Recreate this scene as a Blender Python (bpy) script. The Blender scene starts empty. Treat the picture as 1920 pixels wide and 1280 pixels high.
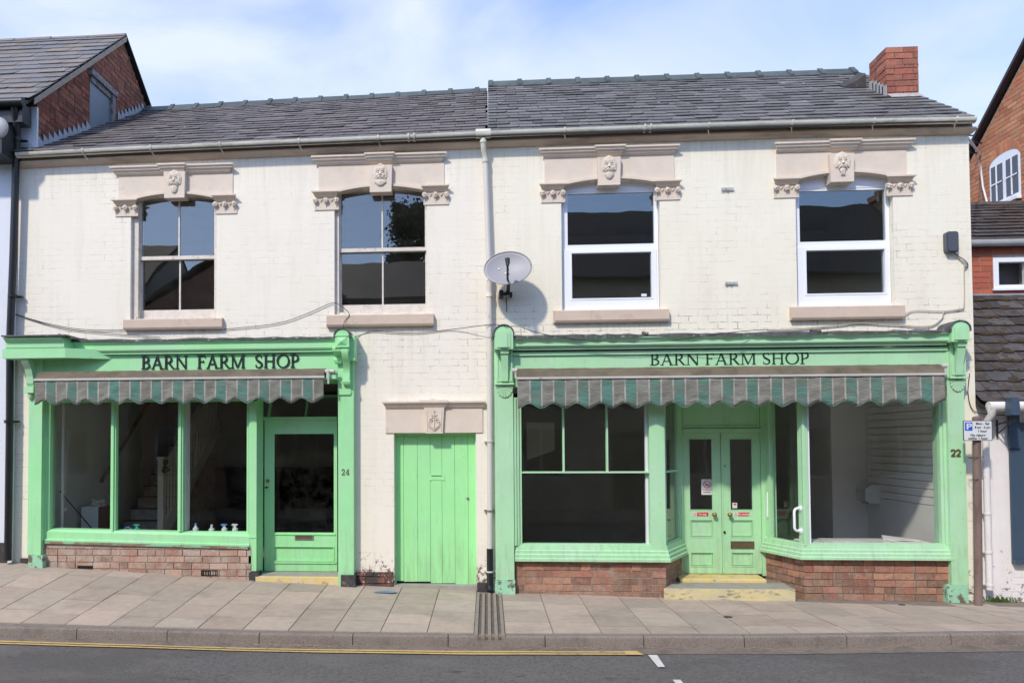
import bpy, math, random
from mathutils import Vector, Matrix
random.seed(7)
C = bpy.context.scene.collection
R = math.radians
PI = math.pi

# ---------------------------------------------------------------- camera
CAM = Vector((0.0, -10.3, 1.86))
F, CX, CY = 1550.0, 795.1, 778.1
a_, t_, r_ = R(4.362), R(1.887), R(-0.242)
fw = Vector((-math.sin(a_)*math.cos(t_), math.cos(a_)*math.cos(t_), math.sin(t_)))
rt0 = Vector((math.cos(a_), math.sin(a_), 0)); up0 = rt0.cross(fw)
rt = rt0*math.cos(r_) + up0*math.sin(r_); up = up0*math.cos(r_) - rt0*math.sin(r_)
cd = bpy.data.cameras.new("camera"); cam = bpy.data.objects.new("camera", cd); C.objects.link(cam)
cam.matrix_world = Matrix(((rt.x, up.x, -fw.x, CAM.x), (rt.y, up.y, -fw.y, CAM.y), (rt.z, up.z, -fw.z, CAM.z), (0, 0, 0, 1)))
cd.sensor_fit = 'HORIZONTAL'; cd.sensor_width = 36; cd.lens = 36*F/1920
cd.shift_x = (960-CX)/1920; cd.shift_y = (CY-640)/1920; cd.clip_start = 0.1; cd.clip_end = 2000
bpy.context.scene.camera = cam

# ---------------------------------------------------------------- world, sun, exposure
SUN = Vector((0.53, 1.0, -1.04)).normalized()
sc = bpy.context.scene
w = bpy.data.worlds.new("World"); sc.world = w; w.use_nodes = True
nt = w.node_tree; nt.nodes.clear()
wo = nt.nodes.new('ShaderNodeOutputWorld'); bg = nt.nodes.new('ShaderNodeBackground'); bg.inputs[1].default_value = 0.125
sky = nt.nodes.new('ShaderNodeTexSky'); sky.sky_type = 'NISHITA'; sky.sun_disc = False
sky.sun_elevation = math.asin(-SUN.z); sky.sun_rotation = math.atan2(-SUN.x, -SUN.y); sky.air_density = 1.0; sky.dust_density = 0.6
tc = nt.nodes.new('ShaderNodeTexCoord'); mp = nt.nodes.new('ShaderNodeMapping'); mp.inputs['Scale'].default_value = (1.0, 1.0, 2.6)
mp.inputs['Rotation'].default_value = (0.15, 0.35, 0.2); mp.inputs['Location'].default_value = (0.3, 0.1, 0.45)
n1 = nt.nodes.new('ShaderNodeTexNoise'); n1.inputs['Scale'].default_value = 2.3; n1.inputs['Detail'].default_value = 9; n1.inputs['Roughness'].default_value = 0.52
n1.inputs['Distortion'].default_value = 0.5
rp = nt.nodes.new('ShaderNodeValToRGB'); rp.color_ramp.elements[0].position = 0.34; rp.color_ramp.elements[1].position = 0.62
rp.color_ramp.elements[0].color = (0.18, 0.18, 0.18, 1); rp.color_ramp.elements[1].color = (0.97, 0.97, 0.97, 1)
mx = nt.nodes.new('ShaderNodeMixRGB'); mx.inputs[2].default_value = (5.5, 6.15, 7.5, 1)
L = nt.links.new
L(tc.outputs['Generated'], mp.inputs[0]); L(mp.outputs[0], n1.inputs[0]); L(n1.outputs[0], rp.inputs[0]); sxyz = nt.nodes.new('ShaderNodeSeparateXYZ'); L(tc.outputs['Generated'], sxyz.inputs[0])
thin = nt.nodes.new('ShaderNodeMapRange'); thin.inputs[1].default_value = -0.5; thin.inputs[2].default_value = 0.3; thin.inputs[3].default_value = 0.08; thin.inputs[4].default_value = 1.0
L(sxyz.outputs[1], thin.inputs[0]); tm = nt.nodes.new('ShaderNodeMath'); tm.operation = 'MULTIPLY'; L(rp.outputs[0], tm.inputs[0]); L(thin.outputs[0], tm.inputs[1]); L(tm.outputs[0], mx.inputs[0])
tn = nt.nodes.new('ShaderNodeMixRGB'); tn.blend_type = 'MULTIPLY'; tn.inputs[0].default_value = 1; tn.inputs[2].default_value = (1.4, 1.55, 1.85, 1); L(sky.outputs[0], tn.inputs[1]); L(tn.outputs[0], mx.inputs[1]); L(mx.outputs[0], bg.inputs[0]); L(bg.outputs[0], wo.inputs[0])
sd = bpy.data.lights.new("sun", 'SUN'); sd.energy = 2.6; sd.angle = R(3.0); sd.color = (1, 0.915, 0.77)
sun = bpy.data.objects.new("sun", sd); C.objects.link(sun); sun.location = (-12, -25, 30)
sun.rotation_euler = SUN.to_track_quat('-Z', 'Y').to_euler()
vs = sc.view_settings; vs.view_transform = 'Standard'; vs.look = 'None'; vs.exposure = 0.28; vs.gamma = 1; vs.use_curve_mapping = False
sc.cycles.max_bounces = 8; sc.cycles.transparent_max_bounces = 16

# ---------------------------------------------------------------- measuring from the photograph: a pixel's ray met with a real plane
def ray(px, py):
    return fw + rt*((px-CX)/F) - up*((py-CY)/F)
def W(px, py, Y=0.0):
    d = ray(px, py); return CAM + d*((Y-CAM.y)/d.y)
def WX(px, py, X):
    d = ray(px, py); return CAM + d*((X-CAM.x)/d.x)
def WZ(px, py, Z):
    d = ray(px, py); return CAM + d*((Z-CAM.z)/d.z)
def rc(p0, q0, p1, q1, Y=0.0):          # -> x0, x1, z0, z1
    pm, qm = (p0+p1)/2, (q0+q1)/2
    return W(p0, qm, Y).x, W(p1, qm, Y).x, W(pm, q1, Y).z, W(pm, q0, Y).z
def lerp(a, b, t): return a+(b-a)*t
def interp(tab, x):
    if x <= tab[0][0]: return tab[0][1]
    for (a, b), (c, d) in zip(tab, tab[1:]):
        if x <= c: return b+(d-b)*(x-a)/(c-a)
    return tab[-1][1]
KY = -2.25
gw = [(v.x, v.z) for v in (W(p, q, 0) for p, q in ((0, 1049), (60, 1055), (470, 1085), (900, 1107), (1240, 1119), (1775, 1128), (1920, 1131)))]
gk = [(v.x, v.z) for v in (W(p, q, KY) for p, q in ((0, 1174), (480, 1187), (900, 1192.5), (1440, 1193), (1920, 1186)))]
def g(x, y):
    if y <= KY: return interp(gk, x)
    t = min(1, max(0, -y/(-KY)))
    return lerp(interp(gw, x), interp(gk, x), t)
def road_z(x): return interp(gk, x)-0.115

# ---------------------------------------------------------------- materials
def M(name, col, rough=0.6, var=0.12, scale=6.0, bump=0.0, bscale=60.0, metal=0.0, island=0.0, stains=(), col2=None, spec=0.5, stretch=(1, 1, 1), dirt=0.0):
    m = bpy.data.materials.new(name); m.use_nodes = True; nt = m.node_tree; N = nt.nodes; L = nt.links.new
    b = N['Principled BSDF']; b.inputs['Roughness'].default_value = rough; b.inputs['Metallic'].default_value = metal
    b.inputs['Specular IOR Level'].default_value = spec
    tc = N.new('ShaderNodeNewGeometry'); mpn = N.new('ShaderNodeMapping'); mpn.inputs['Scale'].default_value = stretch; L(tc.outputs['Position'], mpn.inputs[0])
    no = N.new('ShaderNodeTexNoise'); no.inputs['Scale'].default_value = scale; no.inputs['Detail'].default_value = 7; no.inputs['Roughness'].default_value = 0.6; L(mpn.outputs[0], no.inputs[0])
    mr = N.new('ShaderNodeMapRange'); mr.inputs[1].default_value = 0.3; mr.inputs[2].default_value = 0.7; mr.inputs[3].default_value = 1-var; mr.inputs[4].default_value = 1+var
    L(no.outputs[0], mr.inputs[0])
    src = mr.outputs[0]
    cm = N.new('ShaderNodeMixRGB'); cm.inputs[0].default_value = 0; cm.inputs[1].default_value = (*col, 1); cm.inputs[2].default_value = (*(col2 or col), 1)
    if island:
        gm = N.new('ShaderNodeMapRange'); gm.inputs[3].default_value = 1-island; gm.inputs[4].default_value = 1+island; L(tc.outputs['Random Per Island'], gm.inputs[0])
        mu = N.new('ShaderNodeMath'); mu.operation = 'MULTIPLY'; L(src, mu.inputs[0]); L(gm.outputs[0], mu.inputs[1]); src = mu.outputs[0]
        if col2:
            wn = N.new('ShaderNodeTexWhiteNoise'); wn.noise_dimensions = '1D'; L(tc.outputs['Random Per Island'], wn.inputs['W'])
            L(wn.outputs[0], cm.inputs[0])
    elif col2:
        n3 = N.new('ShaderNodeTexNoise'); n3.inputs['Scale'].default_value = scale*0.35; n3.inputs['Detail'].default_value = 4; L(mpn.outputs[0], n3.inputs[0])
        m3 = N.new('ShaderNodeMapRange'); m3.inputs[1].default_value = 0.38; m3.inputs[2].default_value = 0.62; L(n3.outputs[0], m3.inputs[0]); L(m3.outputs[0], cm.inputs[0])
    vm = N.new('ShaderNodeVectorMath'); vm.operation = 'SCALE'; L(cm.outputs[0], vm.inputs[0]); L(src, vm.inputs['Scale'])
    out = vm.outputs[0]
    for i, (sc_, sscale, lo, hi, amt) in enumerate(stains):
        n2 = N.new('ShaderNodeTexNoise'); n2.inputs['Scale'].default_value = sscale; n2.inputs['Detail'].default_value = 9; n2.inputs['Roughness'].default_value = 0.68
        ad = N.new('ShaderNodeVectorMath'); ad.inputs[1].default_value = (3.1*i+1.7, 5.2*i, 2.3); L(mpn.outputs[0], ad.inputs[0]); L(ad.outputs[0], n2.inputs[0])
        m2 = N.new('ShaderNodeMapRange'); m2.inputs[1].default_value = lo; m2.inputs[2].default_value = hi; m2.inputs[4].default_value = amt; L(n2.outputs[0], m2.inputs[0])
        x2 = N.new('ShaderNodeMixRGB'); L(m2.outputs[0], x2.inputs[0]); L(out, x2.inputs[1]); x2.inputs[2].default_value = (*sc_, 1); out = x2.outputs[0]
    if dirt:      # splashed grime near the pavement and thin runs down the paint
        sp = N.new('ShaderNodeSeparateXYZ'); L(tc.outputs['Position'], sp.inputs[0])
        gm2 = N.new('ShaderNodeMapping'); gm2.inputs['Scale'].default_value = (9, 9, 1.1); L(tc.outputs['Position'], gm2.inputs[0])
        gn = N.new('ShaderNodeTexNoise'); gn.inputs['Scale'].default_value = 2; gn.inputs['Detail'].default_value = 8; gn.inputs['Roughness'].default_value = 0.72; L(gm2.outputs[0], gn.inputs[0])
        zr_ = N.new('ShaderNodeMapRange'); zr_.inputs[1].default_value = 0.0; zr_.inputs[2].default_value = 0.9; zr_.inputs[3].default_value = 0.22; zr_.inputs[4].default_value = 0.0; L(sp.outputs[2], zr_.inputs[0])
        ad2 = N.new('ShaderNodeMath'); ad2.operation = 'ADD'; L(gn.outputs[0], ad2.inputs[0]); L(zr_.outputs[0], ad2.inputs[1])
        dm = N.new('ShaderNodeMapRange'); dm.inputs[1].default_value = 0.56; dm.inputs[2].default_value = 0.80; dm.inputs[4].default_value = dirt; L(ad2.outputs[0], dm.inputs[0])
        dx_ = N.new('ShaderNodeMixRGB'); L(dm.outputs[0], dx_.inputs[0]); L(out, dx_.inputs[1]); dx_.inputs[2].default_value = (0.24, 0.26, 0.17, 1); out = dx_.outputs[0]
    L(out, b.inputs['Base Color'])
    if bump:
        nb = N.new('ShaderNodeTexNoise'); nb.inputs['Scale'].default_value = bscale; nb.inputs['Detail'].default_value = 5; L(mpn.outputs[0], nb.inputs[0])
        bp = N.new('ShaderNodeBump'); bp.inputs['Strength'].default_value = bump; bp.inputs['Distance'].default_value = 0.01; L(nb.outputs[0], bp.inputs['Height']); L(bp.outputs[0], b.inputs['Normal'])
    return m

def painted_brick(name, col, colb, joint=0.5, peel=0.0, runs=(), crack=(0.34, 0.29, 0.235)):
    """thickly painted brickwork: shallow joints that come and go, fine cracks, chips low on the wall"""
    m = bpy.data.materials.new(name); m.use_nodes = True; nt = m.node_tree; N = nt.nodes; L = nt.links.new
    b = N['Principled BSDF']; b.inputs['Roughness'].default_value = 0.62; b.inputs['Specular IOR Level'].default_value = 0.25
    geo = N.new('ShaderNodeNewGeometry'); sp = N.new('ShaderNodeSeparateXYZ'); L(geo.outputs['Position'], sp.inputs[0])
    wob = N.new('ShaderNodeTexNoise'); wob.inputs['Scale'].default_value = 3.0; wob.inputs['Detail'].default_value = 6; L(geo.outputs['Position'], wob.inputs[0])
    sx = N.new('ShaderNodeMath'); sx.operation = 'ADD'; L(sp.outputs[0], sx.inputs[0]); L(sp.outputs[1], sx.inputs[1])
    wz = N.new('ShaderNodeMath'); wz.operation = 'MULTIPLY_ADD'; wz.inputs[1].default_value = 0.022; L(wob.outputs[0], wz.inputs[0]); L(sp.outputs[2], wz.inputs[2])
    cb = N.new('ShaderNodeCombineXYZ'); L(sx.outputs[0], cb.inputs[0]); L(wz.outputs[0], cb.inputs[1])
    br = N.new('ShaderNodeTexBrick'); br.inputs['Scale'].default_value = 1; br.inputs['Brick Width'].default_value = 0.235; br.inputs['Row Height'].default_value = 0.083
    br.inputs['Mortar Size'].default_value = 0.0055; br.inputs['Mortar Smooth'].default_value = 0.6; br.inputs['Color1'].default_value = (1, 1, 1, 1); br.inputs['Color2'].default_value = (0.93, 0.93, 0.93, 1)
    br.inputs['Mortar'].default_value = (0, 0, 0, 1); L(cb.outputs[0], br.inputs[0])
    # patches where the joints are filled by paint
    pn = N.new('ShaderNodeTexNoise'); pn.inputs['Scale'].default_value = 0.9; pn.inputs['Detail'].default_value = 7; pn.inputs['Roughness'].default_value = 0.7; L(geo.outputs['Position'], pn.inputs[0])
    # joints stand out more in a band just above the shopfronts and at the edges of the wall
    zb = N.new('ShaderNodeMapRange'); zb.inputs[1].default_value = 3.15; zb.inputs[2].default_value = 3.75; zb.inputs[3].default_value = 0.2; zb.inputs[4].default_value = 0.0; L(sp.outputs[2], zb.inputs[0])
    zl_ = N.new('ShaderNodeMapRange'); zl_.inputs[1].default_value = 2.5; zl_.inputs[2].default_value = 2.95; zl_.inputs[3].default_value = 0.1; L(sp.outputs[2], zl_.inputs[0])
    zm_ = N.new('ShaderNodeMath'); zm_.operation = 'MULTIPLY'; L(zb.outputs[0], zm_.inputs[0]); L(zl_.outputs[0], zm_.inputs[1])
    pa = N.new('ShaderNodeMath'); pa.operation = 'ADD'; L(pn.outputs[0], pa.inputs[0]); L(zm_.outputs[0], pa.inputs[1])
    pm = N.new('ShaderNodeMapRange'); pm.inputs[1].default_value = 0.46; pm.inputs[2].default_value = 0.70; pm.inputs[3].default_value = 0.02*joint; pm.inputs[4].default_value = 1.5*joint; pm.clamp = True; L(pa.outputs[0], pm.inputs[0])
    fn = N.new('ShaderNodeTexNoise'); fn.inputs['Scale'].default_value = 9; fn.inputs['Detail'].default_value = 8; fn.inputs['Roughness'].default_value = 0.75; L(geo.outputs['Position'], fn.inputs[0])
    fm = N.new('ShaderNodeMapRange'); fm.inputs[1].default_value = 0.46; fm.inputs[2].default_value = 0.60; L(fn.outputs[0], fm.inputs[0])
    jm = N.new('ShaderNodeMath'); jm.operation = 'MULTIPLY'; L(pm.outputs[0], jm.inputs[0]); L(fm.outputs[0], jm.inputs[1])
    inv = N.new('ShaderNodeMath'); inv.operation = 'MULTIPLY'; L(br.outputs['Fac'], inv.inputs[0]); L(jm.outputs[0], inv.inputs[1])
    # base colour
    vn = N.new('ShaderNodeTexNoise'); vn.inputs['Scale'].default_value = 1.6; vn.inputs['Detail'].default_value = 8; vn.inputs['Roughness'].default_value = 0.65; L(geo.outputs['Position'], vn.inputs[0])
    vr = N.new('ShaderNodeMapRange'); vr.inputs[1].default_value = 0.35; vr.inputs[2].default_value = 0.65; L(vn.outputs[0], vr.inputs[0])
    c1 = N.new('ShaderNodeMixRGB'); c1.inputs[1].default_value = (*col, 1); c1.inputs[2].default_value = (*colb, 1); L(vr.outputs[0], c1.inputs[0])
    rm_ = N.new('ShaderNodeMapping'); rm_.inputs['Scale'].default_value = (22, 22, 1.2); L(geo.outputs['Position'], rm_.inputs[0]); rn = N.new('ShaderNodeTexNoise'); rn.inputs['Scale'].default_value = 1; rn.inputs['Detail'].default_value = 6; L(rm_.outputs[0], rn.inputs[0])
    # faint grubby runs
    gs = N.new('ShaderNodeMapping'); gs.inputs['Scale'].default_value = (4.0, 4.0, 0.5); L(geo.outputs['Position'], gs.inputs[0])
    gn = N.new('ShaderNodeTexNoise'); gn.inputs['Scale'].default_value = 1.3; gn.inputs['Detail'].default_value = 9; gn.inputs['Roughness'].default_value = 0.7; L(gs.outputs[0], gn.inputs[0])
    gr = N.new('ShaderNodeMapRange'); gr.inputs[1].default_value = 0.50; gr.inputs[2].default_value = 0.78; gr.inputs[4].default_value = 0.32; L(gn.outputs[0], gr.inputs[0])
    c1b = N.new('ShaderNodeMixRGB'); c1b.inputs[2].default_value = (0.58, 0.50, 0.42, 1); L(c1.outputs[0], c1b.inputs[1]); L(gr.outputs[0], c1b.inputs[0]); c1 = c1b
    for sx0_, sx1_, sz_ in runs:
        fs_ = []
        for out_, a_0, a_1 in ((0, sx0_-.03, sx0_+.03), (0, sx1_+.03, sx1_-.03), (2, sz_-.75, sz_), (2, sz_+.02, sz_+.01)):
            q_ = N.new('ShaderNodeMapRange'); q_.inputs[1].default_value = a_0; q_.inputs[2].default_value = a_1; L(sp.outputs[out_], q_.inputs[0]); fs_.append(q_.outputs[0])
        st_ = N.new('ShaderNodeMapRange'); st_.inputs[1].default_value = 0.46; st_.inputs[2].default_value = 0.66; st_.inputs[4].default_value = 0.24; L(rn.outputs[0], st_.inputs[0]); acc = st_.outputs[0]
        for f_ in fs_: mu_ = N.new('ShaderNodeMath'); mu_.operation = 'MULTIPLY'; L(acc, mu_.inputs[0]); L(f_, mu_.inputs[1]); acc = mu_.outputs[0]
        cr = N.new('ShaderNodeMixRGB'); cr.inputs[2].default_value = (0.40, 0.35, 0.28, 1); L(c1.outputs[0], cr.inputs[1]); L(acc, cr.inputs[0]); c1 = cr
    c2 = N.new('ShaderNodeMixRGB'); c2.inputs[2].default_value = (*crack, 1); L(c1.outputs[0], c2.inputs[1]); L(inv.outputs[0], c2.inputs[0])
    # chips of missing paint
    hn = N.new('ShaderNodeTexNoise'); hn.inputs['Scale'].default_value = 14; hn.inputs['Detail'].default_value = 6; hn.inputs['Roughness'].default_value = 0.8; L(geo.outputs['Position'], hn.inputs[0])
    hz = N.new('ShaderNodeMapRange'); hz.inputs[1].default_value = 0.1; hz.inputs[2].default_value = 0.75; hz.inputs[3].default_value = peel; hz.inputs[4].default_value = 0.0; L(sp.outputs[2], hz.inputs[0])
    ha = N.new('ShaderNodeMath'); ha.operation = 'ADD'; L(hn.outputs[0], ha.inputs[0]); L(hz.outputs[0], ha.inputs[1])
    hm = N.new('ShaderNodeMapRange'); hm.inputs[1].default_value = 0.695; hm.inputs[2].default_value = 0.715; L(ha.outputs[0], hm.inputs[0])
    c3 = N.new('ShaderNodeMixRGB'); c3.inputs[2].default_value = (0.20, 0.12, 0.085, 1); L(c2.outputs[0], c3.inputs[1]); L(hm.outputs[0], c3.inputs[0])
    L(c3.outputs[0], b.inputs['Base Color'])
    # height
    fb = N.new('ShaderNodeTexNoise'); fb.inputs['Scale'].default_value = 28; fb.inputs['Detail'].default_value = 6; L(geo.outputs['Position'], fb.inputs[0])
    lowj = N.new('ShaderNodeMath'); lowj.operation = 'MULTIPLY_ADD'; lowj.inputs[1].default_value = 0.75; lowj.inputs[2].default_value = 0.13; L(jm.outputs[0], lowj.inputs[0])
    ih = N.new('ShaderNodeMath'); ih.operation = 'MULTIPLY'; L(br.outputs['Fac'], ih.inputs[0]); L(lowj.outputs[0], ih.inputs[1])
    h1 = N.new('ShaderNodeMath'); h1.operation = 'MULTIPLY_ADD'; h1.inputs[1].default_value = 0.35; L(fb.outputs[0], h1.inputs[0])
    neg = N.new('ShaderNodeMath'); neg.operation = 'MULTIPLY'; neg.inputs[1].default_value = -1; L(ih.outputs[0], neg.inputs[0]); L(neg.outputs[0], h1.inputs[2])
    h2 = N.new('ShaderNodeMath'); h2.operation = 'MULTIPLY_ADD'; h2.inputs[1].default_value = -0.8; L(hm.outputs[0], h2.inputs[0]); L(h1.outputs[0], h2.inputs[2])
    bp = N.new('ShaderNodeBump'); bp.inputs['Strength'].default_value = 0.6; bp.inputs['Distance'].default_value = 0.006; L(h2.outputs[0], bp.inputs['Height']); L(bp.outputs[0], b.inputs['Normal'])
    return m

def glass_mat(name, ior=1.5, tint=(0.86, 0.9, 0.88), grime=0.0):
    m = bpy.data.materials.new(name); m.use_nodes = True; nt = m.node_tree; N = nt.nodes; L = nt.links.new; N.clear()
    o = N.new('ShaderNodeOutputMaterial'); t = N.new('ShaderNodeBsdfTransparent'); t.inputs[0].default_value = (*tint, 1)
    gl = N.new('ShaderNodeBsdfGlossy'); gl.inputs['Roughness'].default_value = 0.0
    fr = N.new('ShaderNodeFresnel'); geo = N.new('ShaderNodeNewGeometry')
    io = N.new('ShaderNodeMapRange'); io.inputs[3].default_value = ior; io.inputs[4].default_value = 1/ior; L(geo.outputs['Backfacing'], io.inputs[0]); L(io.outputs[0], fr.inputs[0])   # same reflectance from either side of the thin pane
    nb = N.new('ShaderNodeTexNoise'); nb.inputs['Scale'].default_value = 2.2; nb.inputs['Detail'].default_value = 1; L(geo.outputs['Position'], nb.inputs[0])
    bp = N.new('ShaderNodeBump'); bp.inputs['Strength'].default_value = 0.12; bp.inputs['Distance'].default_value = 0.01; L(nb.outputs[0], bp.inputs['Height']); L(bp.outputs[0], gl.inputs['Normal'])
    mxs = N.new('ShaderNodeMixShader'); L(fr.outputs[0], mxs.inputs[0]); L(t.outputs[0], mxs.inputs[1]); L(gl.outputs[0], mxs.inputs[2])
    out = mxs.outputs[0]
    if grime:
        d = N.new('ShaderNodeBsdfDiffuse'); d.inputs[0].default_value = (0.55, 0.53, 0.48, 1)
        n2 = N.new('ShaderNodeTexNoise'); n2.inputs['Scale'].default_value = 5; n2.inputs['Detail'].default_value = 9; n2.inputs['Roughness'].default_value = 0.75; L(geo.outputs['Position'], n2.inputs[0])
        mr = N.new('ShaderNodeMapRange'); mr.inputs[1].default_value = 0.42; mr.inputs[2].default_value = 0.75; mr.inputs[4].default_value = grime; L(n2.outputs[0], mr.inputs[0])
        m2 = N.new('ShaderNodeMixShader'); L(mr.outputs[0], m2.inputs[0]); L(out, m2.inputs[1]); L(d.outputs[0], m2.inputs[2]); out = m2.outputs[0]
    L(out, o.inputs[0]); return m

CREAM24 = painted_brick('cream_paint_24', (0.85, 0.795, 0.69), (0.82, 0.76, 0.65), joint=0.6, peel=0.22, runs=[(W(p, q, 0).x, W(p2, q, 0).x, W(p, q, 0).z) for p, p2, q in ((231, 416, 616), (612, 813, 610), (716, 911, 752), (60, 900, 291))])
CREAM22 = painted_brick('cream_paint_22', (0.85, 0.80, 0.665), (0.82, 0.765, 0.63), joint=0.75, peel=0.16, runs=[(W(p, q, 0).x, W(p2, q, 0).x, W(p, q, 0).z) for p, p2, q in ((1041, 1255, 602), (1484, 1697, 597), (1355, 1372, 535), (960, 1815, 262))])
WHITEW = painted_brick('white_paint', (0.72, 0.74, 0.80), (0.68, 0.70, 0.77), joint=0.15, peel=0.1)
WHITEB = painted_brick('white_paint_brick', (0.80, 0.77, 0.76), (0.76, 0.72, 0.70), joint=0.6, peel=0.12)
GREEN = M('green_paint', (0.37, 0.73, 0.385), 0.5, 0.05, 3, 0.12, 25, col2=(0.33, 0.74, 0.345), stains=[((0.42, 0.66, 0.47), 1.6, 0.50, 0.72, 0.5), ((0.33, 0.36, 0.26), 22, 0.65, 0.70, 0.8)], dirt=0.28)
GREENP = M('pale_green_paint', (0.42, 0.69, 0.43), 0.55, 0.06, 3, 0.15, 25, col2=(0.385, 0.70, 0.39), stains=[((0.46, 0.64, 0.50), 1.6, 0.48, 0.70, 0.6), ((0.42, 0.40, 0.33), 19, 0.64, 0.69, 0.85)], dirt=0.35)
GREEND = M('door_green_paint', (0.36, 0.80, 0.35), 0.5, 0.04, 2.5, 0.12, 20, stains=[((0.38, 0.74, 0.42), 1.4, 0.5, 0.72, 0.5), ((0.2, 0.36, 0.2), 20, 0.66, 0.71, 0.7)], dirt=0.35)
GREENW = M('worn_green_paint', (0.32, 0.60, 0.40), 0.55, 0.1, 5, 0.5, 30, stains=[((0.14, 0.11, 0.08), 11, 0.53, 0.57, 0.95)])
STONE = M('painted_stone', (0.68, 0.58, 0.48), 0.7, 0.06, 5, 0.2, 90, stains=[((0.36, 0.28, 0.22), 5, 0.58, 0.8, 0.5)])
STONEC = M('cornice_stone', (0.56, 0.46, 0.37), 0.7, 0.12, 4, 0.25, 60, stretch=(0.3, 1, 1), stains=[((0.20, 0.15, 0.11), 6, 0.5, 0.72, 0.7)])
SILL = M('sill_stone', (0.60, 0.475, 0.375), 0.75, 0.07, 4, 0.2, 60, stains=[((0.30, 0.25, 0.17), 7, 0.56, 0.75, 0.6)])
BOARD = M('eaves_board', (0.26, 0.21, 0.17), 0.7, 0.25, 3, 0.2, 30, stretch=(0.3, 1, 1))
UPVC = M('white_plastic', (0.83, 0.85, 0.90), 0.3, 0.02, 3)
SASH = M('old_white_paint', (0.66, 0.60, 0.53), 0.55, 0.12, 12, 0.3, 60, stains=[((0.25, 0.2, 0.16), 18, 0.6, 0.66, 0.8)])
GUT = M('old_gutter_paint', (0.68, 0.65, 0.56), 0.5, 0.18, 5, 0.2, 40, stretch=(0.5, 1, 1), stains=[((0.17, 0.16, 0.12), 4, 0.60, 0.72, 0.8), ((0.36, 0.36, 0.26), 3, 0.52, 0.66, 0.6)])
PIPE = M('pipe_paint', (0.64, 0.60, 0.56), 0.45, 0.05, 5, stretch=(1, 1, 0.3), stains=[((0.45, 0.36, 0.28), 9, 0.6, 0.66, 0.6)])
PIPEW = M('white_pipe_paint', (0.76, 0.72, 0.70), 0.45, 0.05, 5, stains=[((0.45, 0.33, 0.26), 9, 0.62, 0.68, 0.5)])
BLACKP = M('black_paint', (0.012, 0.013, 0.014), 0.35, 0.2, 8)
SLATEA = M('slate_purple', (0.172, 0.143, 0.139), 0.62, 0.18, 9, 0.3, 40, island=0.25, col2=(0.125, 0.112, 0.112), spec=0.5, stains=[((0.055, 0.05, 0.036), 2.3, 0.55, 0.68, 0.7), ((0.17, 0.155, 0.12), 17, 0.66, 0.72, 0.5)])
SLATEB = M('slate_grey', (0.165, 0.152, 0.150), 0.65, 0.18, 9, 0.3, 40, island=0.25, col2=(0.118, 0.113, 0.114), spec=0.5, stains=[((0.055, 0.05, 0.034), 2.0, 0.54, 0.66, 0.75), ((0.17, 0.155, 0.12), 17, 0.66, 0.72, 0.5)])
SLATEC = M('slate_brown', (0.205, 0.170, 0.145), 0.6, 0.12, 8, 0.2, 40, island=0.14, col2=(0.150, 0.150, 0.165))
SLATEM = M('mossy_slate', (0.085, 0.078, 0.080), 0.65, 0.2, 9, 0.4, 40, island=0.3, col2=(0.065, 0.055, 0.052), stains=[((0.045, 0.030, 0.018), 6, 0.5, 0.56, 0.8), ((0.28, 0.26, 0.24), 13, 0.66, 0.72, 0.4)])
MOSS = M('moss', (0.040, 0.028, 0.015), 0.95, 0.4, 20, 0.8, 60, col2=(0.055, 0.038, 0.02))
DECK = M('roof_gap', (0.02, 0.018, 0.016), 0.9)
RIDGE = M('ridge_tile', (0.065, 0.082, 0.082), 0.55, 0.25, 6, 0.3, 30, island=0.2, stains=[((0.09, 0.11, 0.05), 5, 0.55, 0.7, 0.5)])
MORTAR = M('lime_mortar', (0.36, 0.30, 0.25), 0.9, 0.2, 20, 0.3, 80)
MORTARD = M('dark_mortar', (0.16, 0.115, 0.09), 0.9, 0.2, 20, 0.3, 80)
BRICKA = M('pale_red_brick', (0.37, 0.19, 0.145), 0.85, 0.2, 16, 0.8, 50, island=0.35, col2=(0.42, 0.27, 0.20), stains=[((0.50, 0.40, 0.34), 4.5, 0.43, 0.60, 0.85), ((0.18, 0.13, 0.11), 11, 0.60, 0.70, 0.6)], dirt=0.4)
BRICKB = M('red_brick', (0.30, 0.11, 0.078), 0.8, 0.22, 16, 0.8, 60, island=0.38, col2=(0.37, 0.175, 0.115), stains=[((0.42, 0.31, 0.27), 6, 0.52, 0.64, 0.6), ((0.10, 0.06, 0.045), 8, 0.57, 0.68, 0.7), ((0.10, 0.11, 0.06), 3, 0.60, 0.70, 0.5)], dirt=0.4)
BRICKC = M('chimney_brick', (0.31, 0.095, 0.062), 0.8, 0.18, 16, 0.5, 70, island=0.25, col2=(0.35, 0.14, 0.09), stains=[((0.10, 0.05, 0.04), 9, 0.58, 0.7, 0.6)])
BRICKD = M('dark_red_brick', (0.20, 0.058, 0.038), 0.85, 0.25, 16, 0.6, 70, island=0.35, col2=(0.25, 0.10, 0.06), stains=[((0.04, 0.03, 0.03), 6, 0.56, 0.68, 0.7)])
BRICKE = M('orange_brick', (0.46, 0.155, 0.075), 0.8, 0.12, 16, 0.3, 70, island=0.2, col2=(0.50, 0.24, 0.12))
BRICKF = M('new_red_brick', (0.36, 0.085, 0.05), 0.75, 0.1, 16, 0.2, 70, island=0.15, col2=(0.42, 0.12, 0.06))
LEAD = M('lead', (0.36, 0.40, 0.46), 0.5, 0.15, 10, 0.2, 40)
LEADD = M('weathered_lead', (0.085, 0.085, 0.09), 0.6, 0.4, 12, 0.5, 40, stains=[((0.38, 0.37, 0.36), 14, 0.56, 0.64, 0.8)])
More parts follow.
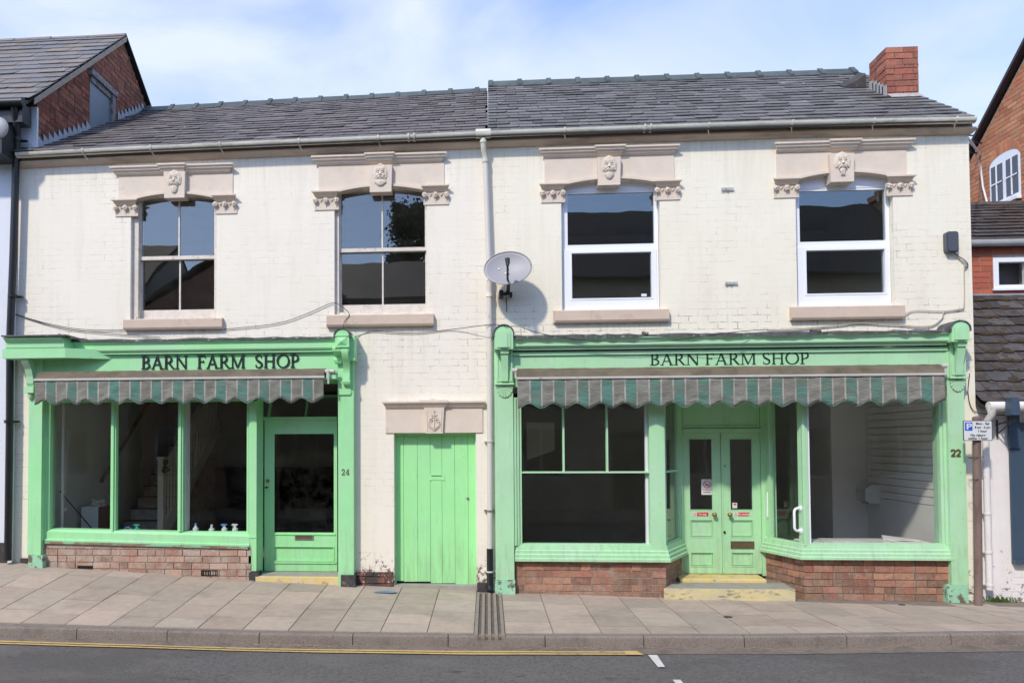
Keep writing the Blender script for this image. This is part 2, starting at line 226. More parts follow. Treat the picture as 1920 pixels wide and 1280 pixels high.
YEL = M('yellow_step_paint', (0.66, 0.50, 0.20), 0.6, 0.08, 5, 0.3, 50, stains=[((0.28, 0.24, 0.19), 9, 0.56, 0.62, 0.85), ((0.60, 0.55, 0.42), 5, 0.50, 0.62, 0.6)])
YELB = M('yellow_kerb_step_paint', (0.62, 0.53, 0.28), 0.65, 0.08, 6, 0.3, 50, stains=[((0.50, 0.46, 0.34), 5, 0.48, 0.6, 0.7), ((0.17, 0.155, 0.13), 13, 0.54, 0.64, 0.85)], stretch=(.6, 1, 1.4))
CONC = M('concrete', (0.33, 0.31, 0.27), 0.85, 0.12, 8, 0.3, 70)
DARKST = M('black_plinth', (0.05, 0.045, 0.045), 0.8, 0.4, 12, 0.6, 40, stains=[((0.25, 0.2, 0.17), 9, 0.58, 0.66, 0.7)])
GLASS = glass_mat('window_glass', 2.0, (0.90, 0.92, 0.92), 0.015)
GLASSG = glass_mat('grimy_glass', 1.42, (0.88, 0.9, 0.88), 0.02)
GLASSD = glass_mat('clean_glass', 1.38, (0.97, 0.975, 0.97), 0.008)
TAN = M('canvas_cover', (0.155, 0.125, 0.085), 0.9, 0.3, 5, 0.5, 40, stains=[((0.075, 0.06, 0.03), 5, 0.5, 0.65, 0.7), ((0.20, 0.17, 0.12), 3, 0.55, 0.62, 0.5)], stretch=(0.6, 1, 1))
ALU = M('pale_rail', (0.55, 0.52, 0.49), 0.45, 0.1, 12, stains=[((0.15, 0.12, 0.09), 12, 0.60, 0.66, 0.8)], stretch=(0.5, 1, 1))
VG = M('valance_green', (0.085, 0.20, 0.16), 0.85, 0.3, 6, 0.9, 28, stretch=(0.5, 1, 2.5), stains=[((0.15, 0.15, 0.115), 2.6, 0.42, 0.66, 0.8), ((0.22, 0.22, 0.19), 30, 0.60, 0.68, 0.5)])
VB = M('valance_grey', (0.215, 0.21, 0.18), 0.85, 0.25, 6, 0.9, 28, stretch=(0.5, 1, 2.5), stains=[((0.115, 0.11, 0.08), 2.4, 0.45, 0.65, 0.6), ((0.32, 0.31, 0.29), 26, 0.57, 0.66, 0.6)])
VL = M('valance_pale', (0.36, 0.33, 0.30), 0.85, 0.2, 9, 0.5, 40, stains=[((0.15, 0.14, 0.11), 5, 0.48, 0.62, 0.6)])
INK = M('dark_green_ink', (0.006, 0.035, 0.022), 0.45, 0.1)
INKB = M('black_letter', (0.012, 0.022, 0.018), 0.4, 0.1)
BRASS = M('brass', (0.38, 0.26, 0.10), 0.4, 0.2, 20, metal=0.8)
BRASSD = M('dull_brass', (0.16, 0.12, 0.07), 0.5, 0.2, 20, metal=0.5)
STEEL = M('steel', (0.30, 0.29, 0.28), 0.4, 0.2, 20, metal=0.7)
NUMB = M('bronze_numeral', (0.13, 0.10, 0.05), 0.5, 0.1, metal=0.3)
DISH = M('grey_dish', (0.33, 0.325, 0.345), 0.5, 0.05, 4, stains=[((0.3, 0.3, 0.3), 6, 0.6, 0.75, 0.4)])
DARKM = M('dark_plastic', (0.02, 0.02, 0.022), 0.5)
ALARM = M('slate_grey_plastic', (0.075, 0.085, 0.105), 0.45, 0.05)
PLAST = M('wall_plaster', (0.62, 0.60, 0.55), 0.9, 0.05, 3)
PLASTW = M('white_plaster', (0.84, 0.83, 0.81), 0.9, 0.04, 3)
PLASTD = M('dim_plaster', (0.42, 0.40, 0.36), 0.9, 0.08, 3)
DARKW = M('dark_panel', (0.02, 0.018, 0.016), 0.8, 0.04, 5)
CARPET = M('floor_covering', (0.22, 0.19, 0.16), 0.95, 0.2, 10)
WOOD = M('brown_wood', (0.16, 0.075, 0.035), 0.6, 0.2, 5, stretch=(1, 1, 0.2))
CREAMW = M('cream_woodwork', (0.72, 0.68, 0.58), 0.6, 0.06)
TILE = M('white_tile', (0.68, 0.66, 0.62), 0.4, 0.1, 8, island=0.1)
RED = M('sign_red', (0.62, 0.03, 0.03), 0.4, 0.05)
BLUE = M('sign_blue', (0.02, 0.10, 0.55), 0.4, 0.05)
SIGNW = M('sign_white', (0.66, 0.67, 0.68), 0.45, 0.03)
GREY = M('sign_ink', (0.02, 0.02, 0.022), 0.5)
POST = M('brown_post_paint', (0.20, 0.135, 0.115), 0.5, 0.2, 6, 0.15, 40, stretch=(1, 1, 0.3), stains=[((0.09, 0.06, 0.05), 7, 0.55, 0.68, 0.6)])
NAVY = M('dark_blue_paint', (0.045, 0.075, 0.115), 0.45, 0.06)
SLAB = M('sandstone_slab', (0.43, 0.335, 0.265), 0.85, 0.09, 9, 0.18, 90, island=0.11, col2=(0.39, 0.325, 0.262), stains=[((0.17, 0.14, 0.11), 1.8, 0.50, 0.72, 0.40), ((0.12, 0.10, 0.08), 34, 0.665, 0.69, 0.7), ((0.46, 0.42, 0.37), 30, 0.685, 0.70, 0.7)])
JOINT = M('sand_joint', (0.21, 0.175, 0.14), 0.95, 0.2, 20)
KERB = M('granite_kerb', (0.235, 0.195, 0.17), 0.85, 0.16, 60, 0.4, 120, island=0.06, stains=[((0.06, 0.05, 0.042), 60, 0.52, 0.64, 0.55), ((0.09, 0.07, 0.055), 5, 0.5, 0.7, 0.5)])
ASPH = M('asphalt', (0.135, 0.124, 0.118), 0.9, 0.13, 26, 0.9, 150, stains=[((0.050, 0.044, 0.041), 55, 0.52, 0.58, 0.7), ((0.34, 0.30, 0.26), 48, 0.62, 0.66, 0.8), ((0.085, 0.074, 0.067), 0.8, 0.50, 0.56, 0.5), ((0.19, 0.165, 0.145), 1.3, 0.52, 0.66, 0.5), ((0.035, 0.03, 0.027), 3.1, 0.62, 0.68, 0.7)], stretch=(0.6, 1, 1))
GRIT = M('gutter_grit', (0.200, 0.162, 0.132), 0.95, 0.12, 30, 0.5, 160, stains=[((0.11, 0.09, 0.072), 6, 0.48, 0.62, 0.7)])
YLINE = M('yellow_line_paint', (0.58, 0.40, 0.15), 0.8, 0.1, 20, 0.2, 120, stains=[((0.20, 0.15, 0.10), 22, 0.56, 0.62, 0.7)])
WLINE = M('white_line_paint', (0.62, 0.60, 0.56), 0.8, 0.1, 20, 0.2, 120, stains=[((0.2, 0.18, 0.16), 20, 0.60, 0.66, 0.7)])
BMARK = M('blue_spray_paint', (0.10, 0.22, 0.40), 0.8, 0.2, 20, stains=[((0.25, 0.23, 0.2), 14, 0.50, 0.56, 0.8)])
WEED = M('weed_leaf', (0.07, 0.12, 0.025), 0.8, 0.3, 20)
LEAF = M('tree_leaf', (0.045, 0.075, 0.025), 0.8, 0.4, 3)
BARK = M('tree_bark', (0.08, 0.06, 0.045), 0.9, 0.3, 8)
CABLE = M('black_cable', (0.02, 0.019, 0.018), 0.6)
CABLEP = M('painted_cable', (0.42, 0.37, 0.31), 0.6, 0.1)
BASE = M('ground_soil', (0.13, 0.12, 0.10), 0.95, 0.2, 2)
PAPER = M('paper', (0.62, 0.60, 0.56), 0.8, 0.08, 20)
BTLB = M('blue_bottle', (0.10, 0.25, 0.55), 0.35)
BTLW = M('white_bottle', (0.62, 0.64, 0.66), 0.35)
BTLG = M('green_bottle', (0.05, 0.32, 0.22), 0.35)

# ---------------------------------------------------------------- mesh building
WL = {}
class MB:
    def __init__(s): s.v = []; s.f = []; s.m = []
    def add(s, vs, fs, mi=0):
        b = len(s.v); s.v += [tuple(p) for p in vs]; s.f += [tuple(b+i for i in f) for f in fs]; s.m += [mi]*len(fs); return s
    def box(s, x0, x1, y0, y1, z0, z1, mi=0):
        x0, x1 = min(x0, x1), max(x0, x1); y0, y1 = min(y0, y1), max(y0, y1); z0, z1 = min(z0, z1), max(z0, z1)
        return s.add([(x0, y0, z0), (x1, y0, z0), (x1, y1, z0), (x0, y1, z0), (x0, y0, z1), (x1, y0, z1), (x1, y1, z1), (x0, y1, z1)],
                     [(0, 1, 5, 4), (1, 2, 6, 5), (2, 3, 7, 6), (3, 0, 4, 7), (4, 5, 6, 7), (3, 2, 1, 0)], mi)
    def pbox(s, p0, q0, p1, q1, Yf, Yb, mi=0):          # box whose front face is measured on plane Yf
        x0, x1, z0, z1 = rc(p0, q0, p1, q1, Yf); return s.box(x0, x1, Yf, Yb, z0, z1, mi)
    def hexa(s, q, off, mi=0):                            # quad q (4 pts) extruded by vector off
        q = [Vector(p) for p in q]; off = Vector(off); n = len(q)
        vs = q+[p+off for p in q]
        return s.add(vs, [tuple(range(n)), tuple(range(2*n-1, n-1, -1))]+[(i, i+n, (i+1) % n+n, (i+1) % n) for i in range(n)], mi)
    def prism(s, pts, y0, y1, mi=0):                      # polygon in (x,z), between y0 and y1
        return s.hexa([(x, y0, z) for x, z in pts], (0, y1-y0, 0), mi)
    def profx(s, prof, x0, x1, mi=0, ret0=0.0, ret1=0.0, dz=0.0, yw=0.0):   # profile [(y,z)] run along x; ret = mitred inward with projection
        n = len(prof)
        a = [(x0+ret0*(y-yw), y, z) for y, z in prof]; b = [(x1-ret1*(y-yw), y, z+dz) for y, z in prof]
        return s.add(a+b, [tuple(range(n-1, -1, -1)), tuple(range(n, 2*n))]+[(i, (i+1) % n, (i+1) % n+n, i+n) for i in range(n)], mi)
    def tube(s, path, r, n=8, mi=0, cap=True):
        path = [Vector(p) for p in path]; rs = r if isinstance(r, (list, tuple)) else [r]*len(path); b = len(s.v)
        ref = None
        for i, p in enumerate(path):
            d = (path[min(i+1, len(path)-1)]-path[max(i-1, 0)]).normalized()
            if ref is None: ref = Vector((0, 0, 1)) if abs(d.z) < 0.9 else Vector((1, 0, 0))
            u = (ref-d*ref.dot(d)).normalized(); v = d.cross(u); ref = u
            s.v += [tuple(p+(u*math.cos(2*PI*k/n)+v*math.sin(2*PI*k/n))*rs[i]) for k in range(n)]
        for i in range(len(path)-1):
            for k in range(n):
                s.f.append((b+i*n+k, b+i*n+(k+1) % n, b+(i+1)*n+(k+1) % n, b+(i+1)*n+k)); s.m.append(mi)
        if cap:
            s.f.append(tuple(b+k for k in range(n-1, -1, -1))); s.m.append(mi); e = b+(len(path)-1)*n; s.f.append(tuple(e+k for k in range(n))); s.m.append(mi)
        return s
    def sph(s, c, r, nu=12, nv=8, mi=0, rot=None):
        c = Vector(c); r = Vector(r) if not isinstance(r, (int, float)) else Vector((r, r, r)); b = len(s.v)
        def P(x, y, z):
            p = Vector((x*r.x, y*r.y, z*r.z)); 
            if rot: p = rot @ p
            return tuple(c+p)
        s.v.append(P(0, 0, -1))
        for j in range(1, nv):
            t = PI*j/nv
            for i in range(nu): s.v.append(P(math.sin(t)*math.cos(2*PI*i/nu), math.sin(t)*math.sin(2*PI*i/nu), -math.cos(t)))
        s.v.append(P(0, 0, 1)); top = len(s.v)-1
        for i in range(nu):
            s.f.append((b, b+1+(i+1) % nu, b+1+i)); s.m.append(mi)
            s.f.append((top, top-nu+i, top-nu+(i+1) % nu)); s.m.append(mi)
            for j in range(nv-2):
                o = b+1+j*nu; s.f.append((o+i, o+(i+1) % nu, o+nu+(i+1) % nu, o+nu+i)); s.m.append(mi)
        return s
    def strip(s, pts, wds, y0, y1, mi=0, flat=None):      # variable width stroke in (x,z) plane, flat caps
        Lp, Rp = [], []
        for i, (x, z) in enumerate(pts):
            a = pts[max(0, i-1)]; c = pts[min(len(pts)-1, i+1)]; dx, dz = c[0]-a[0], c[1]-a[1]; l = math.hypot(dx, dz) or 1
            nx, nz = -dz/l, dx/l; wd = wds[i] if isinstance(wds, (list, tuple)) else wds
            Lp.append((x+nx*wd/2, z+nz*wd/2)); Rp.append((x-nx*wd/2, z-nz*wd/2))
        for i in range(len(pts)-1):
            s.prism([Lp[i], Lp[i+1], Rp[i+1], Rp[i]], y0, y1, mi)
        return s
    def build(s, name, mats, parent=None, smooth=False):
        off = WL.get(parent, Vector((0, 0, 0)))
        me = bpy.data.meshes.new(name); me.from_pydata([(x-off.x, y-off.y, z-off.z) for x, y, z in s.v], [], s.f)
        for mm in (mats if isinstance(mats, (list, tuple)) else [mats]): me.materials.append(mm)
        me.polygons.foreach_set('material_index', s.m); me.update()
        import bmesh
        bm = bmesh.new(); bm.from_mesh(me); bmesh.ops.recalc_face_normals(bm, faces=bm.faces); bm.to_mesh(me); bm.free()
        if smooth:
            for p in me.polygons: p.use_smooth = True
            try: me.set_sharp_from_angle(angle=R(40))
            except Exception: pass
        o = bpy.data.objects.new(name, me); C.objects.link(o)
        if parent: o.parent = parent; WL[o] = off
        else: WL[o] = Vector((0, 0, 0))
        return o
def tag(o, label, cat, group=None):
    o['label'] = label; o['category'] = cat
    if group: o['group'] = group
    return o
def thing(name, loc, label, cat, group=None):
    o = bpy.data.objects.new(name, None); C.objects.link(o); o.location = loc; o.empty_display_size = 0.2; WL[o] = Vector(loc)
    return tag(o, label, cat, group)
def struct(o, kind='structure'): o['kind'] = kind; return o
def lab(o, t): o['label'] = t; return o

def wall_holes(mb, x0, x1, z0, ztop, holes, yf=0.0, yb=0.24, mi=0):
    xs = sorted({x0, x1, *[v for h in holes for v in h[:2]]}); zs = sorted({z0, *[v for h in holes for v in h[2:]]})+['t']
    def zv(z, x): return ztop(x) if z == 't' else z
    def solid(i, j):
        if i < 0 or j < 0 or i >= len(xs)-1 or j >= len(zs)-1: return None
        xm = (xs[i]+xs[i+1])/2; zm = (zs[j]+(zs[j+1] if zs[j+1] != 't' else zs[j]+0.02))/2
        return not any(h[0] < xm < h[1] and h[2] < zm < h[3] for h in holes)
    for i in range(len(xs)-1):
        for j in range(len(zs)-1):
            if not solid(i, j): continue
            a, b = xs[i], xs[i+1]
            p = [(a, zv(zs[j], a)), (b, zv(zs[j], b)), (b, zv(zs[j+1], b)), (a, zv(zs[j+1], a))]
            mb.add([(x, yf, z) for x, z in p], [(0, 1, 2, 3)], mi); mb.add([(x, yb, z) for x, z in p], [(3, 2, 1, 0)], mi)
            for k, (ii, jj) in enumerate(((i, j-1), (i+1, j), (i, j+1), (i-1, j))):
                if not solid(ii, jj):
                    q, r = p[k], p[(k+1) % 4]; mb.add([(q[0], yf, q[1]), (q[0], yb, q[1]), (r[0], yb, r[1]), (r[0], yf, r[1])], [(0, 1, 2, 3)], mi)
    return mb

def bricks(mb, org, u, nrm, srange, z0, z1, ch=0.083, bl=0.235, mo=0.010, depth=0.05, proud=0.004, mi=0, jit=0.0045):
    """courses of separate bricks along direction u from org; nrm points out of the wall"""
    u = Vector(u).normalized(); nrm = Vector(nrm).normalized(); org = Vector(org); k = 0; z = z0
    while z < z1-0.01:
        zt = min(z+ch-mo, z1); s0, s1 = srange((z+zt)/2)
        if s1-s0 > 0.03:
            s = s0-(bl/2 if k % 2 else 0)-random.uniform(0, .02)
            while s < s1:
                l = bl*random.choice((1, 1, 1, 1, 0.5)) + random.uniform(-.008, .008)
                a, b = max(s, s0), min(s+l-mo, s1)
                if b-a > 0.025:
                    pr = proud+random.uniform(-jit, jit); j = lambda: random.uniform(-jit, jit)*0.6
                    q = [org+u*(a+j())+Vector((0, 0, z+j()))+nrm*pr, org+u*(b+j())+Vector((0, 0, z+j()))+nrm*pr, org+u*(b+j())+Vector((0, 0, zt+j()))+nrm*pr, org+u*(a+j())+Vector((0, 0, zt+j()))+nrm*pr]
                    mb.hexa(q, -nrm*(depth), mi)
                s += l
        z += ch; k += 1
    return mb

def slates(mb, A, B, Cc, D, n, sw, mi=0, keep=None, lift=0.021, rag=0.014, miss=0.0):
    """A eave left, B eave right, Cc ridge right, D ridge left"""
    A, B, Cc, D = map(Vector, (A, B, Cc, D)); Lx = (B-A).length; nr = ((B-A).cross(D-A)).normalized()
    if nr.z < 0: nr = -nr
    def P(u, v): return lerp(lerp(A, B, u), lerp(D, Cc, u), v)
    for i in range(n):
        v0 = i/n; v1 = min(1, (i+1.45)/n); s = -sw*(0.5 if i % 2 else 0)-random.uniform(0, 0.03)
        while s < Lx:
            l = sw+random.uniform(-.015, .015); a, b = max(0, s+0.003), min(Lx, s+l-0.003); s += l
            if b-a < 0.03: continue
            m = P((a+b)/2/Lx, v0)
            if keep and not keep(m): continue
            dv = random.uniform(-rag, rag)*0.5+(-0.03 if random.random() < 0.015 else 0); dv2 = dv+random.uniform(-.004, .004); h = lift+random.uniform(-.004, .006); sl = (P(0, 1)-P(0, 0)).length
            q = [P(a/Lx, v0+dv/sl)+nr*h, P(b/Lx, v0+dv2/sl)+nr*(h+random.uniform(-.003, .003)), P(b/Lx, v1)+nr*0.002, P(a/Lx, v1)+nr*0.002]
            c = 0.03
            if random.random() < 0.5:   # clipped lower corner
                q = [lerp(q[0], q[1], c/(b-a)), lerp(q[1], q[0], c/(b-a)), lerp(q[1], q[2], 0.10), q[2], q[3], lerp(q[0], q[3], 0.10)]
            mb.hexa(q, -nr*0.009, mi)
    return mb

def ridge_run(mb, P0, P1, step, first=0.0, w=0.15, drop=0.11, mi=0):
    P0, P1 = Vector(P0), Vector(P1); d = (P1-P0); Ln = d.length; d.normalize(); side = Vector((0, 1, 0)); s = -first; up_ = Vector((0, 0, 1))
    def sec(c, k, hh):
        return [c+side*(-w*k)+up_*(-drop*k+hh), c+up_*(0.02+hh), c+side*(w*k)+up_*(-drop*k+hh), c+side*(w*k)+up_*(-drop*k-0.02+hh), c+up_*(-0.02), c+side*(-w*k)+up_*(-drop*k-0.02+hh)]
    def seg(a, b, k, hh):
        jz = random.uniform(-.004, .004); p = sec(P0+d*a+up_*jz, k, hh)+sec(P0+d*b+up_*(jz+random.uniform(-.004, .004)), k, hh)
        mb.add(p, [(0, 1, 2, 3, 4, 5), (11, 10, 9, 8, 7, 6)]+[(i, (i+1) % 6, (i+1) % 6+6, i+6) for i in range(6)], mi)
    while s < Ln:
        a, b = max(0, s), min(Ln, s+step-0.006)
        if b-a > 0.03: seg(a, b, 1, 0)
        if s+step < Ln+0.05: seg(min(Ln, s+step-0.055), min(Ln+.02, s+step+0.02), 1.05, 0.022)
        s += step
    return mb

# ---------------------------------------------------------------- lettering: roman capitals drawn with thick and thin strokes (unit cap height)
def arc(cx, cz, rx, rz, a0, a1, n=14): return [(cx+rx*math.cos(R(lerp(a0, a1, i/n))), cz+rz*math.sin(R(lerp(a0, a1, i/n)))) for i in range(n+1)]
TK, TN = 0.145, 0.068
def thick_arc(cx, cz, rx, rz, a0, a1, n=16):
    p = arc(cx, cz, rx, rz, a0, a1, n); return p, [TN+(TK-TN)*abs(math.cos(R(lerp(a0, a1, i/n))))**1.3 for i in range(n+1)]
def glyph(ch):
    S = []; st = lambda p, w_: S.append((p, w_))
    def stem(x, z0=0, z1=1, w_=TK): st([(x, z0), (x, z1)], w_)
    def serif(x, z, hw=0.13): st([(x-hw, z+(0.022 if z < 0.5 else -0.022)), (x+hw, z+(0.022 if z < 0.5 else -0.022))], 0.05)
    if ch == 'B':
        stem(0.17); serif(0.13, 0, .11); serif(0.13, 1, .11)
        st(*thick_arc(0.28, 0.755, 0.24, 0.222, 90, -90)); st(*thick_arc(0.28, 0.27, 0.30, 0.248, 90, -90))
        for z in (0.977, 0.526, 0.022): st([(0.15, z), (0.29, z)], TN)
        return S, 0.70
    if ch == 'A':
        st([(0.42, 1.0), (0.72, 0)], TK+0.01); st([(0.43, 1.0), (0.12, 0)], TN+0.005); st([(0.22, 0.34), (0.62, 0.34)], TN); serif(0.11, 0, .11); serif(0.73, 0, .13); return S, 0.88
    if ch == 'R':
        stem(0.17); serif(0.15, 0); serif(0.13, 1, .11); st(*thick_arc(0.28, 0.73, 0.26, 0.247, 90, -90)); st([(0.15, 0.977), (0.29, 0.977)], TN); st([(0.15, 0.483), (0.29, 0.483)], TN)
        st([(0.34, 0.49), (0.66, 0.03)], TK); st([(0.6, 0.018), (0.80, 0.018)], 0.036); return S, 0.80
    if ch == 'N':
        stem(0.15, 0, 1, TN+.01); stem(0.75, 0, 1, TN+.01); st([(0.13, 0.98), (0.75, 0.0)], TK+.01); serif(0.15, 0, .11); serif(0.10, 1, .09); serif(0.75, 1, .11); return S, 0.90
    if ch == 'F':
        stem(0.17); serif(0.17, 0, .14); st([(0.04, 0.97), (0.56, 0.97)], 0.075); st([(0.555, 1.0), (0.56, 0.80)], 0.035); st([(0.2, 0.53), (0.46, 0.53)], TN); st([(0.46, 0.43), (0.46, 0.63)], 0.035); return S, 0.64
    if ch == 'M':
        stem(0.14, 0, 1, TN+.01); stem(0.87, 0, 1, TK); st([(0.15, 0.99), (0.49, 0.03)], TK); st([(0.49, 0.03), (0.84, 0.99)], TN); serif(0.13, 0, .11); serif(0.87, 0, .13); serif(0.10, 1, .08); serif(0.90, 1, .1); return S, 1.04
    if ch == 'H':
        stem(0.17); stem(0.70); st([(0.2, 0.51), (0.68, 0.51)], TN)
        for x in (0.17, 0.70): serif(x, 0); serif(x, 1)
        return S, 0.90
    if ch == 'O':
        st(*thick_arc(0.46, 0.5, 0.39, 0.485, 0, 360, 32)); return S, 0.94
    if ch == 'P':
        stem(0.17); serif(0.17, 0, .14); serif(0.13, 1, .11); st(*thick_arc(0.28, 0.72, 0.26, 0.257, 90, -90)); st([(0.15, 0.977), (0.29, 0.977)], TN); st([(0.15, 0.463), (0.29, 0.463)], TN); return S, 0.68
    if ch == 'S':
        p = arc(0.29, 0.745, 0.185, 0.235, 35, 180, 10)+[(0.16, 0.60), (0.26, 0.52), (0.37, 0.44)]+arc(0.29, 0.255, 0.205, 0.235, 20, -145, 11)
        n = len(p); w_ = [TN+(TK-TN+.02)*math.exp(-((i/(n-1)-0.5)/0.2)**2) for i in range(n)]
        st(p, w_); st([(0.45, 0.74), (0.46, 0.96)], 0.03); st([(0.10, 0.27), (0.095, 0.05)], 0.03); return S, 0.60
    if ch == '2':
        p = arc(0.28, 0.72, 0.19, 0.25, 160, -20, 12)+[(0.38, 0.45), (0.22, 0.24), (0.09, 0.07)]; st(p, [0.06+0.08*max(0, math.sin(PI*i/14)) for i in range(len(p))]); st([(0.06, 0.05), (0.5, 0.05)], 0.1); st([(0.50, 0.02), (0.53, 0.22)], 0.04)
        st([(0.07, 0.76), (0.13, 0.68)], 0.1); return S, 0.66
    if ch == '4':
        st([(0.40, 0), (0.40, 1)], 0.13); st([(0.37, 0.97), (0.05, 0.28)], 0.045); st([(0.03, 0.27), (0.58, 0.27)], 0.06); serif(0.40, 0, .15); return S, 0.66
    return S, 0.40
def lettering(mb, text, x0, x1, z0, z1, y, th, mi=0, space=0.42, slope=0.0):
    adv = sum(space if c == ' ' else glyph(c)[1] for c in text); H = z1-z0; sx = (x1-x0)/adv; x = x0; k = 0
    for c in text:
        if c == ' ': x += space*sx; continue
        S, a = glyph(c)
        for p, wd in S:
            k += 1; e = 0.0004*(k % 5); zz = lambda q: z0+slope*(x+q[0]*sx-x0)+q[1]*H
            # widths are given in cap heights; x is stretched, so work in real units
            mb.strip([(x+q[0]*sx, zz(q)) for q in p], [v*H for v in wd] if isinstance(wd, list) else wd*H, y-th-e, y, mi)
        x += a*sx
    return mb
def words(text, q, y, th, space, slope, mat, par):
    adv = sum(space if c == ' ' else glyph(c)[1] for c in text); sx = (q[1]-q[0])/adv; x = q[0]
    for wd in text.split(' '):
        l = sum(glyph(c)[1] for c in wd)*sx; m = MB(); dz = slope*(x-q[0]); lettering(m, wd, x, x+l, q[2]+dz, q[3]+dz, y, th, slope=slope); m.build('lettering', mat, par); x += l+space*sx
def bfont(text, x, z, size, y, mat, name, parent=None, align='CENTER', sx=1.0, th=0.0008):
    cu = bpy.data.curves.new(name, 'FONT'); cu.body = text; cu.size = size; cu.align_x = align; cu.extrude = th/2; cu.offset = size*0.02; cu.space_line = 0.9
    ob = bpy.data.objects.new(name, cu); C.objects.link(ob); bpy.context.view_layer.update()
    me = bpy.data.meshes.new_from_object(ob.evaluated_get(bpy.context.evaluated_depsgraph_get())); bpy.data.objects.remove(ob); bpy.data.curves.remove(cu)
    vs = [(x+v.co.x*sx, y-v.co.z, z+v.co.y) for v in me.vertices]; fs = [tuple(p.vertices) for p in me.polygons]; bpy.data.meshes.remove(me)
    return vs, fs

# ================================================================= GROUND
XA, XB = -42.0, 42.0
def sheet(name, mat, ys, zf, x0=XA, x1=XB, step=0.5):
    mb = MB(); n = int((x1-x0)/step); xs = [x0+(x1-x0)*i/n for i in range(n+1)]
    for x in xs:
        for y in ys: mb.v.append((x, y, zf(x, y)))
    k = len(ys)
    for i in range(n):
        for j in range(k-1): mb.f.append((i*k+j, (i+1)*k+j, (i+1)*k+j+1, i*k+j+1)); mb.m.append(0)
    return struct(mb.build(name, mat))
OY = -8.9                                              # far kerb, behind the camera's feet
sheet('ground', BASE, [-400, -60, -30, 30, 60, 400], lambda x, y: -0.42, -400, 400, 40)
sheet('road', ASPH, [OY-0.02, -7, -5, -3.5, KY+0.02], lambda x, y: road_z(x)+0.03*math.sin(PI*(y-OY)/(KY-OY)))
sheet('roadside_grit', GRIT, [-2.47, -2.36, KY+0.01], lambda x, y: road_z(x)+0.03*math.sin(PI*(y-OY)/(KY-OY))+0.004+(0.012 if y > -2.3 else 0))
sheet('pavement_bed', JOINT, [KY+0.06, -1.5, -0.7, 0.6], lambda x, y: g(x, y)-0.006)
sheet('opposite_pavement', CONC, [-12.0, -10.5, OY], lambda x, y: road_z(x)+0.115)
def rz(x, y): return road_z(x)+0.03*math.sin(PI*(y-OY)/(KY-OY))

mb = MB(); XCH0, XCH1 = W(892, 1150, -1).x, W(943, 1150, -1).x   # slabs of sandstone, in columns square to the kerb
x = XCH0
cols = []
while x > -12: cols.append((x-0.462, x)); x -= 0.462
x = XCH1
while x < 13: cols.append((x, x+0.468)); x += 0.468
for (a, b) in cols:
    y = KY+0.125; gy = 0.008; first = random.choice((0.33, 0.5, 0.42))
    while y < 0.28:
        l = first if first else random.uniform(0.40, 0.74); first = None
        y1 = min(y+l, 0.3); ga = 0.005
        if y1-y > 0.05:
            h = 0.002+random.uniform(-.0015, .002)
            q = [(a+ga, y+gy, g(a+ga, y+gy)+h), (b-ga, y+gy, g(b-ga, y+gy)+h+random.uniform(-.002, .002)), (b-ga, y1-gy, g(b-ga, y1-gy)+h), (a+ga, y1-gy, g(a+ga, y1-gy)+h)]
            mb.hexa(q, (0, 0, -0.03))
        y = y1
struct(mb.build('pavement', SLAB))

mb = MB(); x = W(1022, 1193, KY).x-0.93*14            # kerbstones
while x < 14:
    a, b = x+0.004, x+0.93-0.004
    prof = [(KY+0.12, 0.0), (KY+0.02, 0.0), (KY+0.003, -0.012), (KY, -0.03), (KY-0.012, -0.18), (KY+0.12, -0.18)]
    n = len(prof); A = [(a, y, g(a, KY)+z) for y, z in prof]; B = [(b, y, g(b, KY)+z) for y, z in prof]
    mb.add(A+B, [tuple(range(n)), tuple(range(2*n-1, n-1, -1))]+[(i, (i+1) % n, (i+1) % n+n, i+n) for i in range(n)]); x += 0.93
struct(mb.build('kerb', KERB))
mb = MB()
prof = [(OY-0.12, 0), (OY-0.01, 0), (OY, -0.03), (OY+0.01, -0.2), (OY-0.12, -0.2)]
for i in range(28):
    a, b = XA+i*3, XA+i*3+2.99; n = 5; A = [(a, y, g(a, KY)+z) for y, z in prof]; B = [(b, y, g(b, KY)+z) for y, z in prof]
    mb.add(A+B, [tuple(range(n)), tuple(range(2*n-1, n-1, -1))]+[(i_, (i_+1) % n, (i_+1) % n+n, i_+n) for i_ in range(n)])
struct(mb.build('opposite_kerb', KERB))
def decal(mb, pts, h=0.006):   # painted marking: thin sheet on the road
    b = len(mb.v); mb.v += [(x, y, rz(x, y)+h) for x, y in pts]; mb.f.append(tuple(range(b, b+len(pts)))); mb.m.append(0)
mb = MB(); xe = WZ(1190, 1223, road_z(1.5)).x; xx = -14.0
def wavy(x, k): return 0.008*math.sin(x*1.3+k)+0.004*math.sin(x*5.1+k)
while xx < xe:
    x2 = min(xx+0.25, xe)
    for y0, y1 in ((-2.395, -2.445), (-2.475, -2.525)):
        decal(mb, [(xx, y1+wavy(xx, 0)), (x2, y1+wavy(x2, 0)), (x2, y0+wavy(x2, 1)), (xx, y0+wavy(xx, 1))], 0.010)
    xx = x2
decal(mb, [(xe-0.10, -2.535), (xe+0.06, -2.54), (xe+0.02, -2.385), (xe-0.10, -2.385)], 0.014)
struct(mb.build('double_yellow_line', YLINE))
mb = MB()
for P in ([(1215, 1225), (1229, 1225), (1247, 1249), (1234, 1249)], [(1261, 1274), (1279, 1274), (1312, 1318), (1296, 1318)]):
    q = [WZ(px, py, road_z(1.8)+0.02) for px, py in P]; decal(mb, [(q[3].x, q[3].y), (q[2].x, q[2].y), (q[1].x+random.uniform(-.02, .02), q[1].y), (q[0].x, q[0].y)], 0.012)
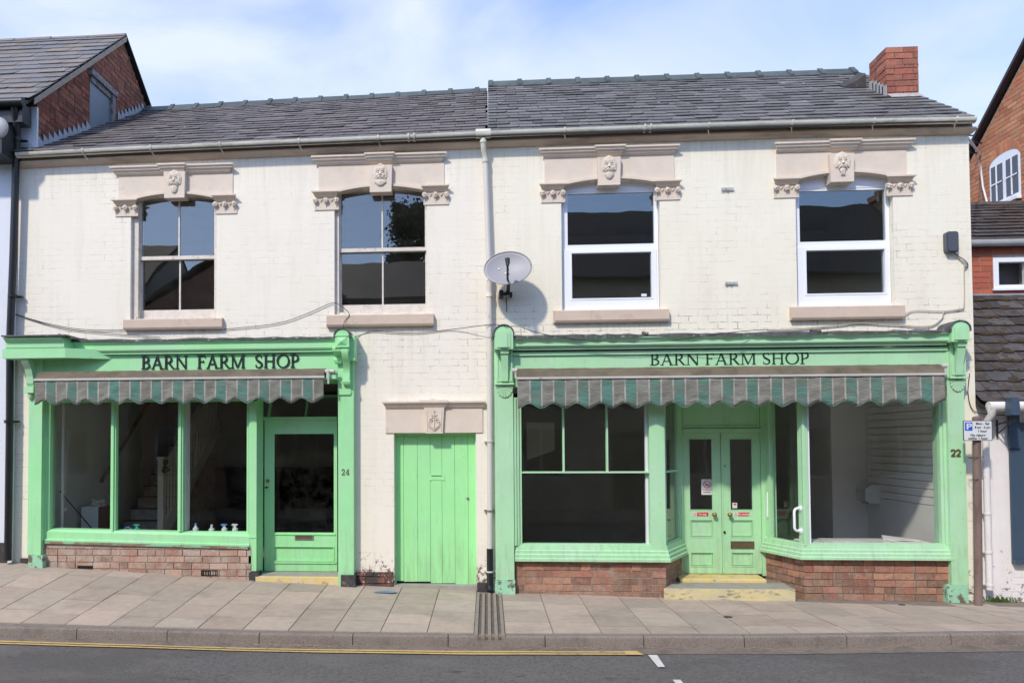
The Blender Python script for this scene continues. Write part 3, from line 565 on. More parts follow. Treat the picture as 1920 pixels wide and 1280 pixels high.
struct(mb.build('white_bay_marking', WLINE))

# channel that drains the downpipe across the pavement
t = thing('drainage_channel', (0.02, -1.1, 0), 'grooved concrete drainage channel crossing the pavement from the downpipe to the kerb', 'drain')
mb = MB(); mg = MB()
for i in range(9):
    xs = lerp(XCH0+0.004, XCH1-0.004, i/9); xw = (XCH1-XCH0-0.008)/9
    h = 0.012 if i % 2 == 0 else -0.004
    ww = 1.0
    for j in range(8):
        y0 = lerp(KY-0.002, -0.16, j/8); y1 = lerp(KY-0.002, -0.16, (j+1)/8)
        q = [(xs, y0, g(xs, y0)+h), (xs+xw*ww, y0, g(xs, y0)+h), (xs+xw*ww, y1, g(xs, y1)+h), (xs, y1, g(xs, y1)+h)]
        (mb if i % 2 == 0 else mg).hexa(q, (0, 0, -0.03))
mb.build('channel_rib', M('channel_concrete', (0.27, 0.225, 0.185), 0.85, 0.15, 10, 0.3, 60), t); mg.build('channel_groove', M('dark_groove', (0.13, 0.10, 0.085), 0.9, 0.3, 14), t)  # grooves are coloured darker than the ribs
mb = MB(); c0 = WZ(722, 1114, 0.04); n = 14
mb.add([(c0.x+0.14*math.cos(2*PI*i/n)*(1+random.uniform(-.2, .2)), c0.y+0.07*math.sin(2*PI*i/n)*(1+random.uniform(-.3, .3)), g(c0.x, c0.y)+0.012) for i in range(n)], [tuple(range(n))])
struct(mb.build('blue_pavement_mark', BMARK))
for (px, py, rr) in ((1365, 1157, 0.045), (1691, 1130, 0.035)):
    mb = MB(); c0 = WZ(px, py, 0.0); mb.tube([(c0.x, c0.y, g(c0.x, c0.y)-0.02), (c0.x, c0.y, g(c0.x, c0.y)+0.010)], rr, 12)
    tag(mb.build('stopcock_cover', DARKST), 'small round dark stopcock cover in the paving %s' % ('in front of the yellow steps' if px < 1500 else 'below the right brick riser'), 'cover')

# ================================================================= HOUSES 24 AND 22
XL, XM, XR = W(31, 600).x, W(917, 640).x, W(1825, 600).x
G0, GM, G1 = W(28, 291, -.2), W(900, 253, -.2), W(1832, 226, -.2)
GT = [(v.x, v.z) for v in (W(p, q, -.15) for p, q in ((28, 290.5), (225, 280.5), (480, 269), (770, 257), (960, 248.5), (1440, 232), (1640, 227.5), (1832, 224)))]
def gz(x): return interp(GT, x)
h24 = thing('terraced_house', (-3, 0.1, 0.1), 'cream painted brick house with old sash windows and plain green passage door', 'house')
h22 = thing('terraced_house', (3, 0.1, 0), 'cream painted brick house with white plastic upper windows and red brick chimney', 'house')
def winhole(p0, q0, p1, q1): return rc(p0, q0, p1, q1, 0)
H1, H2, H3, H4 = winhole(245, 366, 406, 600), winhole(627, 352, 800, 588), winhole(1053, 338, 1238, 582), winhole(1493, 326, 1676, 575)
S24 = rc(56, 640, 658, 1150, 0); S22 = rc(936, 632, 1806, 1180, 0); PD = rc(739, 806, 893, 1150, 0)
S24 = (S24[0], S24[1], -0.5, S24[3]); S22 = (S22[0], S22[1], -0.5, S22[3]); PD = (PD[0], PD[1], -0.5, PD[3])
mb = MB(); wall_holes(mb, XL, XM, -0.5, lambda x: gz(x)-0.02, [H1, H2, S24, PD]); mb.build('wall', CREAM24, h24)
mb = MB(); wall_holes(mb, XM, XR, -0.5, lambda x: gz(x)-0.02, [H3, H4, S22]); mb.build('wall', CREAM22, h22)
YB = 6.6                                               # back of the houses
YR24a, YR24b, YR22a, YR22b = 3.45, 3.0, 3.0, 2.75
A24, B24 = W(40, 286, -.19), W(915, 249, -.19); D24, C24 = W(275, 207, YR24a), W(914, 171, YR24b)
D24 = Vector((XL, D24.y, D24.z-0.02)); A24.x = XL
A22, B22 = W(915, 249, -.19), W(1812, 221, -.19); B22.x = XR-0.02; D22, C22 = W(915, 161, YR22a), W(1610, 137, YR22b)
C22 = Vector((B22.x, C22.y, C22.z))
xg = W(68, 270, .02).x
mb = MB(); slates(mb, A24, B24, C24, D24, 18, 0.30, keep=lambda m: m.y < 0.1 or m.x > xg-0.1); 
for v in (mb,): pass
mb.build('roof', SLATEA, h24)
rf24 = [c for c in C.objects if c.name == 'roof'][-1]
def deck(A, B, Cc, D, par, dz=-0.03):
    mb = MB(); bk = 2*Cc.y+0.25
    a, b, c, d = [v+Vector((0, 0, dz)) for v in (A, B, Cc, D)]; e = Vector((c.x, c.y+3.6, b.z)); f = Vector((d.x, d.y+3.6, a.z))
    mb.hexa([a, b, c, d], (0, 0, -0.02)); mb.hexa([d, c, e, f], (0, 0, -0.02)); mb.build('roof_deck', DECK, par)
deck(A24, B24, C24, D24, h24); deck(A22, B22, C22, D22, h22)
mb = MB(); slates(mb, A22, B22, C22, D22, 18, 0.29); rf22 = mb.build('roof', SLATEB, h22)
mb = MB(); slates(mb, C22+Vector((0, 3.6, C22.z*0-1.8)), D22+Vector((0, 3.6, -1.8)), D22, C22, 17, 0.31); mb.build('rear_roof', SLATEB, h22)
mb = MB(); slates(mb, C24+Vector((0, 3.6, -1.9)), D24+Vector((0, 3.6, -1.9)), D24, C24, 17, 0.33); mb.build('rear_roof', SLATEA, h24)
r0 = W(262, 203, 3.42); r1 = W(913, 167, YR24b)
mb = MB(); ridge_run(mb, r0, r1, 0.437, 0.25); mb.build('ridge', RIDGE, h24)
r0 = W(915, 155, YR22a); r1 = W(1604, 131, YR22b)
mb = MB(); ridge_run(mb, r0, r1, 0.463, 0.40); mb.build('ridge', RIDGE, h22)
# slate hooks and bird droppings, as small pale lead pieces
for par, P_, pts in ((h24, (A24, B24, C24, D24), [(401, 227), (438, 224), (347, 243), (567, 228), (616, 230), (577, 233), (676, 202), (765, 217), (840, 199), (830, 208), (860, 219), (904, 189), (546, 241), (795, 226)]),
                 (h22, (A22, B22, C22, D22), [(937, 198), (1139, 166), (1351, 180), (1404, 173), (1468, 161), (1506, 160), (1520, 170), (1573, 179), (1456, 167), (1235, 197), (1365, 173), (1475, 214)])):
    nrm = (P_[1]-P_[0]).cross(P_[3]-P_[0]).normalized()
    if nrm.z < 0: nrm = -nrm
    for px, py in pts:
        d = ray(px, py); q = CAM+d*((P_[0]-CAM).dot(nrm)/d.dot(nrm)); s = random.uniform(.015, .032); ex = Vector((1, 0, 0)); ey = nrm.cross(ex)
        if abs(q.y) < 6: mb = MB(); mb.hexa([q+nrm*0.03-ex*s-ey*.012, q+nrm*0.03+ex*s-ey*.012, q+nrm*0.03+ex*s+ey*.012, q+nrm*0.03-ex*s+ey*.012], nrm*0.006); mb.build('lead_tingle', LEAD, par)
# side, rear and party walls, floors and ceilings (rooms behind the glass)
F1, F2 = 2.98, 3.06
mb = MB(); mb.prism([(XL, -0.5), (XL+0.2, -0.5), (XL+0.2, 5.5), (XL, 5.5)], 0.24, YB); mb.prism([(XL, -0.5), (XM, -0.5), (XM, 5.6), (XL, 5.5)], YB, YB+0.2); mb.build('rear_wall', CREAM24, h24)
mb = MB(); gab = [(0.241, -0.5), (YB, -0.5), (YB, gz(XR)-0.1), (C22.y, C22.z-0.06), (0.241, gz(XR)+0.05)]
mb.hexa([(XR-0.2, y, z) for y, z in gab], (0.197, 0, 0)); mb.build('gable_wall', CREAM22, h22)
mb = MB(); mb.prism([(XM, -0.5), (XR-.2, -0.5), (XR-.2, 5.6), (XM, 5.6)], YB, YB+0.2); mb.build('rear_wall', CREAM22, h22)
X24a, X24b = XL+0.2, W(662, 900, 0.2).x
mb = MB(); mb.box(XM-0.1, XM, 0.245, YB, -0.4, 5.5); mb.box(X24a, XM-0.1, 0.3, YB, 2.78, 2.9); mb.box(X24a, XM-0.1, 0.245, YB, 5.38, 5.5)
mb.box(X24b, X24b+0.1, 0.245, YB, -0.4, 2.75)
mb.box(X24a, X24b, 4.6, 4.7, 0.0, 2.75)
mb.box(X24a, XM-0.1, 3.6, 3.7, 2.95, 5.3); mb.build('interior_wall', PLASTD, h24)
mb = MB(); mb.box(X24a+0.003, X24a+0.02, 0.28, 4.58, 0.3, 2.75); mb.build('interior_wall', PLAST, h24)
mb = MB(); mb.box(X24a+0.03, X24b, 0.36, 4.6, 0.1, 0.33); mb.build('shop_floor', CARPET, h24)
mb = MB(); mb.box(W(345, 900, 4.5).x, X24b-0.01, 4.45, 4.59, 0.33, 1.42); mb.build('dark_lower_panel', DARKW, h24)  # dark box across the lower part of the back wall
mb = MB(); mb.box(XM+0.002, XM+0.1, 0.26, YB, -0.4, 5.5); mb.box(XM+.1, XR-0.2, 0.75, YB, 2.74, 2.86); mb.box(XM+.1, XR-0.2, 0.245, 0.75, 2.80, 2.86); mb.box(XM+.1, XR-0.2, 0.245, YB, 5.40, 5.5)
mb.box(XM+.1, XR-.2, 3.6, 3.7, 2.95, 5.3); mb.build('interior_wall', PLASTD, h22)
mb = MB(); mb.box(XM+.101, XR-0.201, 0.28, 4.2, 2.69, 2.735)
for i in range(9): mb.box(XM+.12, XR-.21, 0.5+i*0.4, 0.508+i*.4, 2.684, 2.69)
mb.build('shop_ceiling', PLASTW, h22)
mb = MB(); mb.box(XM+.101, XR-0.21, 0.1, 4.2, -0.1, 0.10); mb.build('shop_floor', CARPET, h22)
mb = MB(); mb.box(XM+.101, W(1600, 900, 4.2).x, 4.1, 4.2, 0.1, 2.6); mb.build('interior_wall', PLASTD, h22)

# eaves
for par, x0, x1 in ((h24, XL-0.02, XM), (h22, XM, XR+0.0)):
    for nm, mt_, pr in (('eaves_board', BOARD, [(-0.001, -0.005), (-0.085, -0.012), (-0.085, -0.068), (-0.001, -0.068)]), ('eaves_cornice', STONEC, [(-0.001, -0.070), (-0.105, -0.070), (-0.105, -0.088), (-0.085, -0.100), (-0.055, -0.122), (-0.025, -0.132), (-0.001, -0.132)])):
        mb = MB(); ns = 14; n = len(pr)
        for i in range(ns+1): x = lerp(x0, x1, i/ns); mb.v += [(x+(0.5*-y if i == ns and par is h22 and nm == 'eaves_cornice' else 0), y, gz(x)+z) for y, z in pr]
        mb.f = [(i*n+j, i*n+(j+1) % n, (i+1)*n+(j+1) % n, (i+1)*n+j) for i in range(ns) for j in range(n)]+[tuple(range(n)), tuple(ns*n+j for j in range(n-1, -1, -1))]; mb.m = [0]*len(mb.f); mb.build(nm, mt_, par)
def gutter(par, x0, x1, brks, joints, ends):
    mb = MB(); n = 12; rr = 0.058; m = 24
    rows = []
    for i in range(m+1):
        x = lerp(x0, x1, i/m); z = gz(x); row = []
        for k in range(n+1): a = PI+PI*k/n; row.append((x, -0.15+rr*math.cos(a), z+rr*0.2+rr*math.sin(a)))
        for k in range(n, -1, -1): a = PI+PI*k/n; row.append((x, -0.15+(rr-.006)*math.cos(a), z+rr*0.2+(rr-.006)*math.sin(a)))
        rows.append(row)
    k = len(rows[0]); vs = [p for r in rows for p in r]
    fs = [(i*k+j, i*k+(j+1) % k, (i+1)*k+(j+1) % k, (i+1)*k+j) for i in range(m) for j in range(k)]
    mb.add(vs, fs)
    for x in ends: mb.add([(x, -0.15+rr*math.cos(PI+PI*q/n), gz(x)+rr*0.2+rr*math.sin(PI+PI*q/n)) for q in range(n+1)]+[(x+0.012, -0.15+rr*math.cos(PI+PI*q/n), gz(x)+rr*0.2+rr*math.sin(PI+PI*q/n)) for q in range(n+1)],
                          [tuple(range(n+1)), tuple(range(2*n+1, n, -1))]+[(q, q+1, q+n+2, q+n+1) for q in range(n)])
    gt = mb.build('gutter', GUT, par, True)
    for px in brks:
        x = W(px, 250, -.2).x; z = gz(x); mb = MB()
        for q in range(n): 
            a, b = PI+PI*q/n, PI+PI*(q+1)/n; r2 = rr+.008
            mb.hexa([(x-.012, -0.15+r2*math.cos(a), z+.012+r2*math.sin(a)), (x+.012, -0.15+r2*math.cos(a), z+.012+r2*math.sin(a)), (x+.012, -0.15+r2*math.cos(b), z+.012+r2*math.sin(b)), (x-.012, -0.15+r2*math.cos(b), z+.012+r2*math.sin(b))], (0, 0, 0.006))
        mb.tube([(x, -0.155, z-.05), (x+.01, -0.125, z-.075), (x+.025, -0.095, z-.09)], 0.008, 6)
        mb.build('gutter_bracket', GUT, gt)
    for px in joints:
        x = W(px, 250, -.2).x; z = gz(x)+.012
        for dx in (-.035, .035):
            mb = MB()
            for q in range(n):
                a, b = PI+PI*q/n, PI+PI*(q+1)/n; r2 = rr+.011
                mb.hexa([(x+dx-.012, -0.15+r2*math.cos(a), z+r2*math.sin(a)), (x+dx+.012, -0.15+r2*math.cos(a), z+r2*math.sin(a)), (x+dx+.012, -0.15+r2*math.cos(b), z+r2*math.sin(b)), (x+dx-.012, -0.15+r2*math.cos(b), z+r2*math.sin(b))], (0, 0, 0.012))
            mb.build('gutter_joint', GUT, gt)
gutter(h24, G0.x, XM-0.003, (155, 282, 412, 560, 709), (771,), (G0.x,))
gutter(h22, XM, G1.x, (1059, 1330, 1487, 1640, 1795), (1215,), (G1.x-.012,))

# ---------------------------------------------------------------- upper windows
def lintel(par, hole, pl, cap_l, cap_r, mould, key, spr, panel, beard):
    """stone head over an upper window: panel with an arched soffit, hood mould, capitals and keystone with a bearded head"""
    x0, x1, z0, z1 = hole; zs = W((panel[0]+panel[1])/2, spr).z
    px0, px1 = W(panel[0], 350).x, W(panel[1], 350).x; zt = W((panel[0]+panel[1])/2, mould[2]).z; zc = (mould[2]+mould[3])/2
    mb = MB(); n = 14; top = [(x, z1+0.012-((x-(x0+x1)/2)/((x1-x0)/2))**2*(z1-zs)) for x in [lerp(x0, x1, i/n) for i in range(n+1)]]
    for (a, b) in zip(top, top[1:]): mb.prism([a, b, (b[0], zt), (a[0], zt)], -0.012, 0.10)
    capz = zs-0.03
    mb.prism([(px0, capz), (x0, capz), (x0, zt), (px0, zt)], -0.0125, 0.05); mb.prism([(x1, capz), (px1, capz), (px1, zt), (x1, zt)], -0.0125, 0.05)
    sl = mb.build('window_lintel', STONE, par)
    # label mould around the arch edge
    mb = MB()
    for (a, b) in zip(top, top[1:]): mb.prism([(a[0], a[1]-0.002), (b[0], b[1]-0.002), (b[0], b[1]+0.028), (a[0], a[1]+0.028)], -0.045, -0.0125)
    mb.build('arch_mould', STONE, sl)
    # hood mould
    mx0, mx1 = W(mould[0], zc).x, W(mould[1], zc).x; zt2 = W((mould[0]+mould[1])/2, mould[2]).z; zb2 = W((mould[0]+mould[1])/2, mould[3]).z; H = zt2-zb2
    def prof(z, p): return [(-0.0, z+H), (-p, z+H), (-p, z+H*0.80), (-p*0.80, z+H*0.72), (-p*0.78, z+H*0.52), (-p*0.52, z+H*0.42), (-p*0.50, z+H*0.22), (-p*0.25, z), (0, z)]
    kx0, kx1 = W(key[0], 330).x, W(key[2], 330).x
    mb = MB(); mb.profx([(y, z) for y, z in prof(zb2, 0.10)], mx0, mx1, ret0=0.85, ret1=0.85, yw=-0.10)
    b2 = 0.045; mb.profx([(y-0.03, z+0.008) if y < 0 else (y, z+0.008) for y, z in prof(zb2, 0.10)], kx0-b2, kx1+b2, ret0=0.6, ret1=0.6, yw=-0.13)
    mb.build('hood_mould', STONE, sl)
    # capitals
    for cp in (cap_l, cap_r):
        a, b, zb, ztp = rc(*cp, -0.05); mb = MB(); h = ztp-zb
        mb.profx([(0, ztp), (-0.085, ztp), (-0.085, ztp-h*0.08), (-0.06, ztp-h*0.12), (-0.025, ztp-h*0.32), (0, ztp-h*0.32)], a-.005, b+.005, ret0=0.7, ret1=0.7, yw=-0.085)
        mb.box(a+0.025, b-0.012, -0.014, 0.03, zb, ztp-h*0.33)
        k = 3
        for i in range(k):
            cx = lerp(a+0.04, b-0.04, i/(k-1)); cz = ztp-h*0.50
            for j in range(7):
                an = 2*PI*j/7; mb.sph((cx+0.021*math.cos(an), -0.036-random.uniform(0, .014), cz+0.021*math.sin(an)), (0.016, 0.018, 0.015), 7, 5)
            mb.sph((cx, -0.05, cz+.004), 0.019, 8, 6)
            mb.add([(cx-.022, -.0142, cz-.02), (cx+.022, -.0142, cz-.02), (cx, -.0142, zb+.01), (cx, -.035, cz-.03)], [(0, 1, 3), (1, 2, 3), (2, 0, 3)])
        for i in range(k-1):
            cx = lerp(a+0.04, b-0.04, (i+.5)/(k-1)); mb.tube([(cx-.02, -0.02, ztp-h*.40), (cx, -0.024, ztp-h*.55), (cx+.02, -0.02, ztp-h*.40)], [0.008, 0.006, 0.008], 6)
        mb.build('capital', STONE, sl, True)
    # keystone with carved head
    kx0, kx1, kb, kt = rc(*key, -0.08); cx = (kx0+kx1)/2; hw = (kx1-kx0)/2; h = kt-kb
    mb = MB(); mb.prism([(cx-hw*0.94, kb), (cx+hw*0.94, kb), (cx+hw, kt-0.004), (cx-hw, kt-0.004)], -0.085, 0.08)
    ks = mb.build('keystone', STONE, sl)
    mb = MB(); fz = kb+h*0.64; fy = -0.090; s = h/0.30; fwid = (0.062, 0.055, 0.06, 0.062)[beard]*s
    mb.sph((cx, fy+.005, fz), (fwid, 0.048, 0.086*s), 18, 14)                                   # face
    mb.sph((cx, fy-0.010, fz+0.062*s), (0.052*s, 0.034, 0.030*s), 12, 8)                      # brow and forehead
    mb.tube([(cx, fy-0.040, fz+0.032*s), (cx, fy-0.062, fz-0.010*s)], [0.008*s, 0.015*s], 7)   # nose
    for d in (-1, 1):
        mb.sph((cx+d*0.024*s, fy-0.042, fz+0.020*s), (0.011*s, 0.008, 0.007*s), 8, 6)          # eyes
        mb.tube([(cx+d*0.008*s, fy-0.048, fz+0.036*s), (cx+d*0.028*s, fy-0.047, fz+0.041*s), (cx+d*0.045*s, fy-0.030, fz+0.028*s)], [0.006*s, 0.007*s, 0.004*s], 6)
        mb.sph((cx+d*0.032*s, fy-0.034, fz-0.012*s), (0.018*s, 0.014, 0.018*s), 8, 6)          # cheeks
        mb.tube([(cx+d*0.004*s, fy-0.052, fz-0.026*s), (cx+d*0.026*s, fy-0.048, fz-0.036*s), (cx+d*0.044*s, fy-0.03, fz-0.056*s)], [0.011*s, 0.010*s, 0.004*s], 7)  # moustache
    mb.sph((cx, fy-0.045, fz-0.047*s), (0.016*s, 0.010, 0.006*s), 8, 6)                        # lips
    if beard != 3:
        bl = (.07, .060, .062, .05)[beard]*s; mb.sph((cx, fy-0.010, fz-.045*s-bl*.62), ((.040, .056, .043, .05)[beard]*s, .034, bl*.80), 14, 10)
        L_ = (0.145, 0.13, 0.13, 0.10)[beard]*s; wb = (0.030, 0.050, 0.036, 0.05)[beard]*s
        for j in range(9):
            u = (j-4)/4; mb.tube([(cx+u*wb, fy-0.028+abs(u)*.02, fz-0.050*s), (cx+u*wb*1.15+0.004*math.sin(j*3), fy-0.040+abs(u)*.02, fz-0.09*s), (cx+u*wb*0.55, fy-0.012, fz-L_*(1-0.25*u*u))], [0.008*s, 0.009*s, 0.003*s], 6)
    else:
        mb.sph((cx, fy-0.02, fz-0.075*s), (0.03*s, 0.03, 0.026*s), 10, 8)
        for j in range(5): u = (j-2)/2; mb.tube([(cx+u*.012*s, fy-.04, fz-.08*s), (cx+u*.02*s, fy-.03, fz-.125*s)], [.007*s, .003*s], 5)
    for kk, (kr, yy_, tr_) in enumerate(((1.08, -0.006, 0.016), (0.90, -0.026, 0.011))):       # hair drawn back from the brow
        if kk and beard == 1: continue
        mb.tube([(cx+fwid*kr*math.cos(a2), fy+yy_+.004*math.sin(j*2.1), fz+0.008*s+0.088*kr*s*math.sin(a2)) for j, a2 in enumerate([PI*(-.18+1.36*i/16) for i in range(17)])], [(tr_+.003*math.sin(i*2.6))*s for i in range(17)], 8)
    mb.v = [(x, fy+.012+(y-fy-.012)*0.62, z) for x, y, z in mb.v]; mb.build('carved_head', STONE, ks, True)
lintel(h24, H1, None, (210, 374, 258, 404), (397, 365, 444, 399), (211, 441, 313, 328), (307, 321, 347, 371), 377, (223, 437), 0)
lintel(h24, H2, None, (585, 358, 636, 392), (790, 347, 843, 382), (586, 838, 293, 308), (692, 309, 735, 360), 363, (598, 833), 1)
lintel(h22, H3, None, (1011, 344, 1062, 378), (1226, 338, 1278, 373), (1010, 1272, 279, 294), (1120, 294, 1164, 347), 349, (1021, 1264), 2)
lintel(h22, H4, None, (1449, 334, 1502, 369), (1661, 329, 1716, 365), (1447, 1710, 268, 284), (1556, 287, 1602, 341), 338, (1456, 1700), 3)
for par, q, bev in ((h24, (231, 597, 416, 617), 0), (h24, (612, 589, 813, 611), 0), (h22, (1041, 580, 1255, 603), 0.03), (h22, (1484, 573, 1697, 598), 0)):
    a, b, c, d = rc(*q, -0.07); mb = MB()
    mb.profx([(0.1, d+0.015), (-0.06, d), (-0.075, d-0.01), (-0.075, c+0.025), (-0.06, c), (0.0, c)], a, b, ret0=-bev*10 if bev else 0, ret1=0, yw=-0.075); mb.build('window_sill', SILL, par)

def frame_rects(mb, x0, x1, z0, z1, w_, y0, y1, mi=0):       # four butted bars; w_ = left, right, bottom, top
    l, r, b, t = w_; mb.box(x0, x1, y0, y1, z0, z0+b, mi); mb.box(x0, x1, y0, y1, z1-t, z1, mi); mb.box(x0, x0+l, y0, y1, z0+b, z1-t, mi); mb.box(x1-r, x1, y0, y1, z0+b, z1-t, mi)
def sash_window(par, hole, px, y=0.13):
    """px: left, meet_top, right, meet_bot, bar x (upper/lower), bottom glass"""
    x0, x1, z0, z1 = hole; gl, gr, bar, mt, mbm, gb, gtop = px
    X = lambda p: W(p, mt, y).x; Z = lambda q: W((gl+gr)/2, q, y).z
    root = MB(); frame_rects(root, x0, x1, z0, z1+0.01, (X(gl)-x0-.02, 0.035+(x1-0.035-X(gr))*0.0, 0.05, 0.03), y-0.05, 0.22)
    fr = root.build('sash_window', SASH, par)
    for k, (a, b, yy) in enumerate(((mt, gtop, y-0.005), (gb, mbm, y+0.03))):
        zb, ztp = Z(a), Z(b)
        mb = MB(); xa, xb = X(gl)-.022, X(gr)+.022; bb = 0.028 if k == 0 else 0.09
        # k=0 upper (outer) sash, k=1 lower (inner)
        frame_rects(mb, xa, xb, zb-bb, ztp+0.03, (.022, .022, bb, .03), yy, yy+.035)
        mb.box(X(bar)-0.009, X(bar)+0.009, yy+.004, yy+.03, zb, ztp)
        s = mb.build('sash', SASH, fr)
        mb2 = MB(); mb2.box(xa+.02, X(bar)-.0092, yy+.014, yy+.018, zb, ztp); mb2.box(X(bar)+.0092, xb-.02, yy+.014, yy+.018, zb, ztp); 
        p = mb2.build('sash_glass', GLASSG if k == 1 else GLASS, fr)
    return fr
# upper glass sits lowest pixel = meeting rail top; lower glass between meeting rail bottom and bottom rail
def sash(par, hole, gl, gr, bar, top, mt, mb_, bot):
    y = 0.115; x0, x1, z0, z1 = hole; X = lambda p: W(p, mt, y).x; Z = lambda q, yy=y: W((gl+gr)/2, q, yy).z
    m = MB(); xa, xb = X(gl), X(gr)
    m.box(x0, xa-.02, y-.06, .22, z0, z1+.01); m.box(xb+.02, x1, y-.06, .22, z0, z1+.01); m.box(xa-.02, xb+.02, y-.05, .22, z0, z0+0.035); m.box(xa-.02, xb+.02, y-.03, .22, Z(top)+0.02, z1+.015)
    fr = m.build('sash_window', SASH, par)
    for (zb, zt, bb, tb, yy) in ((Z(mt), Z(top), Z(mt)-Z(mb_)-0.002, 0.02, y-.012), (Z(bot), Z(mb_), max(0.02, Z(bot)-z0-0.036), 0.012, y+.028)):
        m = MB(); frame_rects(m, xa-.02, xb+.02, zb-bb, zt+tb, (.02, .02, bb, tb), yy, yy+.034); m.box(X(bar)-.010, X(bar)+.010, yy+.002, yy+.03, zb, zt); s = m.build('sash', SASH, fr)
        for a, b in ((xa, X(bar)-.0101), (X(bar)+.0101, xb)):
            m = MB(); m.box(a, b, yy+.014, yy+.018, zb, zt); m.build('window_glass', GLASS, fr)
sash(h24, H1, 266, 402, 336, 372, 480, 487, 580)
sash(h24, H2, 640, 797, 717, 359, 465, 472, 570)
def upvc(par, hole, o, up_, lo, head):
    y = 0.09; x0, x1, z0, z1 = hole
    R_ = lambda q: rc(*q, y)
    m = MB(); a, b, c, d = R_(up_); e, f_, g_, h = R_(lo); zh = W((o[0]+o[2])/2, head, y).z
    z0b = z0+.012
    m.box(x0+.006, x1-.006, y-.006, y+.07, zh, z1+.012)                     # head filler
    m.box(x0+.006, a, y, y+.07, h+0.045, zh); m.box(b, x1-.006, y, y+.07, h+.045, zh); m.box(a, b, y, y+.07, d, zh); m.box(a, b, y, y+.07, h+.045, c)
    m.box(x0+.006, x0+.035, y, y+.07, z0b+.03, h+.045); m.box(x1-.035, x1-.006, y, y+.07, z0b+.03, h+.045)
    m.box(x0+.006, x1-.006, y-.03, y+.07, z0b, z0b+.03)                       # cill
    fr = m.build('plastic_window', UPVC, par)
    m = MB(); frame_rects(m, x0+.0352, x1-.0352, z0b+.032, h+.043, (e-x0-.0352, x1-.0352-f_, g_-z0b-.032, .043), y-.018, y+.05); s = m.build('opening_sash', UPVC, fr)
    m = MB(); frame_rects(m, e-.02, f_+.02, g_-.02, h+.02, (.02, .02, .02, .02), y-.024, y-.019); m.build('glazing_bead', UPVC, fr)
    m = MB(); m.box(a, b, y+.02, y+.026, c, d); m.build('window_glass', GLASSU, fr); m = MB(); m.box(e, f_, y+.02, y+.026, g_, h); m.build('window_glass', GLASSU, fr)
    return fr, y
GLASSU = glass_mat('double_glazing', 2.1, (0.88, 0.91, 0.91), 0.0)
fr3, yy = upvc(h22, H3, (1058, 0, 1236, 0), (1064, 362, 1226, 458), (1072, 474, 1221, 559), 358)
fr4, _ = upvc(h22, H4, (1498, 0, 1672, 0), (1499, 357, 1660, 452), (1511, 469, 1658, 550), 353)
m = MB(); a, b, c, d = rc(1203, 550, 1213, 555, yy); m.box(a, b, yy+.0185, yy+.0195, c, d); m.build('glass_sticker', SIGNW, fr3)

# ================================================================= SHOPFRONT 24
def moulding(mb, z0, z1, p, x0, x1, ret0=0, ret1=0, back=0.02, dz=0.0):     # classical cornice between z0 and z1 projecting p
    H = z1-z0
    mb.profx([(back, z1), (-p, z1-0.006), (-p, z1-H*.16), (-p*.93, z1-H*.20), (-p*.90, z1-H*.34), (-p*.86, z1-H*.38), (-p*.86, z1-H*.86), (-p*.80, z1-H), (back, z1-H)], x0, x1, ret0=ret0, ret1=ret1, yw=-p, dz=dz)
Yf = -0.10
# fascia, cornice
m = MB(); a, b, c, d = rc(60, 652, 634, 698, Yf); m.box(a, b, Yf, 0.05, c, d); fa = m.build('fascia', GREEN, h24); fas24 = (a, b, c, d)
m = MB(); q = rc(265, 666, 563, 690, Yf); dz_ = W(563, 688, Yf).z-W(265, 690, Yf).z
words('BARN FARM SHOP', q, Yf-0.001, 0.016, 0.62, 0.0, INKB, fa)
m = MB(); a, b, c, d = rc(118, 636, 632, 656, -.24); moulding(m, c, d, 0.21, a, b); m.box(a, b, -.15, -.101, c-.03, c-.001); cor = m.build('cornice', GREEN, h24)
m = MB(); n = 26
pts = [(lerp(a-.02, b+.05, i/n), random.uniform(-.006, .008)) for i in range(n+1)]
for (p, e), (p2, e2) in zip(pts, pts[1:]): m.hexa([(p, -.22-e, d+.004+e), (p2, -.22-e2, d+.004+e2), (p2, .0, d+.03+e2), (p, 0, d+.03+e)], (0, 0, .012))
for (p, e), (p2, e2) in zip(pts, pts[1:]): m.hexa([(p, -.223-e, d-.012+e), (p2, -.223-e2, d-.012+e2), (p2, -.223-e2, d+.016+e2), (p, -.223-e, d+.016+e)], (0, .004, 0))
m.build('lead_capping', LEADD, cor)
# projecting hood at the left end with its splayed return
m = MB(); a, b, c, d = rc(4, 631, 112, 653, -.40); moulding(m, c, d, 0.38, a, b, ret1=-0.35)
a2, b2, c2, d2 = rc(4, 653, 122, 671, -.34); xe_ = W(208, 670, Yf-.02).x
m.hexa([(a2, -.34, c2), (b2, -.34, c2), (xe_, Yf-.002, c2), (a2, Yf-.002, c2)][::-1], (0, 0, d2-c2-.002))
hood = m.build('hood', GREEN, h24)
m = MB(); m.box(a-.01, b+.08, -.41, 0, d+.003, d+.022); m.hexa([(b-.02, -.40, d+.0225), (b+.16, -.30, d-.03), (b+.16, 0, d-.0), (b-.02, 0, d+.0225)], (0, 0, .014)); m.build('lead_capping', LEADD, hood)
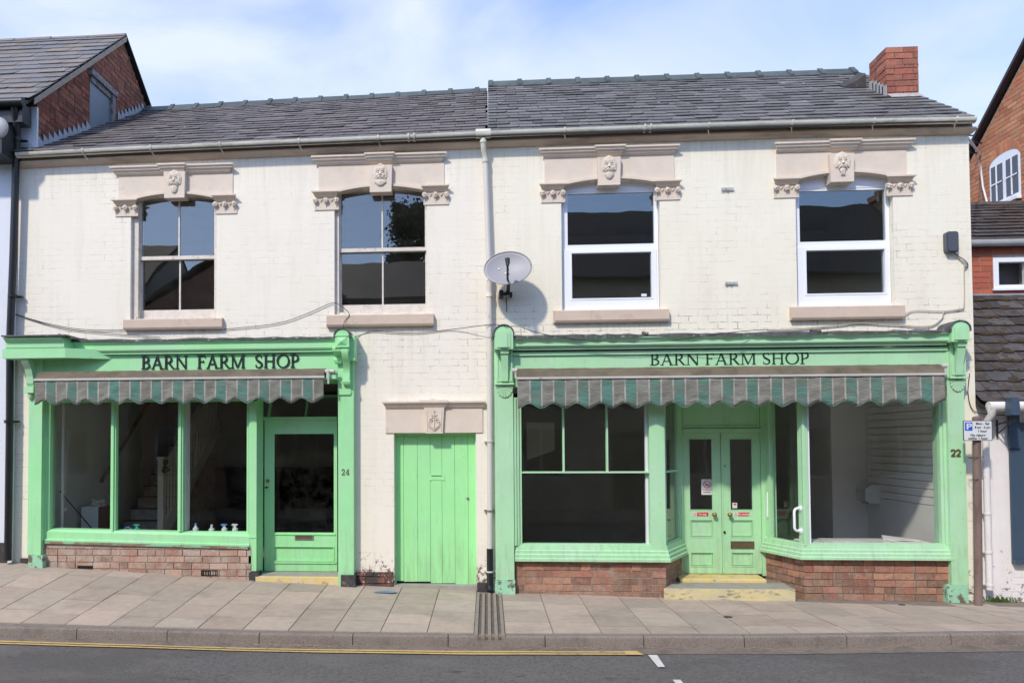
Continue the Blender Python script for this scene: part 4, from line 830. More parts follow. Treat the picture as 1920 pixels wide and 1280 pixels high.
# left bracket
m = MB(); bx0, bx1 = W(47, 700, -.2).x, W(60, 700, -.2).x; zt_ = c2-.001; zb_ = W(55, 722, -.14).z
pr = [(-.10, zt_), (-.30, zt_), (-.29, zt_-.05), (-.22, zt_-.12), (-.18, zt_-.22), (-.17, zb_+.02), (-.14, zb_-.02), (-.10, zb_-.02)]
m.add([(bx0, y, z) for y, z in pr]+[(bx1, y, z) for y, z in pr], [tuple(range(8)), tuple(range(15, 7, -1))]+[(i, (i+1) % 8, (i+1) % 8+8, i+8) for i in range(8)])
m.box(bx0-.02, bx1+.02, -.20, -.101, zb_-.10, zb_-.021); m.sph(((bx0+bx1)/2, -.14, zb_-.13), (.035, .04, .06), 10, 8)
m.build('bracket', GREENP, h24)
# pilasters
def pil(par, p, q0, q1, yf, mat, base=None, name='pilaster'):
    m = MB(); a, b, _, z1_ = rc(p[0], q0, p[1], q1, yf); zb = g((a+b)/2, -.1)
    if base:
        a1, b1, _, zb2 = rc(base[0], base[2], base[1], q1, yf-.02); m.box(a, b, yf, .12, zb2, z1_); o = m.build(name, mat, par)
        mm = MB(); n = 8; 
        mm.box(a1, b1, yf-.025, .10, zb-.25, zb2-.002); mm.build('plinth_block', base[3], o)
    else: m.box(a, b, yf, .12, zb-.25, z1_); o = m.build(name, mat, par)
    return o
pil(h24, (53, 78), 672, 1055, -.13, GREEN, (53, 80, 1040, GREENW))
p24 = pil(h24, (634, 663), 652, 1078, -.13, GREEN)
m = MB(); a, b, c, d = rc(639, 1078, 666, 1099, -.16); m.box(a, b, -.16, .1, c-.2, d+.002); m.build('plinth_block', DARKST, p24)
q = rc(640, 879, 656, 890, -.13); m = MB(); lettering(m, '24', q[0], q[1], q[2], q[3], -.1305, .006); m.build('house_number', NUMB, p24)

def rounded_cap(par, p, ctop, cbot, yf, lead=True, flutes=True, mat=GREEN):
    a, b, c, d = rc(p[0], ctop, p[1], cbot, yf); m = MB(); r = (b-a)/2; cx = (a+b)/2; zc = d-r*0.9
    out = [(a, c)]+[(b, c)]+[(cx+r*math.cos(PI*i/12), zc+r*.9*math.sin(PI*i/12)) for i in range(13)]
    m.prism(out, yf, .02)
    if flutes:
        for k, s in enumerate((0.72, 0.40)):
            o = [(cx-r*s, c+.02)]+[(cx+r*s, c+.02)]+[(cx+r*s*math.cos(PI*i/12), zc+r*.9*s*math.sin(PI*i/12)) for i in range(13)]
            m.prism(o, yf-.012*(k+1), yf-.012*k-.0003)
    cap = m.build('pilaster_cap', mat, par)
    m = MB()
    for i in range(14):
        t0, t1 = PI*(-.08+1.16*i/14), PI*(-.08+1.16*(i+1)/14)
        f_ = lambda t, rr: (cx+(r+rr)*math.cos(t), zc+(r*.9+rr)*math.sin(t))
        q = [f_(t0, .004), f_(t1, .004), f_(t1, .016), f_(t0, .016)]
        m.prism(q, yf-.015, 0)
    m.build('lead_capping', LEADD, cap)
    return a, b, c, d
def scroll(par, p, qt, qb, y_out, y_in, name='scroll_bracket', mat=GREEN, wfrac=.5):
    a, b, zb, zt = rc(p[0], qt, p[1], qb, (y_out+y_in)/2); m = MB(); cx = (a+b)/2; hw = (b-a)*wfrac/2; H = zt-zb
    pr = [(y_in, zt), (y_out, zt), (y_out-.01, zt-H*.1), (y_out+.005, zt-H*.22), (y_out+.05, zt-H*.34), (y_in-.06, zt-H*.50), (y_in-.045, zt-H*.7), (y_in-.07, zt-H*.84), (y_in-.06, zt-H*.95), (y_in-.02, zb), (y_in, zb)]
    n = len(pr); m.add([(cx-hw, y, z) for y, z in pr]+[(cx+hw, y, z) for y, z in pr], [tuple(range(n)), tuple(range(2*n-1, n-1, -1))]+[(i, (i+1) % n, (i+1) % n+n, i+n) for i in range(n)])
    m.tube([(cx-hw-.01, y_out+.03, zt-.035), (cx+hw+.01, y_out+.03, zt-.035)], .033, 12)
    m.tube([(cx-hw-.008, y_in-.045, zb+.05), (cx+hw+.008, y_in-.045, zb+.05)], .024, 12)
    m.build(name, mat, par, True)
# right console of shop 24
a, b, c, d = rounded_cap(h24, (628, 654), 617, 651, -.34, flutes=False)
m = MB(); cx, zc_ = (a+b)/2, (c+d)/2; zc_ = c+.09
m.add([(a+.02, -.3405, c+.02), (b-.02, -.3405, c+.02), (b-.02, -.3405, c+.13), (a+.02, -.3405, c+.13), (cx, -.375, c+.075)], [(0, 1, 4), (1, 2, 4), (2, 3, 4), (3, 0, 4)])
m.box(a, b, -.352, -.341, c+.0, c+.014); m.box(a, b, -.352, -.341, c+.137, c+.15); m.build('diamond_boss', GREEN, h24)
m = MB(); q0 = rc(655, 650, 662, 735, -.2); m.box(b-.02, b+.055, -.24, .0, c-.15, d-.06); m.build('console_side', GREEN, h24)
m = MB(); m.box(a+.0, a+.16, -.15, -.131, W(640, 740, -.13).z, c-.001); m.build('console_back', GREEN, h24)
scroll(h24, (626, 641), 652, 681, -.33, -.15, wfrac=.85); scroll(h24, (641, 656), 652, 722, -.33, -.15, wfrac=.8)
m = MB(); 
for i in range(5): m.tube([(W(654, 738, -.14).x, -.14, W(654, 722, -.14).z), (W(650+i*2.3, 738, -.14).x, -.137, W(654, 737, -.14).z)], [.014, .008], 6)
m.sph((W(654, 722, -.14).x, -.145, W(654, 722, -.14).z), .022, 10, 8); m.build('shell_drop', GREEN, h24)

# shop window 24
Yw = -0.02
zt = W(300, 742, Yw).z; zsl = W(280, 996, Yw).z
jx = lambda p, yy=Yw: W(p, 870, yy).x
m = MB(); m.box(jx(78), jx(495), Yw-.03, .12, W(300, 757, Yw).z+.03, W(300, 694, Yw).z); m.build('head_board', GREEN, h24)
wr = MB(); wr.box(jx(78), jx(84.5), Yw-.05, .1, zsl, zt); wr.box(jx(84.5)+.0005, jx(89.5), Yw-.035, .1, zsl, zt); wr.box(jx(89.5)+.0005, jx(94.5), Yw-.015, .1, zsl, zt)
wr.box(jx(463), jx(466.5), Yw-.01, .1, zsl, zt); wr.box(jx(78), jx(466.5), .03, .1, zsl-.04, zsl); shopw = wr.build('shop_window', GREEN, h24)
for p in (207.5, 333.5):
    m = MB(); m.box(jx(p), jx(p+9.5), Yw, .06, zsl, zt); m.box(jx(p+3), jx(p+6.5), Yw-.022, Yw-.0005, zsl, zt); m.build('mullion', GREEN, shopw)
for a_px, b_px in ((94.5, 207.5), (217, 333.5), (343, 463)):
    m = MB(); m.box(jx(a_px), jx(b_px), .045, .05, zsl-.01, zt); m.build('window_glass', GLASSD, shopw)
m = MB(); m.box(jx(343)+.003, jx(350, .08), .052, .2, zsl, zt); m.box(jx(95)+.003, jx(113, .2), .25, .30, zsl, zt); m.build('inner_lining', UPVC if False else PLASTW, shopw)
# bottom rail, measured at both ends because it dips to the right
zl, zr = W(78, 992, -.06).z, W(468, 1001, -.06).z; bl_, br_ = W(78, 1013, -.06).z, W(468, 1024, -.06).z
def dip(m, x0, x1, pr0, pr1):
    n = len(pr0); m.add([(x0, y, z) for y, z in pr0]+[(x1, y, z) for y, z in pr1], [tuple(range(n)), tuple(range(2*n-1, n-1, -1))]+[(i, (i+1) % n, (i+1) % n+n, i+n) for i in range(n)])
def railp(zt_, zb_): H = zt_-zb_; return [(.10, zt_+.012), (-.02, zt_), (-.045, zt_-H*.16), (-.055, zt_-H*.2), (-.055, zt_-H*.8), (-.075, zt_-H*.86), (-.075, zb_), (.1, zb_)]
m = MB(); dip(m, jx(78), jx(470), railp(zl, bl_), railp(zr, br_)); m.build('bottom_rail', GREEN, h24)
m = MB(); dip(m, jx(80), jx(468), [(-.06, bl_-.0005), (-.085, bl_-.004), (-.08, bl_-.03), (-.06, bl_-.03)], [(-.06, br_-.0005), (-.085, br_-.004), (-.08, br_-.03), (-.06, br_-.03)]); m.build('weathered_fillet', M('bare_wood', (0.27, 0.20, 0.15), .8, .3, 12, .4, 40, stretch=(.3, 1, 1), stains=[((.30, .6, .38), 7, .52, .56, .9)]), h24)
# stall riser 24
x0r, x1r = jx(78, -.06), jx(471, -.06)
m = MB(); m.prism([(x0r, -.3), (x1r, -.3), (x1r, br_-.02), (x0r, bl_-.02)], -.05, .1); rs = m.build('stall_riser', MORTAR, h24)
m = MB(); bricks(m, (0, -.05, 0), (1, 0, 0), (0, -1, 0), lambda z: (x0r+.003, x1r-.003), -.05, min(bl_, br_)-.025, ch=.0825, proud=.010); 
br_o = m.build('brickwork', BRICKA, rs)
for q in ((377, 1068, 408, 1079), (145, 1060, 173, 1067)):
    a, b, c, d = rc(*q, -.065); c = max(c, g((a+b)/2, -.1)+.004); m = MB(); frame_rects(m, a, b, c, d, (.012,)*4, -.068, -.045)
    for i in range(6): xx = lerp(a+.012, b-.012, (i+.5)/6); m.box(xx-.006, xx+.006, -.066, -.05, c+.012, d-.012)
    m.build('air_brick', BLACKP, rs)
# post and recessed entrance 24
Yd = 0.26
xp0, xp1 = jx(466.5, -.05), jx(481, -.05)
m = MB(); zb = g(xp0, 0)
m.box(xp0, xp1, -.05, .10, W(473, 1070, -.05).z, zt); m.prism([(xp1+.0005, W(490, 1070, .2).z), (jx(494, .25), W(490, 1070, .2).z), (jx(494, .25), zt), (xp1+.0005, zt)], .0, Yd-.02); m.box(xp0-.003, xp1+.003, -.058, -.0505, W(473, 1005, -.05).z-.02, W(473, 1005, -.05).z)
m.build('door_post', GREEN, h24)
m = MB(); a, b, c, d = rc(470, 1072, 484, 1090, -.06); m.box(a-.02, a+.10, -.07, .1, c-.15, d); m.build('plinth_block', DARKST, h24)
dx0, dx1 = W(496, 900, Yd).x, W(632, 900, Yd).x
m = MB(); m.box(xp1+.001, jx(634, -.10), -.028, Yd+.1, W(560, 712, -.03).z, W(560, 694, -.03).z+.05); m.build('recess_soffit', GREEN, h24)
zl0, zl1 = W(560, 787, Yd).z, W(560, 742, Yd).z; ztop_ = W(560, 715, Yd).z
m = MB(); m.box(dx0-.03, dx1, Yd-.02, Yd+.07, zl0-.001, zl0+.04); m.box(dx0-.03, dx1, Yd+.0, Yd+.06, ztop_-.03, ztop_+.15)
tr = m.build('transom_light', GREEN, h24)
m = MB(); m.box(dx0-.03, dx1, Yd+.03, Yd+.036, zl0+.04, ztop_-.03); m.build('window_glass', GLASSD, tr)
m = MB(); ztl = lambda p, q: W(p, q, .5).z
m.tube([(W(502, 780, .6).x, .6, zl0+.0), (W(516, 745, .6).x, .6, ztop_+.05)], .02, 4); m.tube([(W(572, 775, .6).x, .6, zl0+.0), (W(582, 745, .6).x, .6, ztop_+.05)], .016, 4); m.box(dx0, dx1, .6, .63, W(560, 745, .6).z, W(560, 745, .6).z+.03); m.build('shutter_batten', GREEN, tr)
# door 24
def part_box(p, Y, dep, mat, name, par, q=None): m = MB(); a, b, c, d = rc(*p, Y); m.box(a, b, Y, Y+dep, c, d); return m.build(name, mat, par)
zdb = W(560, 1070, Yd).z
m = MB(); a, b, c, d = rc(513, 812, 627, 999, Yd); e, f_, g_, h = rc(514, 1023, 630, 1052, Yd)
m.box(dx0, a, Yd, Yd+.05, zdb, zl0-.002); m.box(b, dx1, Yd, Yd+.05, zdb, zl0-.002); m.box(a, b, Yd, Yd+.05, d, zl0-.002); m.box(a, b, Yd, Yd+.05, h, c); m.box(a, b, Yd, Yd+.05, zdb, g_); m.box(a, b, Yd+.02, Yd+.05, g_, h)
frame_rects(m, a-.0, b+.0, g_-.0, h, (.012, .012, .012, .012), Yd-.008, Yd+.019)
m.prism([(a-.015, c-.01), (b+.015, c-.01), (b+.015, c-.022), (a-.015, c-.022)], Yd-.012, Yd-.0005); m.box(a-.02, b+.02, Yd-.015, Yd-.0005, g_-.025, g_-.005)
dr = m.build('shop_door', GREEN, h24)
m = MB(); m.box(a, b, Yd+.02, Yd+.026, c, d); m.build('window_glass', GLASSG, dr)
m = MB(); frame_rects(m, a, b, c, d, (.008, .008, .008, .008), Yd+.004, Yd+.019); m.build('glazing_bead', GREEN, dr)
m = MB(); a, b, c, d = rc(553, 1001, 588, 1012, Yd); frame_rects(m, a, b, c, d, (.018, .018, .014, .014), Yd-.008, Yd-.0005); m.box(a+.018, b-.018, Yd-.004, Yd-.0005, c+.014, d-.014, 1); m.build('letter_plate', [STEEL, BRASSD], dr)
k = W(502, 901, Yd); m = MB(); m.tube([k, k+Vector((0, -.012, 0))], .024, 14); m.tube([k+Vector((0, -.013, 0)), k+Vector((0, -.02, 0))], .012, 10); m.build('lock_cylinder', BRASS, dr, True)
k = W(502, 913, Yd); m = MB(); m.tube([k, k+Vector((0, -.04, 0))], .009, 8); m.sph(k+Vector((-.005, -.05, 0)), (.022, .014, .013), 10, 8); m.build('door_handle', BLACKP, dr, True)
# yellow step 24
m = MB(); a, b, c, d = rc(480, 1074, 640, 1095, -.05); zst = W(560, 1070, Yd).z-.004
n = 12; prf = [(Yd+.05, zst), (-.06, zst-.012), (-.075, zst-.022), (-.085, -.2), (Yd+.05, -.2)]
m.add([(a, y, z) for y, z in prf]+[(b, y, z) for y, z in prf], [(0, 1, 6, 5), (4, 3, 2, 1, 0), (5, 6, 7, 8, 9), (3, 4, 9, 8), (4, 0, 5, 9)], 1); m.add([(a, y, z) for y, z in prf[1:4]]+[(b, y, z) for y, z in prf[1:4]], [(0, 1, 4, 3), (1, 2, 5, 4)], 0)
m.build('doorstep', [YEL, CONC], h24)

# staircase seen through the window
sx0, sx1 = W(218, 900, 1.9).x, W(300, 900, 1.9).x
m = MB(); 
for i in range(10): m.box(sx0, sx1, 1.9+.26*i, 1.9+.26*(i+1)+.02, .3, .33+.165*(i+1)); 
st = m.build('staircase', M('stair_paint', (0.42, 0.38, 0.32), .8, .3, 9), h24)
m = MB()
for i in range(10): m.box(sx0, sx1-.01, 1.88+.26*i, 1.93+.26*i, .331+.165*(i+1)+.001, .355+.165*(i+1)+.001)
m.build('stair_nosing', M('red_brown_edge', (0.13, .035, .025), .7), st)
m = MB(); m.box(sx1+.002, sx1+.09, 1.80, 1.89, .33, 1.62); m.box(sx1-.01, sx1+.10, 1.79, 1.90, 1.62, 1.66); m.build('newel_post', CREAMW, st)
m = MB(); y0, y1 = 1.891, 4.5; s = .165/.26
m.hexa([(sx1+.02, y0, .36), (sx1+.07, y0, .36), (sx1+.07, y0, .62), (sx1+.02, y0, .62)], (0, y1-y0, s*(y1-y0))); m.build('stringer', CREAMW, st)
m = MB(); m.hexa([(sx1+.01, y0, 1.42), (sx1+.08, y0, 1.42), (sx1+.08, y0, 1.48), (sx1+.01, y0, 1.48)], (0, y1-y0, s*(y1-y0))); m.build('handrail', CREAMW, st)
for i in range(20):
    yy_ = 1.98+i*.125; z = .62+(yy_-y0)*s; m = MB(); m.box(sx1+.03, sx1+.058, yy_, yy_+.028, z-.02, z+.82); m.build('baluster', CREAMW, st)
q0, q1 = WX(190, 903, X24a+.08), WX(288, 748, X24a+.08); 
m = MB(); m.tube([W(190, 903, 1.9), W(290, 735, 3.0)], .028, 8); m.build('wall_handrail', WOOD, st, True)
m = MB(); k = W(307, 872, 1.75); 
for i in range(6): m.sph(k+Vector((random.uniform(-.03, .05), 0, random.uniform(-.09, .06))), (.04, .03, .035), 8, 6)
tag(m.build('hanging_cloth', M('orange_blue_cloth', (.22, .09, .04), .9, .3, 8, col2=(.03, .08, .12))), 'small orange and blue cloth hung over the pale newel post of the staircase', 'cloth')

# passage door
Yp = .13
PX = [742, 757, 783, 807, 829, 853, 878, 892.5]
m = MB(); zt_ = W(818, 817, Yp).z; 
for p0, p1 in zip(PX, PX[1:]):
    x0, x1 = W(p0, 950, Yp).x, W(p1, 950, Yp).x; zb0 = g(x0, .1)+.045+random.uniform(-.006, .01); cc = .004
    m.hexa([(x0+.001, Yp+.004, zb0), (x0+cc, Yp, zb0), (x1-cc, Yp, zb0+.002), (x1-.001, Yp+.004, zb0), (x1-.001, Yp+.03, zb0), (x0+.001, Yp+.03, zb0)], (0, 0, zt_-zb0))
pdr = m.build('passage_door', GREEND, h24)
m = MB(); m.box(W(742, 900, Yp).x, W(892, 900, Yp).x, Yp+.031, Yp+.04, g(-.7, 0), zt_); m.build('door_backing', DARKW, pdr)
m = MB(); a, b, c, d = rc(806, 889, 833, 899, Yp); m.box(a, b, Yp-.006, Yp-.0005, c, d); m.box(a+.02, b-.03, Yp-.009, Yp-.0062, d-.022, d-.012, 1)
m.sph((a+.01, Yp-.003, c), (.02, .006, .012), 8, 6); m.sph((b-.01, Yp-.003, c+.0), (.02, .006, .012), 8, 6); m.build('letter_plate', [GREEND, BRASSD], pdr)
k = W(877, 934, Yp); m = MB(); m.tube([k+Vector((0, 0, 0)), k+Vector((0, -.012, 0))], .017, 10); m.build('keyhole', STEEL, pdr)
m = MB(); xa, xb = W(739, 900, 0).x, W(742, 900, Yp).x; 
m.box(PD[0]+.0, W(743, 900, Yp).x, Yp-.03, .24, g(-1, 0)-.1, PD[3]); m.box(PD[1]-.012, PD[1], Yp-.03, .24, g(-.2, 0)-.1, PD[3]); m.box(W(743, 900, Yp).x, PD[1]-.012, Yp-.03, .24, zt_+.004, PD[3]+.01); m.build('door_frame', GREEND, h24)
m = MB(); m.box(PD[0], PD[1], -.0, .2, -.3, g(-.7, 0)+.035); m.build('threshold', CONC, h24)
a, b, c, d = rc(723, 764, 905, 811, -.015); m = MB(); m.box(a, b, -.016, .1, c, d); ln = m.build('door_lintel', STONE, h24)
m = MB(); a, b, c, d = rc(716, 750, 911, 764, -.09); H = d-c
m.profx([(0, d), (-.085, d-.01), (-.085, d-.03), (-.06, d-.045), (-.055, d-.06), (-.03, c), (0, c)], a, b, ret0=.8, ret1=.3, yw=-.085); kx = rc(795, 764, 833, 812, -.05)
m.profx([(0, d+.008), (-.105, d-.0), (-.105, d-.03), (-.08, d-.045), (-.075, d-.06), (-.05, c-.004), (0, c-.004)], kx[0]-.05, kx[1]+.05, ret0=.8, ret1=.8, yw=-.105); m.build('hood_mould', STONE, ln)
m = MB(); cx = (kx[0]+kx[1])/2; hw = (kx[1]-kx[0])/2; m.prism([(cx-hw*.84, kx[2]), (cx+hw*.84, kx[2]), (cx+hw, kx[3]), (cx-hw, kx[3])], -.055, .1)
m.prism([(cx-hw*.78, kx[3]-.03), (cx-hw*.70, kx[2]+.03), (cx-hw*.63, kx[2]+.03), (cx-hw*.72, kx[3]-.03)], -.062, -.0555); m.prism([(cx+hw*.78, kx[3]-.03), (cx+hw*.70, kx[2]+.03), (cx+hw*.63, kx[2]+.03), (cx+hw*.72, kx[3]-.03)], -.062, -.0555)
ks = m.build('keystone', STONE, ln)
m = MB(); y = -.062; zc = (kx[2]+kx[3])/2; s = (kx[3]-kx[2])/2     # anchor and scrolls in relief
T = lambda pts, r: m.tube([(cx+u*hw, y, zc+v*s) for u, v in pts], r, 6)
T([(0, .62), (0, -.55)], .007); T([(-.28, .42), (.28, .42)], .006); T([(.0, .62), (.1, .72), (0, .82), (-.1, .72), (0, .62)], .005)
T([(-.52, -.05), (-.42, -.4), (0, -.68), (.42, -.4), (.52, -.05)], .008)
T([(-.05, .3), (-.4, .15), (-.5, -.02), (-.25, -.12), (-.15, .05), (-.35, .12)], .006); T([(.05, .3), (.4, .15), (.5, -.02), (.25, -.12), (.15, .05), (.35, .12)], .006)
T([(-.62, -.2), (-.5, -.5), (0, -.82), (.5, -.5), (.62, -.2)], .005); m.build('carved_anchor', STONE, ks, True)
# bare brick foot of the passage wall
m = MB(); a, b, c, d = rc(668, 1072, 737, 1100, -.02); m.box(a, b, -.018, .01, c-.1, d); ft = m.build('wall_foot', DARKST, h24)
m = MB(); bricks(m, (0, -.018, 0), (1, 0, 0), (0, -1, 0), lambda z: (a+.003, b-.003), c-.03, d, proud=.006, depth=.02, jit=.006); m.build('brickwork', M('peeling_brick', (.17, .07, .05), .9, .3, 12, .6, 50, island=.3, stains=[((.05, .045, .045), 5, .48, .56, .9), ((.62, .56, .5), 9, .57, .60, .8)]), ft)
for (p0, q0, p1, q1) in ((895, 1092, 912, 1108), (38, 1046, 52, 1060)): m = MB(); a, b, c, d = rc(p0, q0, p1, q1, -.02); m.box(a, b, -.022, .01, c-.1, d); m.build('rotten_plinth', DARKST, h24)

# ================================================================= SHOPFRONT 22
Yf = -0.12
m = MB(); a, b, c, d = rc(962, 655, 1776, 696, Yf); m.box(a, b, Yf, .05, c, d); m.box(a, b, Yf-.025, Yf-.0005, W(1370, 662, Yf).z, W(1370, 656, Yf).z); fa = m.build('fascia', GREENP, h22)
q = rc(1218, 661, 1519, 683, Yf); words('BARN FARM SHOP', q, Yf-.0008, .004, .34, (W(1519, 681, Yf).z-W(1218, 683, Yf).z)/(q[1]-q[0])*0.6, INK, fa)
m = MB(); a, b, c, d = rc(958, 627, 1782, 645, -.27); moulding(m, c, d, .27, a, b); m.box(a, b, -.19, -.121, c-.03, c-.001); cor = m.build('cornice', GREENP, h22)
m = MB(); n = 60; pts = [(lerp(a, b, i/n), random.uniform(-.007, .012)) for i in range(n+1)]
for (p, e), (p2, e2) in zip(pts, pts[1:]):
    m.hexa([(p, -.275-e, d+.0+e), (p2, -.275-e2, d+.0+e2), (p2, .0, d+.045+e2), (p, 0, d+.045+e)], (0, 0, .012))
    m.hexa([(p, -.279-e, d-.014-e), (p2, -.279-e2, d-.014-e2), (p2, -.279-e2, d+.011+e2), (p, -.279-e, d+.011+e)], (0, .004, 0))
for px in (1212, 1536): k = W(px, 624, -.27); m.sph((k.x, -.27, d+.025), (.028, .025, .022), 8, 6); m.tube([(k.x, -.26, d+.02), (k.x+.01, 0, d+.07)], .02, 7)
m.build('lead_capping', LEADD, cor)
Yq = -.13
def pil22(p0, p1, b0, b1, cap, brk, sh, num=None):
    o = pil(h22, (p0, p1), 655, 1085, Yq, GREENP, (b0, b1, 1087 if p0 < 1000 else 1096, GREENW))
    a, b, c, d = rounded_cap(h22, cap[:2], cap[2], cap[3], -.30, mat=GREENP)
    # panelled bracket block under the cap with a long drop
    x0, x1, z0, z1 = rc(brk[0], brk[2], brk[1], brk[3], Yq-.03); m = MB()
    m.box(x0, x1, Yq-.03, Yq-.0005, z0, z1); frame_rects(m, x0+.01, x1-.01, z0+.02, z1-.01, (.018,)*4, Yq-.042, Yq-.0305); m.box(x0-.012, x1+.012, Yq-.05, Yq-.0005, z0-.02, z0-.001); bo = m.build('bracket_panel', GREENP, h22)
    cx = (x0+x1)/2; m = MB(); m.box(cx-.05, cx+.05, -.27, Yq-.043, c-.05, c-.001)
    pr = [(Yq-.043, c-.051), (-.25, c-.051), (-.24, c-.12), (-.20, c-.24), (Yq-.07, z0+.10), (Yq-.06, z0+.02), (Yq-.043, z0+.02)]; n = len(pr)
    m.add([(cx-.042, y, z) for y, z in pr]+[(cx+.042, y, z) for y, z in pr], [tuple(range(n)), tuple(range(2*n-1, n-1, -1))]+[(i, (i+1) % n, (i+1) % n+n, i+n) for i in range(n)])
    m.tube([(cx-.045, Yq-.075, z0+.13+.2), (cx+.045, Yq-.075, z0+.13+.2)], .028, 10)
    m.build('drop_bracket', GREENP, bo, True)
    sa, sb, sc0, sd0 = rc(sh[0], sh[2], sh[1], sh[3], Yq); cx = (sa+sb)/2; rr = (sb-sa)/2; m = MB(); n = 9
    for i in range(n):
        t0 = PI+PI*(i+.08)/n; t1 = PI+PI*(i+.92)/n; hh = (sd0-sc0)
        pA = [(cx+.012*math.cos(t0), sd0-.01+.012*math.sin(t0)), (cx+rr*math.cos(t0), sd0+hh*math.sin(t0)), (cx+rr*1.05*math.cos((t0+t1)/2), sd0+hh*1.05*math.sin((t0+t1)/2)), (cx+rr*math.cos(t1), sd0+hh*math.sin(t1)), (cx+.012*math.cos(t1), sd0-.01+.012*math.sin(t1))]
        m.prism(pA, Yq-.018, Yq-.0005)
    m.build('carved_shell', GREENP, h22)
    return o
pl = pil22(928, 963, 928, 966, (927, 962, 610, 654), (930, 962, 656, 718), (930, 962, 722, 744))
prr = pil22(1779, 1811, 1776, 1815, (1784, 1818, 602, 640), (1781, 1811, 642, 706), (1780, 1809, 711, 733))
q = rc(1783, 843, 1801, 855, Yq); m = MB()
for i in (0, 1): # plain rounded numerals
    xx = lerp(q[0], q[1], i*.54); ww = (q[1]-q[0])*.44; hh = q[3]-q[2]
    P_ = [(.05, .72), (.2, .93), (.5, 1.0), (.8, .92), (.92, .7), (.8, .48), (.45, .25), (.1, .04)]; m.strip([(xx+u*ww, q[2]+v*hh) for u, v in P_], .020, Yq-.006, Yq-.0005); m.strip([(xx+.02*ww, q[2]+.04*hh), (xx+ww, q[2]+.04*hh)], .020, Yq-.0068, Yq-.0005)
m.build('house_number', NUMB, prr)

Ya, YD = -.06, .65                                # shop window plane and door plane
zsl = W(1100, 1022, Ya).z; zt = W(1370, 742, Ya).z; zsr = W(1640, 1020, Ya).z
K = lambda p, yy=Ya, q=880: W(p, q, yy).x
m = MB(); m.box(K(963), K(1778), Ya-.04, .02, W(1370, 722, Ya).z, W(1370, 692, Ya).z+.04); m.build('head_board', GREENP, h22)
# left window
m = MB(); m.box(K(963), K(968), Ya-.05, .1, zsl, zt); m.box(K(968)+.0005, K(973), Ya-.03, .1, zsl, zt); m.box(K(973)+.0005, K(978), Ya-.005, .1, zsl, zt)
ztr = W(1100, 885, Ya).z
m.box(K(978), K(1217), Ya+.0, .04, ztr-.010, ztr+.010); m.box(K(978), K(1217), Ya+.005, .04, zsl, zsl+.02)
wl = m.build('shop_window', GREENP, h22)
for p in (1055.5, 1137.5): m = MB(); m.box(K(p), K(p+3.5), Ya+.01, .03, ztr+.0105, zt); m.build('glazing_bar', GREENP, wl)
m = MB(); m.box(K(978), K(1217), .0, .005, ztr+.01, zt); m.build('window_glass', GLASSD, wl); m = MB(); m.box(K(978), K(1217), .0, .005, zsl+.02, ztr-.01); m.build('window_glass', GLASSD, wl)
m = MB(); m.box(K(1212), K(1217)-.001, .008, .06, zsl+.02, zt); m.build('inner_lining', UPVC, wl)
zpb = W(1230, 1032, Ya).z
m = MB(); m.box(K(1217)+.0005, K(1246), Ya-.03, .06, zpb-.02, zt); post = m.build('corner_post', GREENP, wl)
# splayed lights either side of the door
def splay(name, pA, pB, zb, sill_px, inner):
    A = Vector((K(pA[0]), Ya, 0)); B = Vector((W(pB, 900, YD).x, YD, 0)); d = (B-A); Ln = d.length; u = d.normalized(); nn = Vector((0, -1, 0)) if abs(u.x) < .01 else Vector((-u.y, u.x, 0))
    # outward normal points to the recess
    if (nn.x > 0) != inner: nn = -nn
    def slab(m, s0, s1, z0, z1, n0, n1): m.hexa([A+u*s0+nn*n0+Vector((0, 0, z0)), A+u*s1+nn*n0+Vector((0, 0, z0)), A+u*s1+nn*n0+Vector((0, 0, z1)), A+u*s0+nn*n0+Vector((0, 0, z1))], nn*(n1-n0))
    return A, u, nn, Ln, slab
A, u, nn, Ln, slab = splay('l', (1246,), 1277, zsl, None, True)
m = MB(); slab(m, .065, Ln-.10, zsl, zsl+.03, -.05, 0); slab(m, Ln-.10, Ln-.0, zsl-.2, zt, -.05, 0); slab(m, .0, .065, zsl-.1, zt, -.05, 0); slab(m, .065, Ln-.1, ztr-.012, ztr+.012, -.05, -.005); sl1 = m.build('side_light', GREENP, h22)
m = MB(); slab(m, .065, Ln-.10, ztr+.013, zt, -.03, -.025); m.build('window_glass', GLASSD, sl1); m = MB(); slab(m, .065, Ln-.10, zsl+.031, ztr-.013, -.03, -.025); m.build('window_glass', GLASSD, sl1)
m = MB(); slab(m, .25, .30, zsl+.03, zt, -.10, -.055); m.build('inner_lining', UPVC, sl1)
AR, uR, nR, LR, slabR = splay('r', (1503,), 1432, zsr, None, False)
m = MB(); slabR(m, .0, .07, zsr-.1, zt, -.05, 0); slabR(m, LR-.13, LR, zsr-.2, zt, -.05, 0); slabR(m, .07, LR-.13, zsr-.03, zsr+.01, -.05, 0); slabR(m, LR-.14, LR-.105, zsr, zt, .0005, .018); sr1 = m.build('side_light', GREENP, h22)
m = MB(); slabR(m, .07, LR-.13, zsr+.01, zt, -.03, -.025); m.build('window_glass', GLASSD, sr1)
